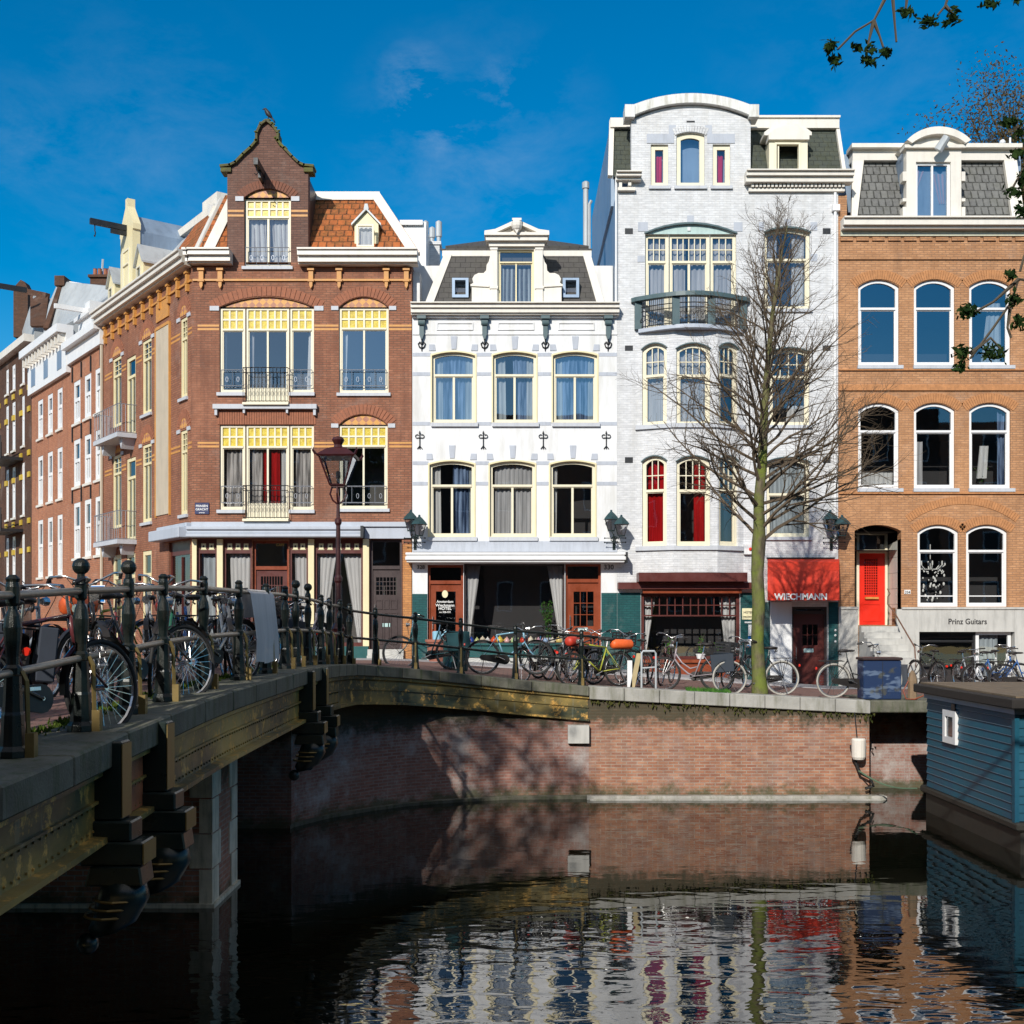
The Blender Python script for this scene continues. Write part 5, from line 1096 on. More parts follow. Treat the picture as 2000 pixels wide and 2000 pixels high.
# ------------------------------------------------------------------ things fixed to or standing by the fronts
def wall_lantern(px, label, s=1):
    t = thing('wall_lantern', label, 'lantern', FR((X(px), 0, Zz(1060))), 'wrought iron lantern pairs on the white fronts'); u = X(px)
    mb = MB(FR); z = Zz(1062); mb.box(u - .04, u + .04, 0, .05, Zz(1074), Zz(1050)); mb.tube([(u, .03, z), (u + .0 * s, .30, z + .05), (u + .05 * s, .48, z + .12), (u + .05 * s, .5, z + .24)], .02, 5)
    for h in (.14, .02): mb.tube([(u - .28, .25, z + h), (u + .30, .3, z + h)], .011, 4); mb.ball((u - .28, .25, z + h), .025, 4); mb.ball((u + .30, .3, z + h), .025, 4)
    mb.tube([(u + .11 * math.cos(a * .7) , .28, z + .1 + .08 * math.sin(a * .7)) for a in range(9)], .012, 4); mb.build('bracket', M_blackgreen, t)
    for k, (du, dn, dz, sc) in enumerate(((-.10, .28, .66, 1.0), (.16, .52, .50, 1.05))):
        c = (u + du, DF - dn); zz = z + dz; mb = MB(); r = .24 * sc; mb.lathe([(r, zz), (r * .8, zz + .07), (r * .4, zz + .17), (r * .15, zz + .22), (.03, zz + .27)], c, 6); o = mb.build('lantern_hood', pm('verdigris copper', (.03, .075, .085), .35, .3, metal=.3), t)
        mb = MB(); mb.lathe([(r * .42, zz - .30), (r * .78, zz)], c, 6); mb.build('lantern_glass', M_glass, t, recalc=False)
        mb = MB()
        for j in range(6): a = 6.283 * (j + .5) / 6; mb.tube([(c[0] + r * .42 * math.cos(a), c[1] + r * .42 * math.sin(a), zz - .3), (c[0] + r * .8 * math.cos(a), c[1] + r * .8 * math.sin(a), zz)], .008, 3)
        mb.lathe([(r * .46, zz - .33), (r * .46, zz - .30)], c, 6); mb.tube([(c[0], c[1], zz - .31), (u + .02, DF - .35, z + .1)], .012, 4); mb.build('lantern_frame', M_blackgreen, t)
wall_lantern(811, 'double iron lantern at the left edge of the narrow white house')
wall_lantern(1199, 'double iron lantern between the narrow white house and the hotel', -1)
wall_lantern(1623, 'double iron lantern behind the twigs at the right edge of the hotel')
t = thing('street_sign', 'dark blue enamel street name sign on the corner of the brick house', 'sign', FR((X(395), .03, Zz(994))))
mb = MB(FR); mb.box(X(381), X(409), .005, .035, Zz(1004.5), Zz(982)); mb.build('plate', M_navy, t, bevel=.01)
for s, y, z in (('PRINSEN', 990.5, .088), ('GRACHT', 997, .088), ('centrum', 1002.5, .05)): text(s, z, M_letter, fx(395, y, .038), parent=t)
bd = thing('bird', 'small dark crow perched on the mossy peak of the brick gable', 'bird', FR((X(522), -.1, Zz(236))))
q = MB(FR); c = (X(522), -.1); z = Zz(236) + .13
q.tube([(c[0] + .13, -.1, z - .02), (c[0] + .07, -.1, z + .04), (c[0], -.1, z + .12), (c[0] - .05, -.1, z + .20), (c[0] - .08, -.1, z + .25), (c[0] - .11, -.1, z + .25), (c[0] - .17, -.1, z + .235)], [.012, .05, .075, .055, .04, .025, .003], 8)
q.tube([(c[0] + .08, -.1, z + .03), (c[0] + .17, -.1, z - .08), (c[0] + .2, -.1, z - .14)], [.03, .022, .016], 5)
for s in (-.03, .03): q.tube([(c[0], -.1 + s, z + .08), (c[0] + .01, -.1 + s, z - .02), (c[0] - .02, -.1 + s, z - .06)], .008, 4)
q.build('body', M_ink, bd, smooth=True)
ch = thing('chimney_stack', 'white brick chimney with metal cowls between the brick house and the narrow white house', 'chimney', P(845, 490, 35))
mb = MB(); c = P(844, 500, 35); mb.box(c[0] - .23, c[0] + .23, 35, 35.5, Zz(560, 35), Zz(478, 35)); mb.box(c[0] - .28, c[0] + .28, 34.95, 35.55, Zz(478, 35), Zz(472, 35)); mb.build('stack', M_white_brick, ch)
for px, y0, y1 in ((831, 470, 434), (844, 472, 446), (857, 470, 434)): mb = MB(); q = P(px, y0, 35.2); mb.lathe([(.07, q[2] - .2), (.07, q[2] + .1), (.1, q[2] + .12), (.1, Zz(y1, 35.2)), (.03, Zz(y1 - 3, 35.2))], (q[0], q[1]), 10); mb.build('cowl', M_zinc_light, ch)
mb = MB(); mb.box(X(786, 34), X(834, 34), 33.6, 39, Zz(560, 34), Zz(443, 34)); mb.box(X(784, 34), X(828, 34), 33.5, 39, Zz(450, 34), Zz(441, 34)); mb.build('parapet', M_pwhite, A)
mb = MB(); mb.box(X(804.5), X(818), DF + .35, DF + 2, Zz(597), Zz(524)); mb.build('gutter_box', M_white, B)
mb = MB(FR); mb.tube([(X(1970, 34), -2, Zz(292, 34)), (X(1970, 34), -2, Zz(272, 34))], .03, 6); mb.ball((X(1955, 34), -2, Zz(281, 34)), .09, 5); mb.build('roof_vent', M_pwhite, D)
# ------------------------------------------------------------------ the houses further down the side street
M_lbrick = brick('side street brick', (.42, .165, .09), (.50, .22, .12), (.24, .16, .12), stf=.4)
M_dbrick2 = brick('old dark brick', (.085, .042, .026), (.13, .06, .035), (.06, .04, .03), stf=.4)
FS.holes = []
def side_house(name, label, p0, p1, ztop, wallm, cols, rows, framem, extra=None, doorz=5.0):
    h = thing(name, label, 'house', FS((FS.u((p0 + p1) / 2), -4, 2)), 'houses down the side street'); FS.holes = []
    a, b = FS.u(p0) + .005, FS.u(p1) - .005
    for c0, c1 in cols:
        for z0, z1 in rows:
            win(FS, h, FS.u(c0), FS.u(c1), z1, z0, metric=True, frame=framem, b=.17, tr=lerp(z0, z1, .55), mull=(.5,), rev=.015, curtains=[(C_grey, 0, .45, 0, .45)], sill=M_offwhite)
    wall(FS, 'wall', wallm, h, a, b, 1.6, ztop, .3)
    mb = MB(FS); mb.quad((a, -.3, 1.6), (a, -8, 1.6), (a, -8, ztop), (a, -.3, ztop)); mb.quad((b, -.3, 1.6), (b, -8, 1.6), (b, -8, ztop), (b, -.3, ztop)); mb.quad((a, -.3, ztop), (b, -.3, ztop), (b, -8, ztop), (a, -8, ztop)); mb.quad((a, -1.5, 1.6), (b, -1.5, 1.6), (b, -1.5, ztop), (a, -1.5, ztop)); mb.build('back_walls', wallm, h, recalc=False)
    return h, a, b
H1, a, b = side_house('side_house', 'brick house with tall white sash windows next to the corner house', 138, 203, 13.0, M_lbrick, ((144, 157), (165, 178), (186, 200)), ((5.84, 7.87), (8.44, 10.17), (10.75, 12.3)), M_pwhite)
mb = MB(FS); mb.box(a, b, 0, .35, 13.5, 13.75); mb.box(a, b, -.1, .14, 13.0, 13.5); mb.box(a + 1.2, b - 1.2, -.1, .06, 13.76, 14.3); mb.box(a + 1.1, b - 1.1, -.1, .2, 14.3, 14.45); mb.build('cornice', M_pwhite, H1)
mb = MB(FS); m_ = (a + b) / 2; mb.box(m_ - .06, m_ + .06, -.1, 1.1, 14.5, 14.66); mb.box(m_ - .3, m_ + .3, -.8, -.02, 14.46, 14.9); mb.build('hoist_beam', M_pwhite, H1)
mb = MB(FS); mb.tube([(b - .06, .06, 3), (b - .06, .06, 13)], .05, 6); mb.build('drainpipe', M_beige, H1)
mb = MB(FS)
for z in (10.4, 8.15, 12.6):
    for k in range(4): u = lerp(a + .3, b - .3, k / 3); mb = MB(FS); mb.box(u - .025, u + .025, 0, .05, z - .28, z + .28); mb.build('wall_anchor', M_iron, H1)
H2, a2, b2 = side_house('side_house', 'brick house with a white attic storey, narrow white windows and a big grey roof', 62, 138, 12.75, M_lbrick, ((74, 84), (93, 103), (112, 122)), ((5.3, 7.6), (8.2, 10.15), (10.85, 12.4)), M_pwhite)
mb = MB(FS); mb.box(a2, b2, -.1, .16, 12.75, 14.2); mb.box(a2, b2, -.1, .5, 14.2, 14.5); mb.build('attic_band', M_pwhite, H2)
mb = MB(FS)
for k in range(12): u = lerp(a2 + .2, b2 - .2, k / 11); mb.box(u - .06, u + .06, .16, .4, 13.85, 14.19)
mb.build('dentils', M_offwhite, H2)
for k in range(3): u = lerp(a2 + .9, b2 - .9, k / 2); mb = MB(FS); mb.box(u - .3, u + .3, .161, .175, 13.0, 13.7); mb.build('attic_window', M_zinc, H2)
gy = 44.0
mb = MB(); mb.slab([P(88, 665, 45.5), P(163, 625, 42.6), P(238, 568, 44), P(236, 566, 47), P(119, 555, 47.5), P(100, 600, 47)], .15); mb.build('grey_roof', M_zinc_light, H2)
mb = MB(); mb.slab([P(116, 546, 47.2), P(238, 566, 46.6), P(238, 574, 46.6), P(116, 556, 47.2)], .3); mb.build('roof_board', M_pwhite, H2)
mb = MB(); mb.slab([P(84, 640, 45.2), P(94, 640, 45.2), P(122, 556, 47), P(115, 552, 47)], -.15); mb.box(X(110, 47), X(129, 47), 46.8, 47.6, Zz(560, 47), Zz(541, 47)); mb.build('parapet', M_dbrick2, H2)
mb = MB(); mb.slab([P(62, 575, 49), P(97, 582, 48), P(92, 640, 46), P(62, 640, 46)], -.1); mb.slab([P(60, 566, 49), P(98, 574, 48), P(97, 586, 48), P(60, 577, 49)], -.2); mb.build('gable_side', M_dbrick2, H2)
k_ = thing('chimney_stack', 'dark brick chimney with a row of clay pots above the grey roof', 'chimney', P(200, 560, 50))
mb = MB(); mb.box(X(176, 50), X(222, 50), 50, 51, Zz(580, 50), Zz(542, 50)); mb.box(X(173, 50), X(225, 50), 49.9, 51.1, Zz(542, 50), Zz(537, 50)); mb.build('stack', M_dbrick2, k_)
for px in (186, 195, 206, 214): mb = MB(); q = P(px, 537, 50.4); mb.lathe([(.09, q[2]), (.08, q[2] + .25), (.1, q[2] + .27)], (q[0], q[1]), 8); mb.build('chimney_pot', M_arch_brick, k_)
mb = MB(); q = P(199, 537, 50.6); mb.tube([q, (q[0] + .05, q[1], q[2] + .7)], .05, 5); mb.build('antenna', M_zinc_light, k_)
H3, a3, b3 = side_house('side_house', 'dark ornate brick house with yellow blocks, black balconies and thin white window strips', -4, 62, 15.0, M_dbrick2, ((12, 17), (24, 30), (43, 48)), ((4.6, 7.2), (8.0, 10.2), (10.9, 13.0), (13.5, 14.6)), M_pwhite)
mb = MB(FS)
for z in (13.1, 12.2, 10.4, 9.5, 7.6, 6.4):
    for k in range(5): u = lerp(a3 + .3, b3 - .4, k / 4); mb.box(u - .18, u + .18, -.02, .05, z, z + .22)
mb.build('yellow_block', pm('yellow glazed block', (.55, .38, .04), .5, .1), H3)
mb = MB(FS); m_ = lerp(a3, b3, .55)
for z in (7.3, 10.3):
    mb = MB(FS); mb.box(m_ - 1.3, m_ + 1.3, 0, .9, z, z + .12); [mb.tube([(lerp(m_ - 1.3, m_ + 1.3, k / 16), .88, z), (lerp(m_ - 1.3, m_ + 1.3, k / 16), .88, z + .95)], .02, 4) for k in range(17)]; mb.tube([(m_ - 1.3, .88, z + .95), (m_ + 1.3, .88, z + .95)], .03, 4); mb.box(m_ - 1.3, m_ + 1.3, .84, .87, z + .1, z + .7); mb.build('balcony_railing', M_ink, H3)
mb = MB(); c = P(45, 600, 50.5); mb.prism([(X(30, 50), Zz(660, 50)), (X(58, 50), Zz(660, 50)), (X(58, 50), Zz(566, 50)), (X(52, 50), Zz(553, 50)), (X(44, 50), Zz(549, 50)), (X(34, 50), Zz(560, 50)), (X(30, 50), Zz(572, 50))], 49.8, 50.3); mb.build('gable_top', M_dbrick2, H3)
mb = MB(FS); mb.box(b3 - .9, b3 - .75, 0, 1.9, 17.2, 17.4); mb.build('hoist_beam', M_iron, H3)
mb = MB(FS); mb.box(a3, b3, -.1, .3, 15.0, 15.3); mb.build('cornice', M_offwhite, H3)
mb = MB(FS); mb.prism([(a3, 15.3), (b3 - 2, 15.3), (b3 - 2.2, 17.5)], -6, -.6); mb.build('roof', M_zinc_light, H3)
H4, a4, b4 = side_house('side_house', 'pale grey plastered house at the far end of the side street', -90, -4, 13.5, M_zinc_light, ((-60, -40), (-20, -4)), ((4.6, 7.0), (8.0, 10.0)), M_pwhite)
# parked van in the side street and the one-way sign
vn = thing('parked_van', 'white box van parked in the side street behind the bicycles', 'van', (-16.6, 42, 2.2))
S3 = lambda u, n, z: FS((FS.u(103) + u, 2.6 + n, z))
mb = MB(lambda p: S3(*p)); mb.box(-2.2, 2.2, 0, 2.0, 2.9, 5.1); mb.box(2.3, 3.9, .05, 1.95, 2.7, 4.5); mb.build('body', pm('van white', (.80, .76, .66), .35, .04, 1, dirt=.1), vn, bevel=.08)
mb = MB(lambda p: S3(*p)); mb.box(-2.2, 3.9, .1, 1.9, 2.55, 2.9); mb.build('chassis', M_ink, vn)
mb = MB(lambda p: S3(*p)); mb.box(2.6, 3.5, 1.94, 1.97, 3.6, 4.2); mb.build('side_window', M_ink, vn)
for u in (-1.4, 3.1):
    mb = MB(lambda p: S3(*p)); mb.tube([(u, 1.7, 2.6), (u, 1.98, 2.6)], .36, 14); w = mb.build('wheel', M_black, vn)
sg = thing('traffic_sign', 'blue square one way sign with a white arrow on a cream post', 'sign', (X(192, 27), 27, 2.5))
q = Face(X(192, 27) - .25, 27.1, X(192, 27) + .25, 26.9)
mb = MB(); mb.tube([(X(197, 27), 27.05, 2.5), (X(197, 27), 27.05, Zz(1135, 27))], .035, 8); mb.build('post', M_cream, sg)
mb = MB(q); z0, z1 = Zz(1177, 27), Zz(1143, 27); mb.box(.02, .48, -.01, .012, z0, z1); mb.build('plate', M_pwhite, sg)
mb = MB(q); mb.box(.04, .46, .012, .018, z0 + .02, z1 - .02); mb.build('blue_field', M_bluesign, sg)
mb = MB(q); c = .24; m_ = (z0 + z1) / 2; mb.prism([(c - .05, z0 + .06), (c + .05, z0 + .06), (c + .05, m_), (c + .14, m_), (c, z1 - .06), (c - .14, m_), (c - .05, m_)], .018, .024); mb.build('arrow', M_pwhite, sg)
# ------------------------------------------------------------------ water, quays, bridge
DY = [(-6, 2.55), (4, 2.62), (6.8, 2.73), (8, 2.79), (9, 2.83), (10, 2.87), (11.2, 2.90), (12.8, 2.91), (15.6, 2.93), (17.4, 2.90), (18.6, 2.86), (19.6, 2.82), (20.9, 2.75), (22, 2.66)]
deckz = lambda y: table(y, DY)
CURVE = [(-2.72, 18.5, 2.86), (-2.66, 19.4, 2.83), (-2.45, 20.3, 2.77), (-2.05, 21.1, 2.70), (-1.4, 21.8, 2.60), (-.6, 22.25, 2.49), (.4, 22.5, 2.37), (1.55, 22.58, 2.26)]
EDGE = [(-2.72, y, deckz(y)) for y in (-3, 0, 2, 4, 5, 6, 7, 8, 9, 10, 11, 12, 13, 14, 15, 16, 17, 17.8)] + CURVE
QX0, QX1 = 1.55, 7.2
def qz(x): return lerp(2.26, 1.97, max(0, min(1, (x - QX0) / (QX1 - QX0))))
def fz(x): return table(x, [(-20, 2.45), (-3.5, 2.45), (2.2, 2.2), (9, 1.66), (30, 1.6)])
def edge_y(x):
    if x <= -2.72: return 19.4
    if x < 1.55: return table(x, [(a, b) for a, b, c in CURVE[1:]]) + .35
    return 22.9
def edge_z(x):
    if x <= -2.72: return 2.83
    if x < 1.55: return table(x, [(a, c) for a, b, c in CURVE[1:]])
    return qz(x)
def paving():
    m, nt, L = mk('brick paving'); g = coords(nt); b = nd(nt, 'ShaderNodeTexBrick'); L(g, b.inputs['Vector']); b.inputs['Scale'].default_value = 1; b.inputs['Brick Width'].default_value = .2; b.inputs['Row Height'].default_value = .1; b.inputs['Mortar Size'].default_value = .008
    b.inputs['Color1'].default_value = (.20, .10, .085, 1); b.inputs['Color2'].default_value = (.26, .14, .12, 1); b.inputs['Mortar'].default_value = (.09, .075, .06, 1)
    c = mixc(nt, ramp(nt, noise(nt, g, 1.2, 6, .65), .35, .7, 0, .6), b.outputs[0], (.12, .09, .08)); out(nt, c, .8, 0, .3, noise(nt, g, 25, 4), .3, .02); return m
M_pave = paving()
mb = MB(); xs = [-60, -30, -20, -14, -11, -9, -7, -5, -3.6, -2.72, -2.66, -2.45, -2.05, -1.4, -.6, .4, 1.55, 3, 5, 7.2, 9, 12, 16, 25, 60]
for a, b in zip(xs, xs[1:]):
    for k in range(4):
        f0, f1 = k / 4, (k + 1) / 4; q = []
        for x, f in ((a, f0), (b, f0), (b, f1), (a, f1)): q.append((x, lerp(edge_y(x), 33.5, f), lerp(edge_z(x), fz(x), f) - (.02 if f > 0 else .02)))
        mb.quad(*q)
mb.quad((-60, 33.5, 2.43), (-9, 33.5, 2.43), (-9, 80, 2.2), (-120, 80, 2.2))
tag(mb.build('street', M_pave, recalc=False), kind='structure')
mb = MB(); mb.quad((-400, 33.6, 1.2), (400, 33.6, 1.2), (900, 1500, 1.0), (-900, 1500, 1.0)); tag(mb.build('ground', M_pave, recalc=False), kind='structure')
mb = MB(); mb.box(-60, 60, -60, -4, 2.0, 2.5); tag(mb.build('near_quay', M_pave), kind='structure')
# pavement slabs along the fronts
mb = MB()
xs2 = [-8.9, -5, -3.5, 0, 2.2, 5, 9, 12, 16]
for a, b in zip(xs2, xs2[1:]):
    za, zb = fz(a) , fz(b)
    mb.add([(a, 29.6, za - .1), (b, 29.6, zb - .1), (b, 31.87, zb - .1), (a, 31.87, za - .1), (a, 29.6, za + .07), (b, 29.6, zb + .07), (b, 31.87, zb + .07), (a, 31.87, za + .07)], [(4, 5, 6, 7), (0, 1, 5, 4), (0, 3, 7, 4), (1, 2, 6, 5)])
tag(mb.build('pavement', pm('grey paving slabs', (.36, .35, .36), .8, .15, 3)), kind='structure')
# water
def water():
    m, nt, L = mk('dark canal water'); g = coords(nt, (1, 1, 1))
    sep = nd(nt, 'ShaderNodeSeparateXYZ'); L(g, sep.inputs[0])
    n1 = noise(nt, coords(nt, (.8, 1.9, 1)), 1.5, 2, .45, .5); n2 = noise(nt, coords(nt, (1.0, 2.2, 1)), 3.4, 2, .5, .4)
    calm = ramp(nt, sep.outputs[1], 8.0, 15, 1, .13)
    a = nd(nt, 'ShaderNodeMath', operation='MULTIPLY'); L(n1, a.inputs[0]); a.inputs[1].default_value = 1.0
    b = nd(nt, 'ShaderNodeMath', operation='MULTIPLY_ADD'); L(n2, b.inputs[0]); b.inputs[1].default_value = .16; L(a.outputs[0], b.inputs[2])
    c = nd(nt, 'ShaderNodeMath', operation='MULTIPLY'); L(b.outputs[0], c.inputs[0]); L(calm, c.inputs[1])
    p = out(nt, (.004, .005, .003), .004, 0, .5, c.outputs[0], .48, .036, ior=2.45)
    return m
mb = MB(); mb.quad((-80, -60, 0), (80, -60, 0), (80, 27, 0), (-80, 27, 0)); tag(mb.build('canal_water', water(), recalc=False), kind='structure')
mb = MB(); mb.quad((-80, -60, -2.5), (80, -60, -2.5), (80, 27, -2.5), (-80, 27, -2.5)); tag(mb.build('canal_bed', M_black, recalc=False), kind='structure')

# quay wall, straight part
M_quaybrick = brick('quay brick', (.30, .12, .075), (.50, .25, .15), (.40, .33, .27), bw=.21, rh=.062, ms=.011, var=.35, stain=(.15, .11, .08), stf=.5, white=.25, moss=1)
M_abutbrick = brick('old abutment brick', (.27, .12, .09), (.38, .19, .15), (.32, .27, .24), bw=.21, rh=.062, ms=.011, stain=(.08, .07, .06), stf=.4, white=.9, moss=.6)
M_coping = pm('weathered coping stone', (.38, .37, .34), .75, .35, 1.6, dirt=.8, dirtcol=(.12, .12, .07), bump=.35)
M_mosscoping = pm('dark mossy stone', (.135, .13, .10), .75, .5, 3.5, dirt=.8, dirtcol=(.045, .06, .02), bump=.5)
Q = thing('quay_wall', 'sunlit brick quay wall with a mossy stone coping under the bicycles', 'quay wall', (4, 22.9, 0))
mb = MB()
mb.add([(QX0, 22.7, -1), (QX1, 22.7, -1), (QX1, 22.7, qz(QX1) - .25), (QX0, 22.7, qz(QX0) - .25), (QX0, 24.5, -1), (QX1, 24.5, -1), (QX1, 24.5, qz(QX1) - .25), (QX0, 24.5, qz(QX0) - .25)], [(0, 1, 2, 3), (1, 5, 6, 2), (3, 2, 6, 7), (0, 4, 7, 3)]); mb.build('brickwork', M_quaybrick, Q)
mb = MB(); k = 8
for i in range(k):
    a, b = lerp(QX0, QX1, i / k) + .005, lerp(QX0, QX1, (i + 1) / k) - .005; ja = random.uniform(-.008, .008)
    mb.add([(a, 22.6 + ja, qz(a) - .26), (b, 22.6 + ja, qz(b) - .26), (b, 23.1, qz(b) - .26), (a, 23.1, qz(a) - .26), (a, 22.6 + ja, qz(a)), (b, 22.6 + ja, qz(b)), (b, 23.1, qz(b)), (a, 23.1, qz(a))], [(0, 1, 5, 4), (4, 5, 6, 7), (0, 3, 2, 1), (0, 4, 7, 3), (1, 2, 6, 5)])
mb.build('coping', M_coping, Q, bevel=.012)
mb = MB(); mb.box(QX0 - .05, QX1 + .3, 22.5, 22.72, -.3, .07); mb.box(QX0, QX1 + .2, 22.4, 22.5, -.3, .02); mb.build('footing', M_coping, Q, bevel=.01)
mb = MB()
for i in range(160):
    x = random.uniform(QX0, QX1 + .1); z = qz(x) - .26 - abs(random.gauss(0, .05)); s = random.uniform(.008, .026); mb.add([(x - s, 22.66, z), (x + s, 22.64, z + .01), (x + random.uniform(-s, s), 22.61, z - s * 2.4)], [(0, 1, 2)])
tag(mb.build('hanging_moss', leafm('hanging moss', (.03, .04, .012), (.10, .10, .03)), Q, recalc=False))
# recessed dark stretch to the right, with a slab on top
Q2 = thing('recessed_quay_wall', 'dark recessed quay wall under an overhanging slab beside the houseboat', 'quay wall', (9, 24, 0))
mb = MB(); mb.box(QX1, 30, 24.1, 24.5, -1, 1.7); mb.build('brickwork', M_abutbrick, Q2)
mb = MB(); mb.box(QX1 + .003, 30, 22.72, 24.6, 1.72, 1.965); mb.build('overhanging_slab', M_mosscoping, Q2, bevel=.02)
mb = MB()
for x in (8.9, 11.5): mb.box(x, x + .25, 22.9, 24.1, -.5, 1.72)
mb.build('support', M_darkwood, Q2)

# abutment under the flare
AB = thing('abutment_wall', 'curved shaded brick wall with white bloom under the green flare of the bridge', 'wall', (-1, 22.5, 0))
ap = [(-14, 19.4), (-3.8, 19.4), (-3.78, 19.6), (-3.31, 20.5), (-2.6, 21.3), (-2.03, 21.8), (-1.16, 22.25), (-.1, 22.6), (1.549, 22.7)]
mb = MB()
for (x0, y0), (x1, y1) in zip(ap, ap[1:]): mb.quad((x0, y0, -1), (x1, y1, -1), (x1, y1, 2.1), (x0, y0, 2.1))
mb.build('brickwork', M_abutbrick, AB, recalc=False)
mb = MB(); mb.box(1.12, 1.545, 22.55, 22.72, 1.12, 1.48); mb.build('stone_block', M_pale_stone, AB)
mb = MB()
for (x0, y0), (x1, y1) in zip(ap[1:], ap[2:]): mb.quad((x0, y0 - .02, -.3), (x1, y1 - .02, -.3), (x1, y1 - .12, .06), (x0, y0 - .12, .06)); mb.quad((x0, y0, .07), (x1, y1, .07), (x1, y1 - .12, .06), (x0, y0 - .12, .06))
mb.build('footing', M_mosscoping, AB, recalc=False)

# the bridge
M_girder = None
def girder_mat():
    m, nt, L = mk('girder green with golden glow'); g = coords(nt)
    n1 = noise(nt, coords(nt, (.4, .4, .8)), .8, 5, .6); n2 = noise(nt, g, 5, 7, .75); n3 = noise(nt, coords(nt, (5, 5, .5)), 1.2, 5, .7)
    c = mixc(nt, ramp(nt, n1, .42, .62, 0, .85), (.035, .045, .030), (.50, .34, .09)); c = mixc(nt, ramp(nt, n2, .53, .62, 0, .8), c, (.75, .42, .10)); c = mixc(nt, ramp(nt, n3, .58, .72, 0, .5), c, (.24, .26, .22))  # golden tones paint warm bounced sunlight over the green
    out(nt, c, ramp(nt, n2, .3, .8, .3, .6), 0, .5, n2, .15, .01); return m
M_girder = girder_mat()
BR = thing('bridge', 'old canal bridge with a mossy stone edge, glow-painted green girders and black scrolled consoles', 'bridge', (-6, 10, 0))
mb = MB(); ys = [-4, 0, 2, 4, 5, 6, 7, 8, 9, 10, 11, 12, 13, 14, 15, 16, 17, 18, 18.5, 19.4]
for a, b in zip(ys, ys[1:]): mb.quad((-3.22, a, deckz(a) - .03), (-3.22, b, deckz(b) - .03), (-16, b, deckz(b) - .03), (-16, a, deckz(a) - .03))
mb.quad((-3.22, 18.5, 2.83), (-3.22, 19.4, 2.8), (-2.9, 19.4, 2.8), (-2.9, 18.5, 2.83)); mb.build('deck', M_pave, BR, recalc=False)
mb = MB(); dist = 0
for i in range(len(EDGE) - 1):
    a, b = Vector(EDGE[i]), Vector(EDGE[i + 1]); n_ = 1
    nb = Vector(EDGE[min(i + 2, len(EDGE) - 1)])
    mb.sweep([tuple(a.lerp(b, .004)), tuple(b.lerp(a, .004))], [(0, 0), (0, -.2), (-.62, -.2), (-.62, 0)])
mb.build('coping', M_mosscoping, BR, bevel=.015)
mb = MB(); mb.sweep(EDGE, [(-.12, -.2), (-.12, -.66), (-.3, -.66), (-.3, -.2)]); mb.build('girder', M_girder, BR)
FL = mb = MB(); mb.sweep(EDGE, [(-.02, -.70), (-.02, -.66), (-.119, -.655), (-.40, -.655), (-.40, -.70)]); mb.sweep(EDGE, [(-.06, -.2), (-.06, -.25), (-.119, -.28), (-.119, -.2)]); mb.sweep(EDGE, [(-.09, -.42), (-.09, -.44), (-.119, -.44), (-.119, -.42)])
mb = MB()
for a, b in zip(ys, ys[1:]): mb.quad((-2.95, a, deckz(a) - .5), (-2.95, b, deckz(b) - .5), (-16, b, deckz(b) - .5), (-16, a, deckz(a) - .5))
mb.build('underside', M_black, BR, recalc=False)
for x in (-5, -7, -9): mb = MB(); mb.sweep([(x, y, deckz(y)) for y in ys], [(.1, -.5), (.1, -.85), (-.1, -.85), (-.1, -.5)]); mb.build('inner_beam', M_blackgreen, BR)
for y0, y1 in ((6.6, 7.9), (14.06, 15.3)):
    mb = MB(); mb.box(-14, -3.75, y0, y1, -1, 2.25); p = mb.build('pier', brick('pier brick', (.48, .19, .12), (.60, .28, .18), (.50, .44, .38), stf=.4, moss=.6), BR)  # brick and quoin colours raised to paint in warm bounced sunlight
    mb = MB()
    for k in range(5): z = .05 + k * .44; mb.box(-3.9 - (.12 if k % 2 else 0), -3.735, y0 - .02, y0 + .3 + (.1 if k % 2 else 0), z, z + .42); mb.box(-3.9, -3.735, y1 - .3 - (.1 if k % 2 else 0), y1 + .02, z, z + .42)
    mb.box(-14, -3.70, y0 - .05, y1 + .05, -.3, .05); mb.box(-14, -3.68, y0 - .06, y1 + .06, 2.0, 2.24); mb.build('quoin', pm('glow tinted pale stone', (.80, .70, .54), .7, .25, 4, dirt=.5, dirtcol=(.25, .22, .12), bump=.3), p)
M_rim = pm('worn bronze with gold light', (.24, .17, .06), .4, .3, 5, metal=.4)  # gold of the console bands; on post stays and console faces, painted warm light
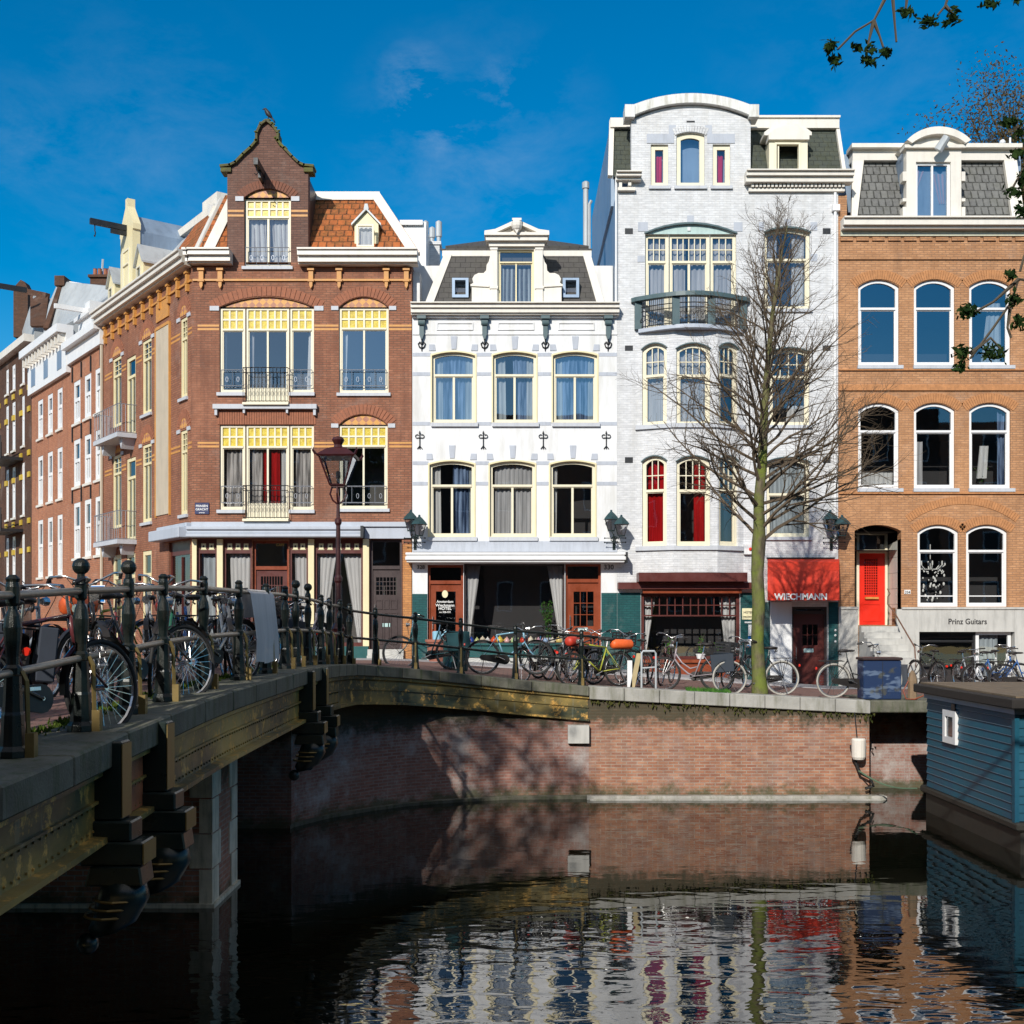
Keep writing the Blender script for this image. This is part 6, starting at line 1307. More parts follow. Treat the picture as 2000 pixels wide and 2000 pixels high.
for yc in (7.75, 8.75, 15.1, 16.2):
    g = deckz(yc); mb = MB(); mb.box(-2.9, -2.655, yc - .09, yc + .09, g - .56, g - .02); mb.box(-2.92, -2.58, yc - .12, yc + .12, g - .70, g - .56); mb.box(-2.93, -2.50, yc - .13, yc + .13, g - .86, g - .70)
    mb.add([(-2.86, yc - .13, g - .862), (-2.52, yc - .13, g - .862), (-2.50, yc - .13, g - 1.0), (-2.90, yc - .13, g - 1.0), (-2.86, yc + .13, g - .862), (-2.52, yc + .13, g - .862), (-2.50, yc + .13, g - 1.0), (-2.90, yc + .13, g - 1.0)], [(0, 1, 2, 3), (7, 6, 5, 4), (0, 4, 5, 1), (1, 5, 6, 2), (2, 6, 7, 3), (3, 7, 4, 0)]); o = mb.build('console', M_blackgreen, BR, bevel=.012)
    mb = MB(); mb.tube([(-2.66, yc, g - .98), (-2.66, yc, g - 1.06), (-2.72, yc, g - 1.18), (-2.80, yc, g - 1.28), (-2.88, yc, g - 1.34)], [.14, .17, .16, .10, .05], 12); mb.ball((-2.92, yc, g - 1.42), .075, 8); mb.build('scroll', M_blackgreen, o, smooth=True)
    mb = MB()
    for k in range(3): t = k * .035; mb.tube([(-2.69 - t + .172 * math.cos(a * .524), yc + .172 * math.sin(a * .524), g - 1.10 - t * 1.6) for a in range(12)], .01, 4, closed=True)
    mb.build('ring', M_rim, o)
    mb = MB(); mb.box(-2.654, -2.648, yc - .092, yc + .092, g - .54, g - .04); mb.box(-2.499, -2.49, yc - .132, yc + .132, g - .85, g - .71); mb.build('painted_lit_face', M_rim, o)  # thin gold skin painting the lit right face of the console

mb = MB()
for k in range(150):
    y = 4.2 + k * .095
    for dz in (-.62, -.235, -.46): FL.ball((-2.835, y, deckz(y) + dz), .011, 3)
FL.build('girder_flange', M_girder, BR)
mb = MB()
for y0, y1 in ((7.86, 8.64), (8.86, 9.12)): mb.sweep([(-2.72, lerp(y0, y1, k / 3), deckz(lerp(y0, y1, k / 3))) for k in range(4)], [(-.112, -.21), (-.112, -.65), (-.119, -.65), (-.119, -.21)])
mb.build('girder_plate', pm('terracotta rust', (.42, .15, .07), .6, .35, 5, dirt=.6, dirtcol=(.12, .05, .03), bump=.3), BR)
# railing of the bridge: posts and rails are parts
RL = thing('railing', 'bridge railing of dark green cast iron posts with two steel rails', 'railing', (-3, 12, 2.9))
posts = [(-3.08, y, b) for y, b in ((5.9, 0), (6.95, 0), (8.05, 1), (9.05, 1), (9.95, 0), (11.25, 0), (12.7, 0), (14.1, 0), (15.3, 0), (16.05, 1), (17.0, 1), (18.17, 0), (19.0, 0))] + [(-2.98, 19.5, 0), (-2.9, 20.1, 0), (-2.57, 21.2, 0), (-1.87, 21.80, 0), (-1.02, 22.42, 0), (.07, 22.78, 0), (1.41, 22.85, 0)]
def pz(x, y): return deckz(y) if y <= 19.6 and x < -2.8 else table(x, [(-3.0, 2.80), (-2.9, 2.76), (-2.57, 2.70), (-1.87, 2.62), (-1.02, 2.51), (.07, 2.37), (1.41, 2.27)])
def post(ball_):
    H = 1.06; pr = [(.095, 0), (.092, .04), (.075, .07), (.066, .26), (.06, .28), (.05, .50), (.056, .51), (.056, .55), (.040, .57), (.040, .62), (.052, .72), (.056, .80), (.046, .87), (.028, .91), (.026, .93), (.042, .95), (.044, 1.05), (.038, 1.08)]
    if ball_: pr += [(.028, 1.09), (.026, 1.12)] + [(.06 * math.sin(math.pi * i / 8) + .002, 1.175 - .06 * math.cos(math.pi * i / 8)) for i in range(1, 9)]
    else: pr += [(.045, 1.10), (.02, 1.125)]
    return pr
proto = {}
for b in (0, 1):
    mb = MB(); mb.lathe(post(b)[:6], (0, 0), 8); mb.lathe(post(b)[5:], (0, 0), 14); proto[b] = (mb, None)
for i, (x, y, b) in enumerate(posts):
    z = pz(x, y); mb = MB(lambda p: (p[0] + x, p[1] + y, p[2] + z)); mb.lathe(post(b)[:6], (0, 0), 8); mb.lathe(post(b)[6:], (0, 0), 14); o = mb.build('post', M_green_iron, RL)
    nx, ny = (1, 0) if y < 19.2 else (Vector((x + .0, y - 0)) - Vector((-.2, 19.2))).normalized()[:] if False else ((1, 0) if y < 19.2 else ((.8, -.6) if y < 21.5 else (0.15, -1)))
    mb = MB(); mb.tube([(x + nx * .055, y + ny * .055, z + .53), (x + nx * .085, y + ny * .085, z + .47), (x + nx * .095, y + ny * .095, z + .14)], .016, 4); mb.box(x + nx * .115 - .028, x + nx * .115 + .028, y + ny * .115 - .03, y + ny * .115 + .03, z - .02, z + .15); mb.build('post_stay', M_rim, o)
M_rail = pm('worn steel rail', (.36, .31, .25), .35, .2, 6, metal=.5)
for h, nm in ((1.0, 'top_rail'), (.52, 'lower_rail')):
    pts = [(x, y, pz(x, y) + h) for x, y, b in posts]; pts = [(-3.08, 3, deckz(3) + h)] + pts[:14]; mb = MB(); mb.tube(pts, .026, 8); mb.build(nm, M_rail, RL, smooth=True)
    pts = [(x, y, pz(x, y) + h) for x, y, b in posts][13:] + [(1.75, 22.9, 2.24 + h)]; mb = MB(); mb.tube(pts, .024, 8); mb.build(nm, M_green_iron, RL, smooth=True)
# moss tufts along the deck edge
mb = MB()
for i in range(2200):
    y = random.uniform(5, 19); x = -3.36 + random.gauss(0, .05); s = random.uniform(.01, .035); mb.add([(x - s * .5, y, deckz(y) - .01), (x + s * .5, y + random.uniform(-s, s), deckz(y) - .01), (x + random.uniform(-s, s), y, deckz(y) + s * 1.3)], [(0, 1, 2)])
tag(mb.build('edge_grass', leafm('edge grass', (.05, .09, .015), (.11, .15, .03)), recalc=False), 'short grass and moss growing along the inner edge of the bridge coping', 'grass', kind='stuff')

# houseboat
HB = thing('houseboat', 'blue clapboard houseboat with a dark roof edge moored at the right', 'houseboat', (11, 19, 0))
bx0, bx1, by0, by1 = 7.75, 13.5, 17.3, 21.0
M_boat = pm('blue boat paint', (.004, .078, .125), .5, .25, 1.2, dirt=.3, dirtcol=(.015, .03, .10))
FW = Face(bx0, by1, bx0, by0); FW.holes = []
mb = MB()
for i in range(13):
    z0 = .5 + i * .130; mb.add([(bx0 - .022, by0, z0), (bx0 - .022, by1, z0), (bx0, by1, z0 + .126), (bx0, by0, z0 + .126), (bx0 + .05, by0, z0), (bx0 + .05, by1, z0), (bx0 + .05, by1, z0 + .126), (bx0 + .05, by0, z0 + .126)], [(0, 1, 2, 3), (0, 4, 5, 1), (3, 2, 6, 7), (0, 3, 7, 4), (1, 5, 6, 2)])
    mb.add([(bx0, by0 - .022, z0), (bx1, by0 - .022, z0), (bx1, by0, z0 + .126), (bx0, by0, z0 + .126), (bx0, by0 + .05, z0), (bx1, by0 + .05, z0), (bx1, by0 + .05, z0 + .126), (bx0, by0 + .05, z0 + .126)], [(0, 1, 2, 3), (0, 4, 5, 1), (3, 2, 6, 7)])
mb.build('clapboard_wall', M_boat, HB, recalc=False)
mb = MB(); mb.box(bx0 + .06, bx1, by0 + .06, by1, .3, 2.2); mb.build('cabin_core', M_boat, HB)
mb = MB()
for i in range(1, 13): z = .5 + i * .130 - .004; mb.box(bx0 - .026, bx0 - .004, by0, by1, z - .002, z + .002)
mb.build('board_edge', pm('worn board edge', (.22, .34, .45), .3, .15, 6), HB)
mb = MB(); mb.box(bx0 - .05, bx0 + .02, by0 - .05, by0 + .05, .48, 2.2); mb.build('corner_board', M_boat, HB)
mb = MB(); mb.box(bx0 - .06, bx1, by0 - .06, by1 + .03, 2.14, 2.24); mb.build('eaves_board', pm('pale blue trim', (.30, .38, .48), .4, .1, 3), HB)
mb = MB(); mb.box(bx0 - .22, bx1, by0 - .35, by1 + .15, 2.242, 2.40); mb.build('roof', pm('tarred roof edge', (.022, .018, .016), .6, .3, 4), HB, bevel=.02)
mb = MB()
for i in range(24): x = bx0 - .1 + i * .235; mb.box(x, x + .225, by0 - .2, by1 + .1, 2.402, 2.43)
mb.build('roof_deck', pm('weathered deck boards', (.17, .125, .08), .8, .3, 3), HB)
mb = MB(); mb.box(bx0 + .03, bx1 + .3, by0 - .1, by1 + .2, -.4, .40); mb.box(bx0 - .06, bx1 + .3, by0 - .16, by1 + .25, .36, .49); mb.build('hull', pm('tarred hull', (.025, .024, .02), .5, .3, 4), HB, bevel=.03)
mb = MB(); yc0, yc1 = 19.53, 20.1; wn = Face(bx0, yc1, bx0, yc0); mb = MB(wn); L_ = yc1 - yc0
mb.ring(outline(0, L_, 1.42, 2.0, 0), outline(.11, L_ - .11, 1.53, 1.89, 0), .01, .07); o = mb.build('window', M_pwhite, HB)
mb = MB(wn); mb.quad((.1, .04, 1.5), (L_ - .1, .04, 1.5), (L_ - .1, .04, 1.9), (.1, .04, 1.9)); mb.build('glass_pane', M_glass, o, recalc=False); mb = MB(wn); mb.box(.17, L_ - .17, .02, .035, 1.56, 1.86); mb.build('blind', M_pale_stone, o)
mb = MB(wn); mb.box(-.5 + L_ + .25, -.5 + L_ + .35 + .05, .01, .04, 2.0, 2.12); mb.build('vent', M_darkwood, HB)
# fender, rope and post by the boat
t = thing('white_fender', 'white plastic drum hanging on the quay wall corner', 'fender', P(1677, 1482, 22.5))
mb = MB(); c = (X(1677, 22.45), 22.45); mb.lathe([(.11, Zz(1483, 22.45)), (.135, Zz(1478, 22.45)), (.14, Zz(1445, 22.45)), (.12, Zz(1442, 22.45))], c, 14); mb.build('drum', M_offwhite, t, smooth=False)
mb = MB(); mb.tube([(c[0], c[1] + .1, Zz(1442, 22.45)), (c[0] - .03, 22.6, 1.7), (c[0] - .03, 22.68, 1.98)], .012, 4); mb.build('strap', M_ink, t)
t = thing('mooring_rope', 'greenish mooring rope running from the quay wall to the houseboat', 'rope', (X(1680, 22.4), 22.4, .55))
mb = MB(); a = Vector((X(1680, 22.4), 22.5, .58)); b = Vector((7.62, 21.2, .42)); mb.tube([tuple(a.lerp(b, k / 12) + Vector((0, 0, -.12 * math.sin(math.pi * k / 12)))) for k in range(13)], .016, 5); tag(mb.build('rope', pm('green rope', (.10, .16, .10), .9), t))
mb = MB(); mb.tube([P(1662, 1455, 22.6), P(1668, 1480, 22.55), P(1680, 1510, 22.5), P(1700, 1520, 22.5), P(1706, 1535, 22.5), P(1690, 1540, 22.5)], .03, 6); tag(mb.build('rubber_hose', M_black), 'black hose dangling beside the white drum on the quay wall', 'hose')
# ------------------------------------------------------------------ street lamp
LX, LY = -3.24, 21.0; LZ = 2.68
lp = thing('street_lamp', 'dark red cast iron street lamp with a crowned glass lantern', 'lamp', (LX, LY, LZ))
zl = Zz(948, LY); zr = Zz(892, LY); ztop = Zz(858, LY)
mb = MB(); mb.lathe([(.17, LZ), (.17, LZ + .1), (.12, LZ + .2), (.11, LZ + .7), (.13, LZ + .75), (.08, LZ + .85)], (LX, LY), 10); mb.lathe([(.07, LZ + .85), (.055, LZ + 1.6), (.075, LZ + 1.64), (.075, LZ + 1.7), (.05, LZ + 1.75), (.04, zl - .75), (.065, zl - .70), (.065, zl - .64), (.035, zl - .60), (.03, zl - .34)], (LX, LY), 12); mb.build('post', M_maroon2 if False else pm('lamp maroon', (.05, .010, .011), .35, .3, 6, dirt=.4), lp, smooth=False)
ML = pm('lamp maroon', (.05, .010, .011))
mb = MB()
for s in (-1, 1):
    mb.tube([(LX, LY, zl - .36), (LX + s * .10, LY, zl - .28), (LX + s * .15, LY, zl - .16), (LX + s * .11, LY, zl - .02)], .018, 5); mb.tube([(LX, LY, zl - .36), (LX, LY + s * .10, zl - .28), (LX, LY + s * .15, zl - .16), (LX, LY + s * .11, zl - .02)], .018, 5)
mb.lathe([(.17, zl - .04), (.17, zl)], (LX, LY), 4); mb.build('lantern_arm', ML, lp)
b0, b1 = .135, .315
sq = lambda h, z: [(LX - h, LY - h, z), (LX + h, LY - h, z), (LX + h, LY + h, z), (LX - h, LY + h, z)]
mb = MB(); A0, A1 = sq(b0, zl), sq(b1, zr)
for i in range(4): mb.tube([A0[i], A1[i]], .018, 5); mb.tube([A0[i], A0[(i + 1) % 4]], .018, 4); mb.tube([A1[i], A1[(i + 1) % 4]], .022, 4)
mb.build('lantern_frame', ML, lp)
mb = MB()
for i in range(4): j = (i + 1) % 4; mb.quad(A0[i], A0[j], A1[j], A1[i])
mb.build('lantern_glass', M_glass_sky, lp, recalc=False)
mb = MB(); R0, R1, R2 = sq(.36, zr + .0), sq(.18, zr + .14), sq(.09, zr + .17)
mb.add(R0 + R1 + R2 + sq(.34, zr - .03), [(0, 1, 5, 4), (1, 2, 6, 5), (2, 3, 7, 6), (3, 0, 4, 7), (4, 5, 9, 8), (5, 6, 10, 9), (6, 7, 11, 10), (7, 4, 8, 11), (8, 9, 10, 11), (12, 13, 1, 0), (13, 14, 2, 1), (14, 15, 3, 2), (15, 12, 0, 3), (12, 15, 14, 13)])
for c in R0: mb.tube([c, (LX + (c[0] - LX) * 1.12, LY + (c[1] - LY) * 1.12, zr + .07), (LX + (c[0] - LX) * 1.08, LY + (c[1] - LY) * 1.08, zr + .12)], [.03, .022, .006], 5)
mb.lathe([(.09, zr + .17), (.07, zr + .22), (.10, zr + .27), (.12, zr + .31), (.09, zr + .36), (.03, zr + .38), (.03, ztop - .03), (.005, ztop + .02)], (LX, LY), 10); mb.build('lantern_roof', ML, lp)
mb = MB(); mb.lathe([(.03, zl + .01), (.03, zl + .12), (.045, zl + .13), (.045, zl + .24), (.02, zl + .27)], (LX, LY), 8); mb.build('bulb', M_letter, lp, smooth=True)

# ------------------------------------------------------------------ bicycles
def ell(mb, c, r, n=7): 
    k = n + 2; vs = []; fs = []
    for i in range(n + 1):
        a = math.pi * i / n
        for j in range(k): b = 6.283 * j / k; vs.append((c[0] + r[0] * math.cos(a), c[1] + r[1] * math.sin(a) * math.cos(b), c[2] + r[2] * math.sin(a) * math.sin(b)))
    for i in range(n):
        for j in range(k): j2 = (j + 1) % k; fs.append((i * k + j, i * k + j2, (i + 1) * k + j2, (i + 1) * k + j))
    mb.add(vs, fs)
M_chrome = pm('chrome', (.62, .62, .62), .22, .1, 8, metal=.95); M_tyre = pm('tyre', (.018, .018, .018), .7, .2, 8); M_paletyre = pm('pale tyre', (.42, .40, .36), .6, .15, 8); M_saddle = pm('saddle leather', (.02, .017, .016), .45, .2, 8)
def make_bike(col, name_col, ladies=False, tyre=None, bars='swept', crate=None, pannier=None, bag=None, rack_=True):
    root = thing('bicycle', 'bicycle', 'bicycle', (0, 0, 0)); Rw = .345; WB = 1.10; paint = pm('bike ' + name_col, col, .28, .15, 5, dirt=.2, coat=.3)
    for k, cx in enumerate((0, WB)):
        mb = MB(); mb.tube([(cx + Rw * math.cos(a * .2094), 0, Rw + Rw * math.sin(a * .2094)) for a in range(30)], .019, 7, closed=True); w = mb.build('wheel', tyre or M_tyre, root, smooth=True)
        mb = MB(); mb.tube([(cx + (Rw - .026) * math.cos(a * .2618), 0, Rw + (Rw - .026) * math.sin(a * .2618)) for a in range(24)], .011, 4, closed=True); mb.tube([(cx, -.05, Rw), (cx, .05, Rw)], .022, 8)
        for a in range(28):
            t = a * 6.283 / 28; mb.tube([(cx + .02 * math.cos(t + 1.3 * (1 if a % 2 else -1)), .03 * (1 if a % 4 < 2 else -1), Rw + .02 * math.sin(t)), (cx + (Rw - .03) * math.cos(t), 0, Rw + (Rw - .03) * math.sin(t))], .0022, 3, caps=False)
        mb.build('rim', M_chrome, w)
        mb = MB(); r = Rw + .035; a0, a1 = ((-10, 175) if k == 0 else (40, 185)); n = 12
        for s in range(n):
            t, u = R(lerp(a0, a1, s / n)), R(lerp(a0, a1, (s + 1) / n)); mb.quad((cx + r * math.cos(t), -.028, Rw + r * math.sin(t)), (cx + r * math.cos(t), .028, Rw + r * math.sin(t)), (cx + r * math.cos(u), .028, Rw + r * math.sin(u)), (cx + r * math.cos(u), -.028, Rw + r * math.sin(u)))
        for t in (a0 + 12, 100 if k == 0 else 180 - 12): mb.tube([(cx, .05, Rw), (cx + r * math.cos(R(t)), .028, Rw + r * math.sin(R(t)))], .004, 3)
        mb.build('mudguard', paint if tyre else M_saddle, root, recalc=False)
    bb = (.46, 0, .30); st = (.28, 0, .80); hb = (.875, 0, .66); ht = (.835, 0, .88)
    mb = MB(); f = .016
    mb.tube([bb, st], f, 7); mb.tube([hb, ht], .02, 7)
    if ladies: mb.tube([(.385, 0, .50), (.55, 0, .46), (.72, 0, .58), (.86, 0, .78)], f, 7); mb.tube([bb, (.6, 0, .36), (.76, 0, .50), hb], .018, 7)
    else: mb.tube([st, ht], f, 7); mb.tube([bb, hb], .018, 7)
    for s in (-1, 1):
        mb.tube([(bb[0], s * .02, bb[2]), (.1, s * .05, Rw), (0, s * .055, Rw)], .010, 5); mb.tube([(.29, s * .02, .76), (0, s * .055, Rw)], .008, 5)
        mb.tube([(.875, s * .02, .64), (.90, s * .05, .60), (.98, s * .055, .46), (WB, s * .055, Rw)], .011, 5)
    mb.build('frame', paint, root, smooth=True)
    mb = MB(); mb.tube([st, (.255, 0, .93)], .012, 6); mb.tube([ht, (.82, 0, 1.02)], .012, 6); mb.build('seat_post', M_chrome, root)
    mb = MB(); ell(mb, (.20, 0, .965), (.13, .085, .035)); ell(mb, (.33, 0, .965), (.11, .03, .025)); 
    for s in (-.05, .05): mb.tube([(.12, s, .94), (.10, s, .90), (.14, s, .885)], .012, 4)
    mb.build('saddle', M_saddle, root, smooth=True)
    mb = MB()
    if bars == 'swept': path = [(.60, -.30, 1.08), (.72, -.29, 1.12), (.85, -.20, 1.12), (.86, -.05, 1.05), (.83, 0, 1.03), (.86, .05, 1.05), (.85, .20, 1.12), (.72, .29, 1.12), (.60, .30, 1.08)]
    else: path = [(.80, -.30, 1.04), (.84, -.1, 1.04), (.85, 0, 1.03), (.84, .1, 1.04), (.80, .30, 1.04)]
    mb.tube(path, .011, 6); h = mb.build('handlebar', M_chrome, root, smooth=True)
    mb = MB()
    for s in (0, -1): a, b = Vector(path[s]), Vector(path[1 if s == 0 else -2]); mb.tube([tuple(a), tuple(a.lerp(b, .85))], .017, 6)
    mb.build('grip', M_saddle, h)
    mb = MB(); a, b = Vector(path[1]), Vector(path[-2])
    for q in (a, b): mb.tube([tuple(q), tuple(q + Vector((-.02, 0, -.05))), tuple(q + Vector((-.13, 0, -.05)))], .006, 4)
    mb.tube([(.85, -.18, 1.10), (.93, -.1, .95), (.9, 0, .7)], .004, 3); mb.tube([(.85, .18, 1.10), (.95, .08, .97), (.92, 0, .72)], .004, 3); mb.build('brake_lever', M_saddle, h)
    mb = MB(); mb.tube([(.89, 0, .93), (.97, 0, .93)], [.03, .045], 8); mb.build('headlight', M_chrome, root)
    mb = MB(); mb.tube([(-.36, -.0, .60), (-.385, 0, .60)], .03, 8); mb.build('tail_light', M_reddoor, root)
    mb = MB(); n = 8; P_ = [(.46 + .10 * math.cos(a), .30 + .10 * math.sin(a)) for a in [R(-90 + 180 * i / n) for i in range(n + 1)]] + [(0 + .055 * math.cos(a), Rw + .055 * math.sin(a)) for a in [R(90 + 180 * i / n) for i in range(n + 1)]]
    mb.add([(x, -.085, z) for x, z in P_] + [(x, -.055, z) for x, z in P_], [tuple(range(len(P_))), tuple(range(2 * len(P_) - 1, len(P_) - 1, -1))] + [(i, (i + 1) % len(P_), (i + 1) % len(P_) + len(P_), i + len(P_)) for i in range(len(P_))]); mb.build('chain_case', M_saddle, root)
    mb = MB(); mb.tube([(.46, -.10, .30), (.46, .10, .30)], .014, 6)
    for s in (-1, 1): e = (.46 + s * .15, s * .10, .30 - s * .07); mb.tube([(.46, s * .10, .30), e], .010, 5); mb.box(e[0] - .045, e[0] + .045, min(e[1], e[1] + s * .09), max(e[1], e[1] + s * .09), e[2] - .012, e[2] + .012)
    mb.build('crank', M_chrome, root)
    mb = MB(); mb.tube([(.02, .07, .33), (-.05, .22, .0)], .009, 5); mb.build('kickstand', M_chrome, root)
    if rack_:
        mb = MB(); z = .755
        for s in (-.07, 0, .07): mb.tube([(.20, s, z), (-.30, s, z)], .006, 4)
        for x in (-.30, -.1, .1): mb.tube([(x, -.07, z), (x, .07, z)], .006, 4)
        for s in (-1, 1): mb.tube([(0, s * .06, Rw), (-.12, s * .07, z)], .006, 4); mb.tube([(0, s * .06, Rw), (.06, s * .07, z)], .006, 4)
        mb.build('rack', M_saddle, root)
    if crate:
        mb = MB(); x0, x1, y0, y1, z0, z1 = (.88, 1.24, -.2, .2, .86, 1.12) if crate[1] == 'front' else (-.36, .12, -.17, .17, .765, 1.02)
        for a in range(5):
            z = lerp(z0, z1, a / 4) - .01
            for (p, q, r, s) in ((x0, x1, y0, y0 + .012), (x0, x1, y1 - .012, y1), (x0, x0 + .012, y0, y1), (x1 - .012, x1, y0, y1)): mb.box(p, q, r, s, z - .018, z + .018)
        for x, y in ((x0, y0), (x1, y0), (x0, y1), (x1, y1), ((x0 + x1) / 2, y0), ((x0 + x1) / 2, y1)): mb.box(x - .012, x + .012, y - .012, y + .012, z0, z1)
        mb.box(x0, x1, y0, y1, z0 - .01, z0 + .008); mb.build('crate', crate[0], root)
    if pannier:
        mb = MB()
        for s in (-1, 1): mb.prism([(-.36, .40), (.10, .36), (.14, .74), (-.34, .78)], s * .075, s * .20)
        mb.box(-.30, .08, -.08, .08, .77, .79); mb.build('pannier', pannier, root, bevel=.03)
    if bag: mb = MB(); mb.tube([(-.34, 0, .86), (-.30, 0, .86), (.10, 0, .87), (.16, 0, .87)], [.07, .105, .105, .08], 10); mb.build('roll_bag', bag, root, smooth=True)
    return root
PR = {
 'black': make_bike((.018, .018, .020), 'black'), 'blacklady': make_bike((.02, .02, .02), 'black', True), 'blackpale': make_bike((.02, .02, .022), 'black', True, M_paletyre),
 'navy': make_bike((.015, .05, .14), 'navy', False, None, 'swept', None, pm('grey canvas', (.03, .038, .055), .8, .2, 6)),
 'blue': make_bike((.02, .10, .32), 'blue', True), 'white': make_bike((.62, .62, .60), 'white', True, None, 'flat'), 'silver': make_bike((.34, .36, .38), 'silver', False, None, 'flat'),
 'skyblue': make_bike((.22, .42, .55), 'pale blue', False, None, 'flat', rack_=False), 'red': make_bike((.28, .03, .03), 'red', True), 'maroon': make_bike((.12, .03, .035), 'maroon'),
 'orangebag': make_bike((.40, .42, .05), 'yellow green', False, None, 'flat', None, None, pm('orange tarp', (.85, .14, .03), .5, .1, 6)), 'crate': make_bike((.03, .03, .03), 'black', False, None, 'swept', (M_ink, 'front')),
 'rearcrate': make_bike((.03, .04, .05), 'black', True, None, 'swept', (M_ink, 'rear')), 'teal': make_bike((.02, .09, .10), 'teal', True, None, 'swept', None, pm('dark teal canvas', (.01, .055, .065), .8, .2, 6)),
 'greybag': make_bike((.33, .28, .30), 'grey mauve', True, None, 'swept', None, pm('black canvas', (.02, .03, .045), .7, .2, 6)), 'green': make_bike((.03, .14, .08), 'green'), 'seatred': make_bike((.05, .03, .03), 'black', False, None, 'swept', None, None, pm('red tarp', (.5, .04, .02), .5, .1, 6))}
used = set()
def place_bike(kind, x, y, z, head, lean=4, label='', group='bicycles parked along the quay', pitch=0):
    """x,y is the ground point under the rear hub; head in degrees from +X"""
    M = Matrix.Translation((x, y, z)) @ Matrix.Rotation(R(head), 4, 'Z') @ Matrix.Rotation(R(lean), 4, 'X') @ Matrix.Rotation(R(pitch), 4, 'Y')
    p = PR[kind]
    if kind not in used: used.add(kind); p.matrix_world = M; p['label'] = label; p['group'] = group; return p
    bpy.context.view_layer.update(); return dup(p, label, M, group)
GB_ = 'bicycles parked against the bridge railing'
for k, x, y, h, ln, lab in (
 ('blue', -3.9, 6.0, 75, -6, 'blue bicycle with a blue saddle at the left edge, behind the first railing post'),
 ('navy', -3.55, 8.0, 118, 6, 'dark blue bicycle with grey panniers between the first two railing posts'),
 ('black', -3.95, 10.4, -60, 5, 'black roadster with long swept handlebars behind the two ball topped near posts'),
 ('blacklady', -3.60, 9.7, 60, -7, 'black step through bicycle leaning behind the third railing post'),
 ('red', -4.1, 11.3, 100, 5, 'dark red bicycle at the near part of the bridge railing'),
 ('green', -3.55, 11.6, -80, -6, 'dark green bicycle behind the fifth railing post'),
 ('white', -3.55, 12.4, 70, -5, 'white bicycle with flat handlebars rising over the rail next to the grey towel'),
 ('seatred', -4.0, 12.7, 110, 5, 'black bicycle with a red tarp roll on its rack near the grey towel'),
 ('silver', -3.60, 14.1, -70, 6, 'silver bicycle half hidden by the grey towel'),
 ('maroon', -3.65, 15.3, 80, -6, 'maroon bicycle in the middle of the bridge railing'),
 ('rearcrate', -3.60, 16.4, 100, 5, 'black bicycle with a rear crate behind the far ball topped posts'),
 ('skyblue', -3.75, 17.3, -85, -5, 'pale blue bicycle in the packed row before the street lamp'),
 ('greybag', -3.60, 18.2, 75, 6, 'grey mauve bicycle with black bags beside the street lamp'),
 ('crate', -3.80, 19.0, 95, -5, 'black bicycle with a front crate beside the street lamp'),
 ('blackpale', -3.55, 20.0, -100, 5, 'black bicycle with pale tyres just beyond the street lamp'),
 ('maroon', -3.45, 7.3, 66, -5, 'maroon bicycle closest to the viewer, its swept handlebar over the rail'),
 ('silver', -4.45, 9.4, 85, 5, 'silver bicycle in the second row behind the ball topped near posts'),
 ('orangebag', -4.5, 12.0, 75, -4, 'yellow green bicycle with an orange roll on the bridge'),
 ('white', -4.3, 13.6, -75, 4, 'white bicycle in the second row left of the grey towel'),
 ('blue', -4.4, 14.8, 95, -4, 'blue step through bicycle in the second row right of the grey towel'),
 ('silver', -4.3, 16.0, 80, 5, 'silver bicycle in the second row behind the far ball topped posts'),
 ('seatred', -4.3, 17.6, -95, -5, 'black bicycle with a red roll near the street lamp'),
 ('white', -4.4, 19.2, 85, 5, 'white bicycle in the second row beside the street lamp')):
    place_bike(k, x, y, deckz(y + .3) - .03, h, ln, lab, GB_)
def qb(kind, pxr, d, dirn, yaw, lab, lean=4, g='bicycles parked along the quay', zz=None):
    x = X(pxr, d); z = zz if zz is not None else lerp(edge_z(x), fz(x), max(0, (d - 22.9) / 10)) ; place_bike(kind, x, d, z, (0 if dirn > 0 else 180) + yaw, lean, lab, g)
qb('teal', 884, 23.5, -1, 8, 'teal bicycle with dark green panniers behind the curved green railing')
qb('skyblue', 943, 23.2, 1, -3, 'pale blue racing bicycle standing side on before the teapot window')
qb('black', 1052, 24.4, 1, 50, 'black bicycle turned away, left of the brown hotel door'); qb('blacklady', 1072, 23.9, -1, 60, 'black step through bicycle in the tangle left of the brown door')
qb('silver', 1090, 24.3, 1, 78, 'silver bicycle seen end on in front of the teapot window'); qb('seatred', 1118, 24.0, 1, 62, 'black bicycle with an orange red roll by the last railing post')
qb('green', 1160, 23.7, 1, 40, 'dark green bicycle just right of the last railing post'); qb('orangebag', 1210, 23.5, -1, 25, 'yellow green bicycle with a bright orange roll bag')
qb('navy', 1150, 24.6, 1, 75, 'navy bicycle with canvas panniers behind the yellow green one'); qb('crate', 1258, 24.4, -1, -68, 'black bicycle with a big black front crate beside the wooden stakes')
qb('greybag', 1400, 23.5, -1, -10, 'grey mauve step through bicycle with black bags left of the tree'); qb('maroon', 1290, 24.8, 1, 70, 'maroon bicycle with tall handlebars before the hotel window')
qb('blackpale', 1528, 23.35, -1, 3, 'black bicycle with pale tyres parked behind the tree trunk'); qb('rearcrate', 1420, 24.5, 1, 55, 'black bicycle with a rear crate left of the tree trunk')
qb('blackpale', 1627, 23.3, 1, 4, 'black step through bicycle with pale tyres left of the blue cabinet')
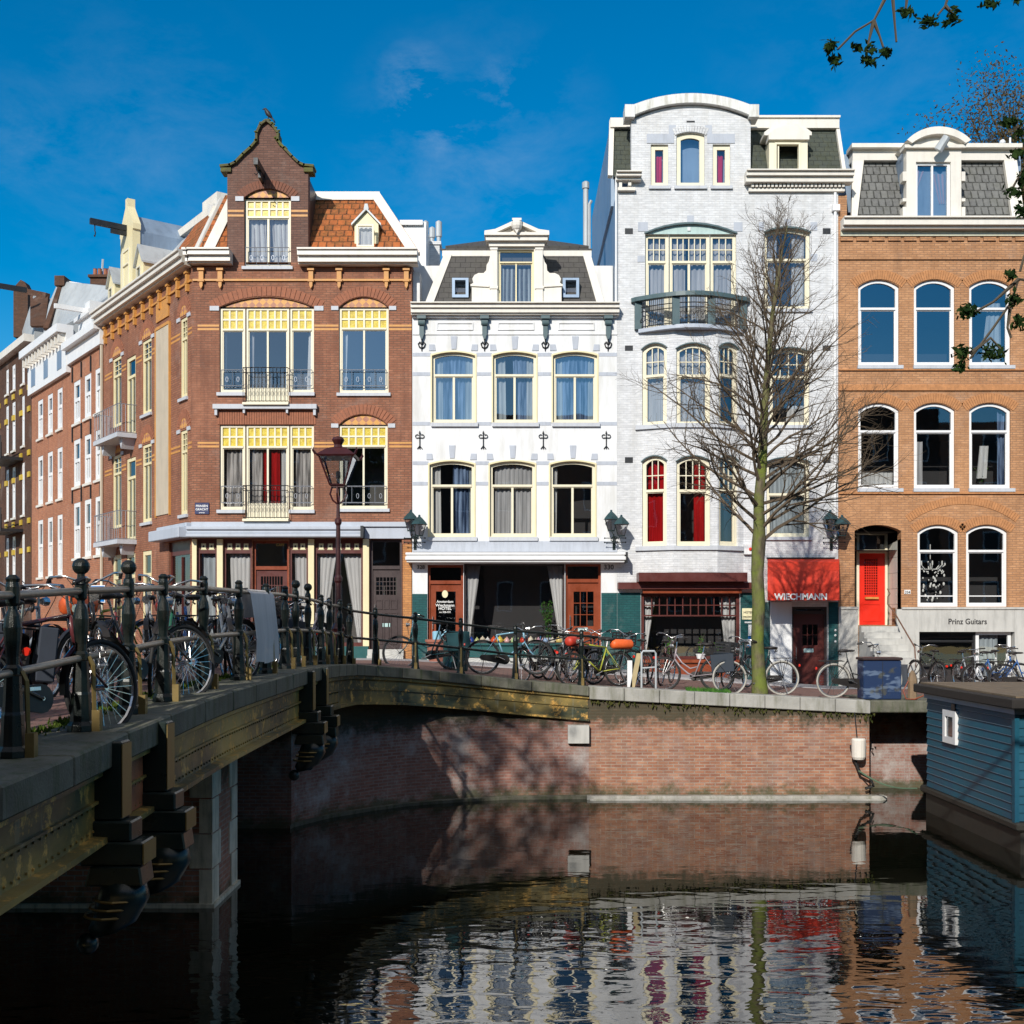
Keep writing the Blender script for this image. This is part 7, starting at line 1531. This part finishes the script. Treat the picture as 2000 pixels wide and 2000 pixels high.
for k, px, d, dr, yaw, lab in (('black', 1830, 28.2, -1, -80, 'black bicycle seen head on in front of the guitar shop'), ('silver', 1875, 28.0, 1, -85, 'silver bicycle beside the head on black one at the guitar shop'), ('blue', 1905, 27.2, 1, 5, 'bright blue bicycle above the houseboat roof'), ('blue', 1960, 26.8, 1, -8, 'second blue bicycle furthest right above the houseboat roof'), ('white', 1930, 28.4, 1, 40, 'white bicycle by the pale guitar shop door')):
    qb(k, px, d, dr, yaw, lab, g='bicycles in front of the guitar shop', zz=1.85)
for k, p in PR.items():
    if k not in used:
        for c in list(p.children):
            for g_ in list(c.children): bpy.data.objects.remove(g_)
            bpy.data.objects.remove(c)
        bpy.data.objects.remove(p)

# ------------------------------------------------------------------ small things
t = thing('towel', 'light grey cloth with faint lettering hanging over the bridge rail', 'cloth', (-2.98, 13.5, 3.9))
mb = MB(); n = 10; vs = []; fs = []
prof = [(-3.16, -.30), (-3.13, -.02), (-3.08, .035), (-3.03, -.02), (-3.0, -.30), (-2.98, -.55), (-2.99, -.84)]
for j, (x, dz) in enumerate(prof):
    for i in range(n + 1): y = lerp(13.05, 14.35, i / n); vs.append((x + .022 * math.sin(i * 1.7 + j * .4) * (abs(dz) * 1.6), y - dz * .04, deckz(y) + 1.0 + dz + .02 * math.sin(i * .9) * (j == 6)))
mb.add(vs, [(j * (n + 1) + i, j * (n + 1) + i + 1, (j + 1) * (n + 1) + i + 1, (j + 1) * (n + 1) + i) for j in range(len(prof) - 1) for i in range(n)]); mb.build('fabric', cloth('grey towel', (.66, .64, .64), .12, .1), t, smooth=True, recalc=False)
cb = thing('utility_cabinet', 'dark blue metal utility cabinet with faded graffiti on the quay edge', 'cabinet', P(1723, 1364, 23.0))
def cabm():
    m, nt, L = mk('navy cabinet paint'); n = noise(nt, coords(nt, (1.3, 1, 4)), 2.2, 3, .5); c = mixc(nt, ramp(nt, n, .55, .62, 0, .55), (.012, .03, .085), (.16, .22, .32)); c = mixc(nt, ramp(nt, noise(nt, coords(nt), 3, 4), .6, .66, 0, .5), c, (.10, .09, .03)); out(nt, c, .45); return m
x0, x1 = X(1687, 22.95), X(1761, 22.95); z0 = 1.968
mb = MB(); mb.box(x0, x1, 22.95, 23.4, z0, z0 + .80); mb.build('body', cabm(), cb, bevel=.02); mb = MB(); mb.box(x0 - .02, x1 + .02, 22.92, 23.43, z0 + .802, z0 + .86); mb.build('lid', M_darkwood, cb, bevel=.015); mb = MB(); mb.box((x0 + x1) / 2 - .004, (x0 + x1) / 2 + .004, 22.943, 22.952, z0 + .03, z0 + .78); mb.build('door_gap', M_ink, cb)
bl = thing('wooden_bollard', 'old weathered wooden bollard with a red rope at the end of the quay', 'bollard', P(1783, 1366, 23.0))
c = (X(1782, 23.0), 23.0); mb = MB(); mb.lathe([(.10, 1.965), (.09, 2.1), (.10, 2.35), (.085, 2.42), (.06, 2.50), (.02, 2.56)], c, 9); mb.build('stump', pm('weathered wood', (.22, .15, .09), .8, .3, 5), bl)
mb = MB(); mb.tube([(c[0] - .1, 22.95, 2.35), (c[0] - .22, 22.9, 2.15), (c[0] - .18, 22.85, 1.99), (c[0], 22.88, 1.98), (c[0] + .25, 22.8, 2.1)], .014, 5); mb.build('rope', M_redwood, bl)
M_stake = pm('pale new wood', (.50, .40, .22), .7, .2, 5)
for i, (px, yb, yt, lean_, lab, w) in enumerate(((1235, 1342, 1276, .14, 'pale wooden plank leaning beside the black crate bicycle', .05), (1230, 1335, 1290, .0, 'short white board behind the pale leaning plank', .05))):
    q = P(px, yb, 23.2); mb = MB(); mb.add([(q[0] - w, q[1], 2.2), (q[0] + w, q[1], 2.2), (q[0] + w, q[1] + .04, 2.2), (q[0] - w, q[1] + .04, 2.2)] + [(q[0] - w + lean_, q[1], Zz(yt, 23.2)), (q[0] + w + lean_, q[1], Zz(yt, 23.2)), (q[0] + w + lean_, q[1] + .04, Zz(yt, 23.2)), (q[0] - w + lean_, q[1] + .04, Zz(yt, 23.2))], [(0, 1, 2, 3), (4, 5, 6, 7), (0, 1, 5, 4), (1, 2, 6, 5), (2, 3, 7, 6), (3, 0, 4, 7)]); tag(mb.build('plank', (M_stake, M_pwhite)[i]), lab, 'plank')
rk = thing('bike_stand', 'grey steel hoop stand between the orange bag bicycle and the hotel window', 'bike stand', (X(1270, 23.2), 23.2, 2.2))
mb = MB(); mb.tube([(X(1253, 23.2), 23.2, 2.15), (X(1253, 23.2), 23.2, 2.9), (X(1256, 23.2), 23.2, 2.95), (X(1278, 23.2), 23.2, 2.95), (X(1281, 23.2), 23.2, 2.9), (X(1281, 23.2), 23.2, 2.12)], .022, 7); mb.tube([(X(1253, 23.2), 23.2, 2.6), (X(1281, 23.2), 23.2, 2.62)], .016, 6); mb.build('hoop', M_zinc_light, rk)
fb = thing('litter_bin', 'dark teal barrel standing behind the green pannier bicycle', 'barrel', (X(886, 24.3), 24.3, 2.5))
mb = MB(); mb.lathe([(.24, 2.48), (.27, 2.52), (.28, 2.8), (.27, 3.1), (.26, 3.14), (.22, 3.15)], (X(890, 24.3), 24.3), 16); mb.build('drum', M_tealpaint, fb, smooth=False)
ps = thing('planter', 'terracotta tub with a sky blue watering can beside the door marked hotel', 'planter', (X(852, 29.8), 29.8, 2.5)); mb = MB(); mb.lathe([(.2, 2.5), (.28, 3.0), (.31, 3.02), (.31, 3.08), (.26, 3.08)], (X(853, 29.8), 29.8), 14); mb.build('tub', pm('terracotta', (.34, .13, .09), .8, .2, 5), ps); mb = MB(); mb.lathe([(.11, 3.08), (.12, 3.28), (.08, 3.30)], (X(853, 29.8), 29.8), 10); mb.tube([(X(853, 29.8) + .1, 29.8, 3.15), (X(853, 29.8) + .25, 29.8, 3.3)], .02, 5); mb.build('watering_can', pm('sky blue enamel', (.25, .5, .65), .3, .05), ps)
bush('small flowering plant with white blossoms beside the terracotta tub', 'pot_plant', (X(876, 29.9), 29.9, 2.5), .2, .5, 10, 9, leafm('red white blossoms', (.55, .2, .18), (.8, .75, .7)), .05, pot=(.15, .3, M_pwhite))
mb = MB(); q = MB()
tw = thing('weed_tuft', 'green weeds sprouting on the quay under the grey mauve bicycle', 'weeds', (X(1385, 22.9), 22.9, 2.12))
for i in range(260):
    x = X(random.uniform(1340, 1425), 22.95); y = random.uniform(22.75, 23.15); s = random.uniform(.02, .05); z = qz(x); mb.add([(x - s * .3, y, z), (x + s * .3, y, z), (x + random.uniform(-s, s), y, z + s * 2)], [(0, 1, 2)])
mb.build('blades', L_green, tw, recalc=False)

# ------------------------------------------------------------------ trees
def branchy(mb, p, d, L, r, lev, rnd, sides=(7, 5, 4, 3), up=.12, wob=.10, kids=(0, 8, 6, 4), ang=(0, 42, 40, 38), tips=None, maxlev=3):
    n = max(4, int(7 - lev)); pts = [p.copy()]; rs = [r]; q = p.copy(); dd = d.copy()
    for i in range(n):
        dd = (dd + Vector((rnd.gauss(0, wob), rnd.gauss(0, wob), rnd.gauss(0, wob) + up * (1 if lev < 3 else .6)))).normalized(); q = q + dd * (L / n); pts.append(q.copy()); rs.append(max(.0021, r * (1 - (i + 1) / n * .8)))
    mb.tube(pts, rs, sides[min(lev, 3)], caps=False)
    if tips is not None and lev >= maxlev: tips.append(pts[-1]); tips.append(pts[-2])
    if lev < maxlev:
        k = kids[lev]
        for i in range(k):
            t = lerp(.18, .97, (i + rnd.random() * .6) / k); f = t * n; a = int(min(n - 1, f)); b0 = pts[a].lerp(pts[a + 1], f - a); tan = (pts[a + 1] - pts[a]).normalized()
            ax = tan.orthogonal().normalized(); ax = Matrix.Rotation(rnd.uniform(0, 6.283), 3, tan) @ ax; nd_ = Matrix.Rotation(R(ang[min(lev + 1, 3)] * rnd.uniform(.7, 1.25)), 3, ax) @ tan
            branchy(mb, b0, nd_, L * rnd.uniform(.36, .55) * (1.15 - t * .55), max(.004, rs[a] * .55), lev + 1, rnd, sides, up, wob * 1.1, kids, ang, tips, maxlev)
rt = random.Random(11)
M_treebark = brick('x', (.1,.1,.1), (.1,.1,.1), (.1,.1,.1)) if False else None
def barkm():
    m, nt, L = mk('mossy bark'); g = coords(nt, (1, 1, .35)); n = noise(nt, g, 9, 7, .7); n1 = noise(nt, coords(nt), 2.2, 5, .6); sep = nd(nt, 'ShaderNodeSeparateXYZ'); L(coords(nt), sep.inputs[0])
    c = mixc(nt, ramp(nt, n, .35, .65), (.06, .05, .035), (.17, .14, .09)); f = nd(nt, 'ShaderNodeMath', operation='MULTIPLY'); L(ramp(nt, n1, .38, .60), f.inputs[0]); L(ramp(nt, sep.outputs[2], 7, 10, .85, .25), f.inputs[1]); c = mixc(nt, f.outputs[0], c, (.15, .19, .03)); out(nt, c, .9, 0, .2, n, .8, .03); return m
M_mossbark = barkm()
TD = 23.25
tr = thing('bare_tree', 'tall bare street tree with a mossy trunk on the quay in front of the hotel', 'tree', P(1483, 1358, TD))
tp_ = [(1485, 1364, .25), (1484, 1352, .19), (1482, 1320, .158), (1479, 1250, .142), (1482, 1180, .146), (1479, 1120, .140), (1482, 1060, .158), (1483, 1035, .138), (1482, 980, .118), (1489, 900, .108), (1493, 800, .088), (1501, 700, .066), (1508, 620, .050), (1518, 550, .042), (1528, 490, .024), (1538, 440, .008)]
mb = MB(); pts = [Vector(P(a, b, TD)) for a, b, c in tp_]; mb.tube(pts, [min(c, .19) * .9 for a, b, c in tp_], 14, caps=True); mb.build('trunk', M_mossbark, tr, smooth=True)
mb = MB(); n = 78
for i in range(n):
    f = (i + rt.random() * .5) / n; yp = lerp(1066, 470, f ** .88)
    for (a, b, c), (a2_, b2_, c2) in zip(tp_, tp_[1:]):
        if b >= yp >= b2_: u = (b - yp) / (b - b2_); px = lerp(a, a2_, u); rr = lerp(c, c2, u); break
    az = i * 2.4 + rt.uniform(-.5, .5); el = lerp(22, 62, f) + rt.uniform(-7, 9); L_ = lerp(3.35, 1.0, f ** 1.0) * rt.uniform(.75, 1.1)
    d = Vector((math.cos(az) * math.cos(R(el)), math.sin(az) * math.cos(R(el)) * .85, math.sin(R(el)))); branchy(mb, Vector(P(px, yp, TD)), d, L_, min(rr * .45, lerp(.042, .012, f)), 1, rt, up=.035, wob=.13, kids=(0, 9 if f < .5 else 7, 7 if f < .4 else 5, 4 if f < .6 else 3), ang=(0, 36, 36, 38))
mb.build('branches', pm('dark twig bark', (.11, .08, .052), .9, .3, 6), tr, recalc=False)
# brown leafed tree behind the orange house
def crown(lb, c, rad, n, s, rnd, flat=1.0, clumps=26):
    cl = [Vector((rnd.gauss(0, 1), rnd.gauss(0, 1), rnd.gauss(0, 1))).normalized() * rnd.random() ** .4 for _ in range(clumps)]
    for i in range(n):
        k = cl[rnd.randrange(clumps)]; p = Vector((k.x * rad[0], k.y * rad[1], k.z * rad[2])) * .85 + Vector([rnd.gauss(0, rad[0] * .13) for _ in range(3)]); leafq(lb, Vector(c) + p, s * rnd.uniform(.5, 1.3))
t = thing('autumn_tree', 'brown leafed tree rising behind the roof of the orange brick house', 'tree', (22, 47, 1.5)); mb = MB(); tips = []; rr_ = random.Random(4)
mb.tube([(21.8, 47, 1.2), (21.7, 47, 9), (21.6, 47, 19.5)], [.5, .42, .30], 10); mb.build('trunk', M_bark, t)
mb = MB()
for i in range(44): az = i * 2.4; el = rr_.uniform(15, 80); branchy(mb, Vector((21.6, 47, rr_.uniform(16.5, 19.5))), Vector((math.cos(az) * math.cos(R(el)), math.sin(az) * math.cos(R(el)), math.sin(R(el)))), rr_.uniform(4.5, 7.6), .09, 1, rr_, up=.05, wob=.1, kids=(0, 7, 6, 4), tips=tips)
mb.build('branches', M_bark, t, recalc=False); lb = MB()
for p in tips:
    for k in range(8): leafq(lb, p + Vector([rr_.gauss(0, .32) for _ in range(3)]), rr_.uniform(.04, .09))
lb.build('foliage', L_brown, t, recalc=False)
# overhanging branches at the right, from a tree that stands just outside the frame
t = thing('overhanging_tree', 'dark leafy twigs hanging into the top right of the picture', 'tree', (6.6, 6.5, 2.5)); mb = MB(); ld = 7.0; lb = MB(); ro = random.Random(9)
mb.tube([(6.6, 6.5, 2.4), (6.5, 6.6, 5), (6.3, 6.7, 8)], [.22, .18, .13], 10); mb.build('trunk', M_mossbark, t)
mb = MB(); hub = Vector((6.3, 6.7, 7.6)); lo_ = Vector((6.5, 6.6, 5.2)); rs_ = .010
tops = {'a': [(1740, -25), (1707, 40), (1670, 62), (1636, 97)], 'b': [(1707, 40), (1697, 80), (1690, 118)], 'c': [(1707, 42), (1718, 70), (1725, 92)], 'd': [(1742, -30), (1748, 50), (1751, 82)], 'e': [(1775, -30), (1769, 20)], 'f': [(1860, -30), (1846, 12), (1831, 30)], 'g': [(1846, 12), (1862, 28)], 'h': [(1930, -40), (1930, 0)]}
for v in tops.values(): mb.tube([P(x, y, ld) for x, y in v], [.014] + [.007] * (len(v) - 1), 5)
mb.tube([tuple(hub), P(1930, -60, ld), P(1860, -45, ld), P(1740, -25, ld)], [.06, .035, .025, .014], 6)
rights = [[(2060, 560), (1990, 545), (1975, 590), (1940, 640), (1895, 700)], [(1990, 545), (1940, 590), (1900, 612)], [(1975, 590), (1968, 640), (1975, 660)], [(1895, 690), (1935, 660), (1960, 688)], [(2050, 470), (2000, 500), (1992, 530)], [(2060, 300), (2010, 270), (1985, 245)], [(2060, 330), (1998, 330), (1975, 372)]]
for v in rights: mb.tube([P(x, y, ld) for x, y in v], [.014] + [.008] * (len(v) - 1), 5)
mb.tube([tuple(lo_), P(2120, 520, ld), P(2060, 560, ld)], [.05, .03, .015], 6); mb.tube([tuple(lo_), P(2130, 330, ld), P(2060, 310, ld)], [.05, .03, .015], 6); mb.build('branches', M_bark, t, recalc=False)
for (x, y, w, h, n) in ((1620, 90, 15, 16, 60), (1630, 118, 10, 14, 40), (1673, 92, 11, 9, 30), (1700, 95, 12, 12, 30), (1697, 118, 18, 10, 50), (1730, 102, 14, 9, 40), (1770, 25, 16, 10, 50), (1813, 42, 20, 13, 60), (1862, 32, 14, 16, 60), (1848, 45, 6, 6, 12), (1931, 8, 17, 9, 50), (1985, 2, 8, 6, 20),
                        (1890, 610, 22, 14, 80), (1975, 536, 10, 9, 40), (1982, 585, 14, 14, 60), (1990, 632, 14, 18, 60), (1880, 690, 16, 16, 70), (1937, 688, 26, 18, 90), (1875, 718, 14, 8, 40), (1972, 238, 20, 10, 50), (1985, 300, 16, 12, 50), (1990, 262, 14, 14, 40), (1980, 375, 22, 14, 60), (1995, 410, 12, 12, 40), (1998, 345, 12, 20, 50)):
    for k in range(int(n * 1.3)): leafq(lb, Vector(P(x + ro.gauss(0, w * .45), y + ro.gauss(0, h * .45), ld + ro.gauss(0, .05))), ro.uniform(.012, .032))
lb.build('foliage', L_dark, t, recalc=False)
# on the near quay, behind the camera: an unseen tree added so its crown shades the bridge, and the row of houses across the canal
t = thing('added_shade_tree', 'added unseen shade tree on the near quay left of the viewpoint', 'tree', (-9.2, 1.2, 2.5)); mb = MB(); mb.tube([(-9.2, 1.2, 2.4), (-9.2, 1.3, 7), (-9, 1.3, 13)], [.35, .28, .12], 8); mb.build('trunk', M_mossbark, t); lb = MB(); crown(lb, (-8.6, 1.4, 12.0), (3.4, 3.2, 4.4), 3600, .15, random.Random(3), clumps=60); lb.build('foliage', L_dark, t, recalc=False)
for i, (x0, x1, h, c) in enumerate(((-44, -30, 17.5, M_dbrick2), (-30, -20, 19, M_lbrick), (-20, -11, 15.8, M_orange_brick), (-11, -2, 16, M_dbrick2), (-2, 7, 18, M_lbrick), (7, 16, 17, M_lbrick), (16, 30, 18.5, M_dbrick2), (30, 42, 17.5, M_lbrick), (42, 58, 18.5, M_dbrick2))):
    t = thing('canal_house', ('long dark', 'tall red', 'orange', 'tall dark', 'red middle', 'brown brick fronted', 'dark corner', 'broad red', 'far dark')[i] + ' brick house across the canal behind the viewpoint', 'house', ((x0 + x1) / 2, -20, 2.4)); ff = Face(x0, -15, x1, -15)
    mb = MB(); mb.box(x0 + .02, x1 - .02, -24, -15, 2.4, h); mb.build('wall', c, t)
    mb = MB(); n = int((x1 - x0) / 2.4)
    for r in range(4):
        for k in range(n): cx = lerp(x0, x1, (k + .5) / n); z = 4.2 + r * 3.5; mb.box(cx - .55, cx + .55, -15, -14.95, z, z + 2.1)
    mb.build('window', M_pwhite, t); mb = MB()
    for r in range(4):
        for k in range(n): cx = lerp(x0, x1, (k + .5) / n); z = 4.2 + r * 3.5; mb.box(cx - .45, cx + .45, -14.95, -14.93, z + .1, z + 2.0)
    mb.build('window_glass', M_ink, t)
# ------------------------------------------------------------------ daylight, sky and camera
sx, sy, sz = .34, 1.0, -.57
elev = math.atan2(-sz, math.hypot(sx, sy)); az = math.atan2(-sx, -sy)       # towards the sun, clockwise from +Y
w = bpy.data.worlds.new('World'); SC.world = w; w.use_nodes = True; nt = w.node_tree; nt.nodes.clear(); L = nt.links.new
sky = nd(nt, 'ShaderNodeTexSky', sky_type='NISHITA'); sky.sun_disc = False; sky.sun_elevation = elev; sky.sun_rotation = az; sky.air_density = 1.0; sky.dust_density = .3; sky.ozone_density = 3.5
tc = nd(nt, 'ShaderNodeTexCoord'); mp = nd(nt, 'ShaderNodeMapping'); mp.inputs['Scale'].default_value = (1.5, 1.5, 3.2); L(tc.outputs['Generated'], mp.inputs[0])
n1 = noise(nt, mp.outputs[0], 2.1, 7, .62, .9); n2 = noise(nt, mp.outputs[0], .9, 3, .5)
f = nd(nt, 'ShaderNodeMath', operation='MULTIPLY'); L(ramp(nt, n1, .54, .82), f.inputs[0]); L(ramp(nt, n2, .42, .62, .1, .75), f.inputs[1])
hs = nd(nt, 'ShaderNodeHueSaturation'); hs.inputs['Hue'].default_value = .494; hs.inputs['Saturation'].default_value = 1.5; hs.inputs['Value'].default_value = 1.05; L(sky.outputs[0], hs.inputs['Color'])

# wisps of cloud in a few directions of the sky
dirn = nd(nt, 'ShaderNodeVectorMath', operation='NORMALIZE'); L(tc.outputs['Generated'], dirn.inputs[0]); acc = None
wn = noise(nt, None, 11, 8, .66, .25); wnode = wn.node; mp2 = nd(nt, 'ShaderNodeMapping'); mp2.inputs['Scale'].default_value = (1, 1, 2.0); mp2.inputs['Rotation'].default_value = (0, R(25), 0); L(tc.outputs['Generated'], mp2.inputs[0]); L(mp2.outputs[0], wnode.inputs['Vector'])
for px, py, rad, amt in ((815, 172, .04, .8), (860, 245, .035, .8), (980, 180, .035, .6), (930, 330, .13, .3), (60, 275, .06, .25), (290, 330, .14, .2), (1750, 330, .2, .15)):
    v = Vector(((px - 1000) / F, 1, -(py - Y0) / F)).normalized(); ds = nd(nt, 'ShaderNodeVectorMath', operation='DISTANCE'); L(dirn.outputs[0], ds.inputs[0]); ds.inputs[1].default_value = v
    q = ramp(nt, ds.outputs['Value'], rad * .1, rad, amt, 0); acc = q if acc is None else (lambda a, b: (L(a, (m := nd(nt, 'ShaderNodeMath', operation='MAXIMUM')).inputs[0]), L(b, m.inputs[1]), m.outputs[0])[2])(acc, q)
cf = nd(nt, 'ShaderNodeMath', operation='MULTIPLY'); L(acc, cf.inputs[0]); L(ramp(nt, wn, .44, .80, 0, .8), cf.inputs[1])
c = mixc(nt, cf.outputs[0], hs.outputs[0], (3.4, 4.6, 6.2))
# warm bright patch added to the unseen sky behind and overhead as neutral fill light
sp = nd(nt, 'ShaderNodeSeparateXYZ'); L(dirn.outputs[0], sp.inputs[0]); hi = nd(nt, 'ShaderNodeMath', operation='MULTIPLY'); L(ramp(nt, sp.outputs[2], .42, .75), hi.inputs[0]); L(ramp(nt, sp.outputs[1], .55, .0, 0, .55), hi.inputs[1])
c = mixc(nt, hi.outputs[0], c, (8.6, 7.6, 6.2))
bg = nd(nt, 'ShaderNodeBackground'); bg.inputs['Strength'].default_value = .10; L(c, bg.inputs[0]); o = nd(nt, 'ShaderNodeOutputWorld'); L(bg.outputs[0], o.inputs[0])
ld_ = bpy.data.lights.new('sun', 'SUN'); ld_.energy = 3.9; ld_.angle = R(.5); ld_.color = (1, .95, .86); so = bpy.data.objects.new('sun', ld_); COL.objects.link(so); so.rotation_euler = Vector((sx, sy, sz)).to_track_quat('-Z', 'Y').to_euler(); so.location = (-8, -20, 25)
cd = bpy.data.cameras.new('camera'); cam = bpy.data.objects.new('camera', cd); COL.objects.link(cam); cam.location = (0, 0, HC); cam.rotation_euler = (R(90), 0, 0)
cd.sensor_width = 36; cd.lens = 36 * F / 2000; cd.shift_y = 212 / 2000; cd.clip_end = 3000; cd.clip_start = .05; SC.camera = cam
SC.view_settings.view_transform = 'Standard'; SC.view_settings.look = 'None'; SC.view_settings.exposure = 0.25; SC.view_settings.gamma = 1
SC.cycles.max_bounces = 8; SC.cycles.transparent_max_bounces = 16; SC.cycles.caustics_reflective = False; SC.cycles.caustics_refractive = False
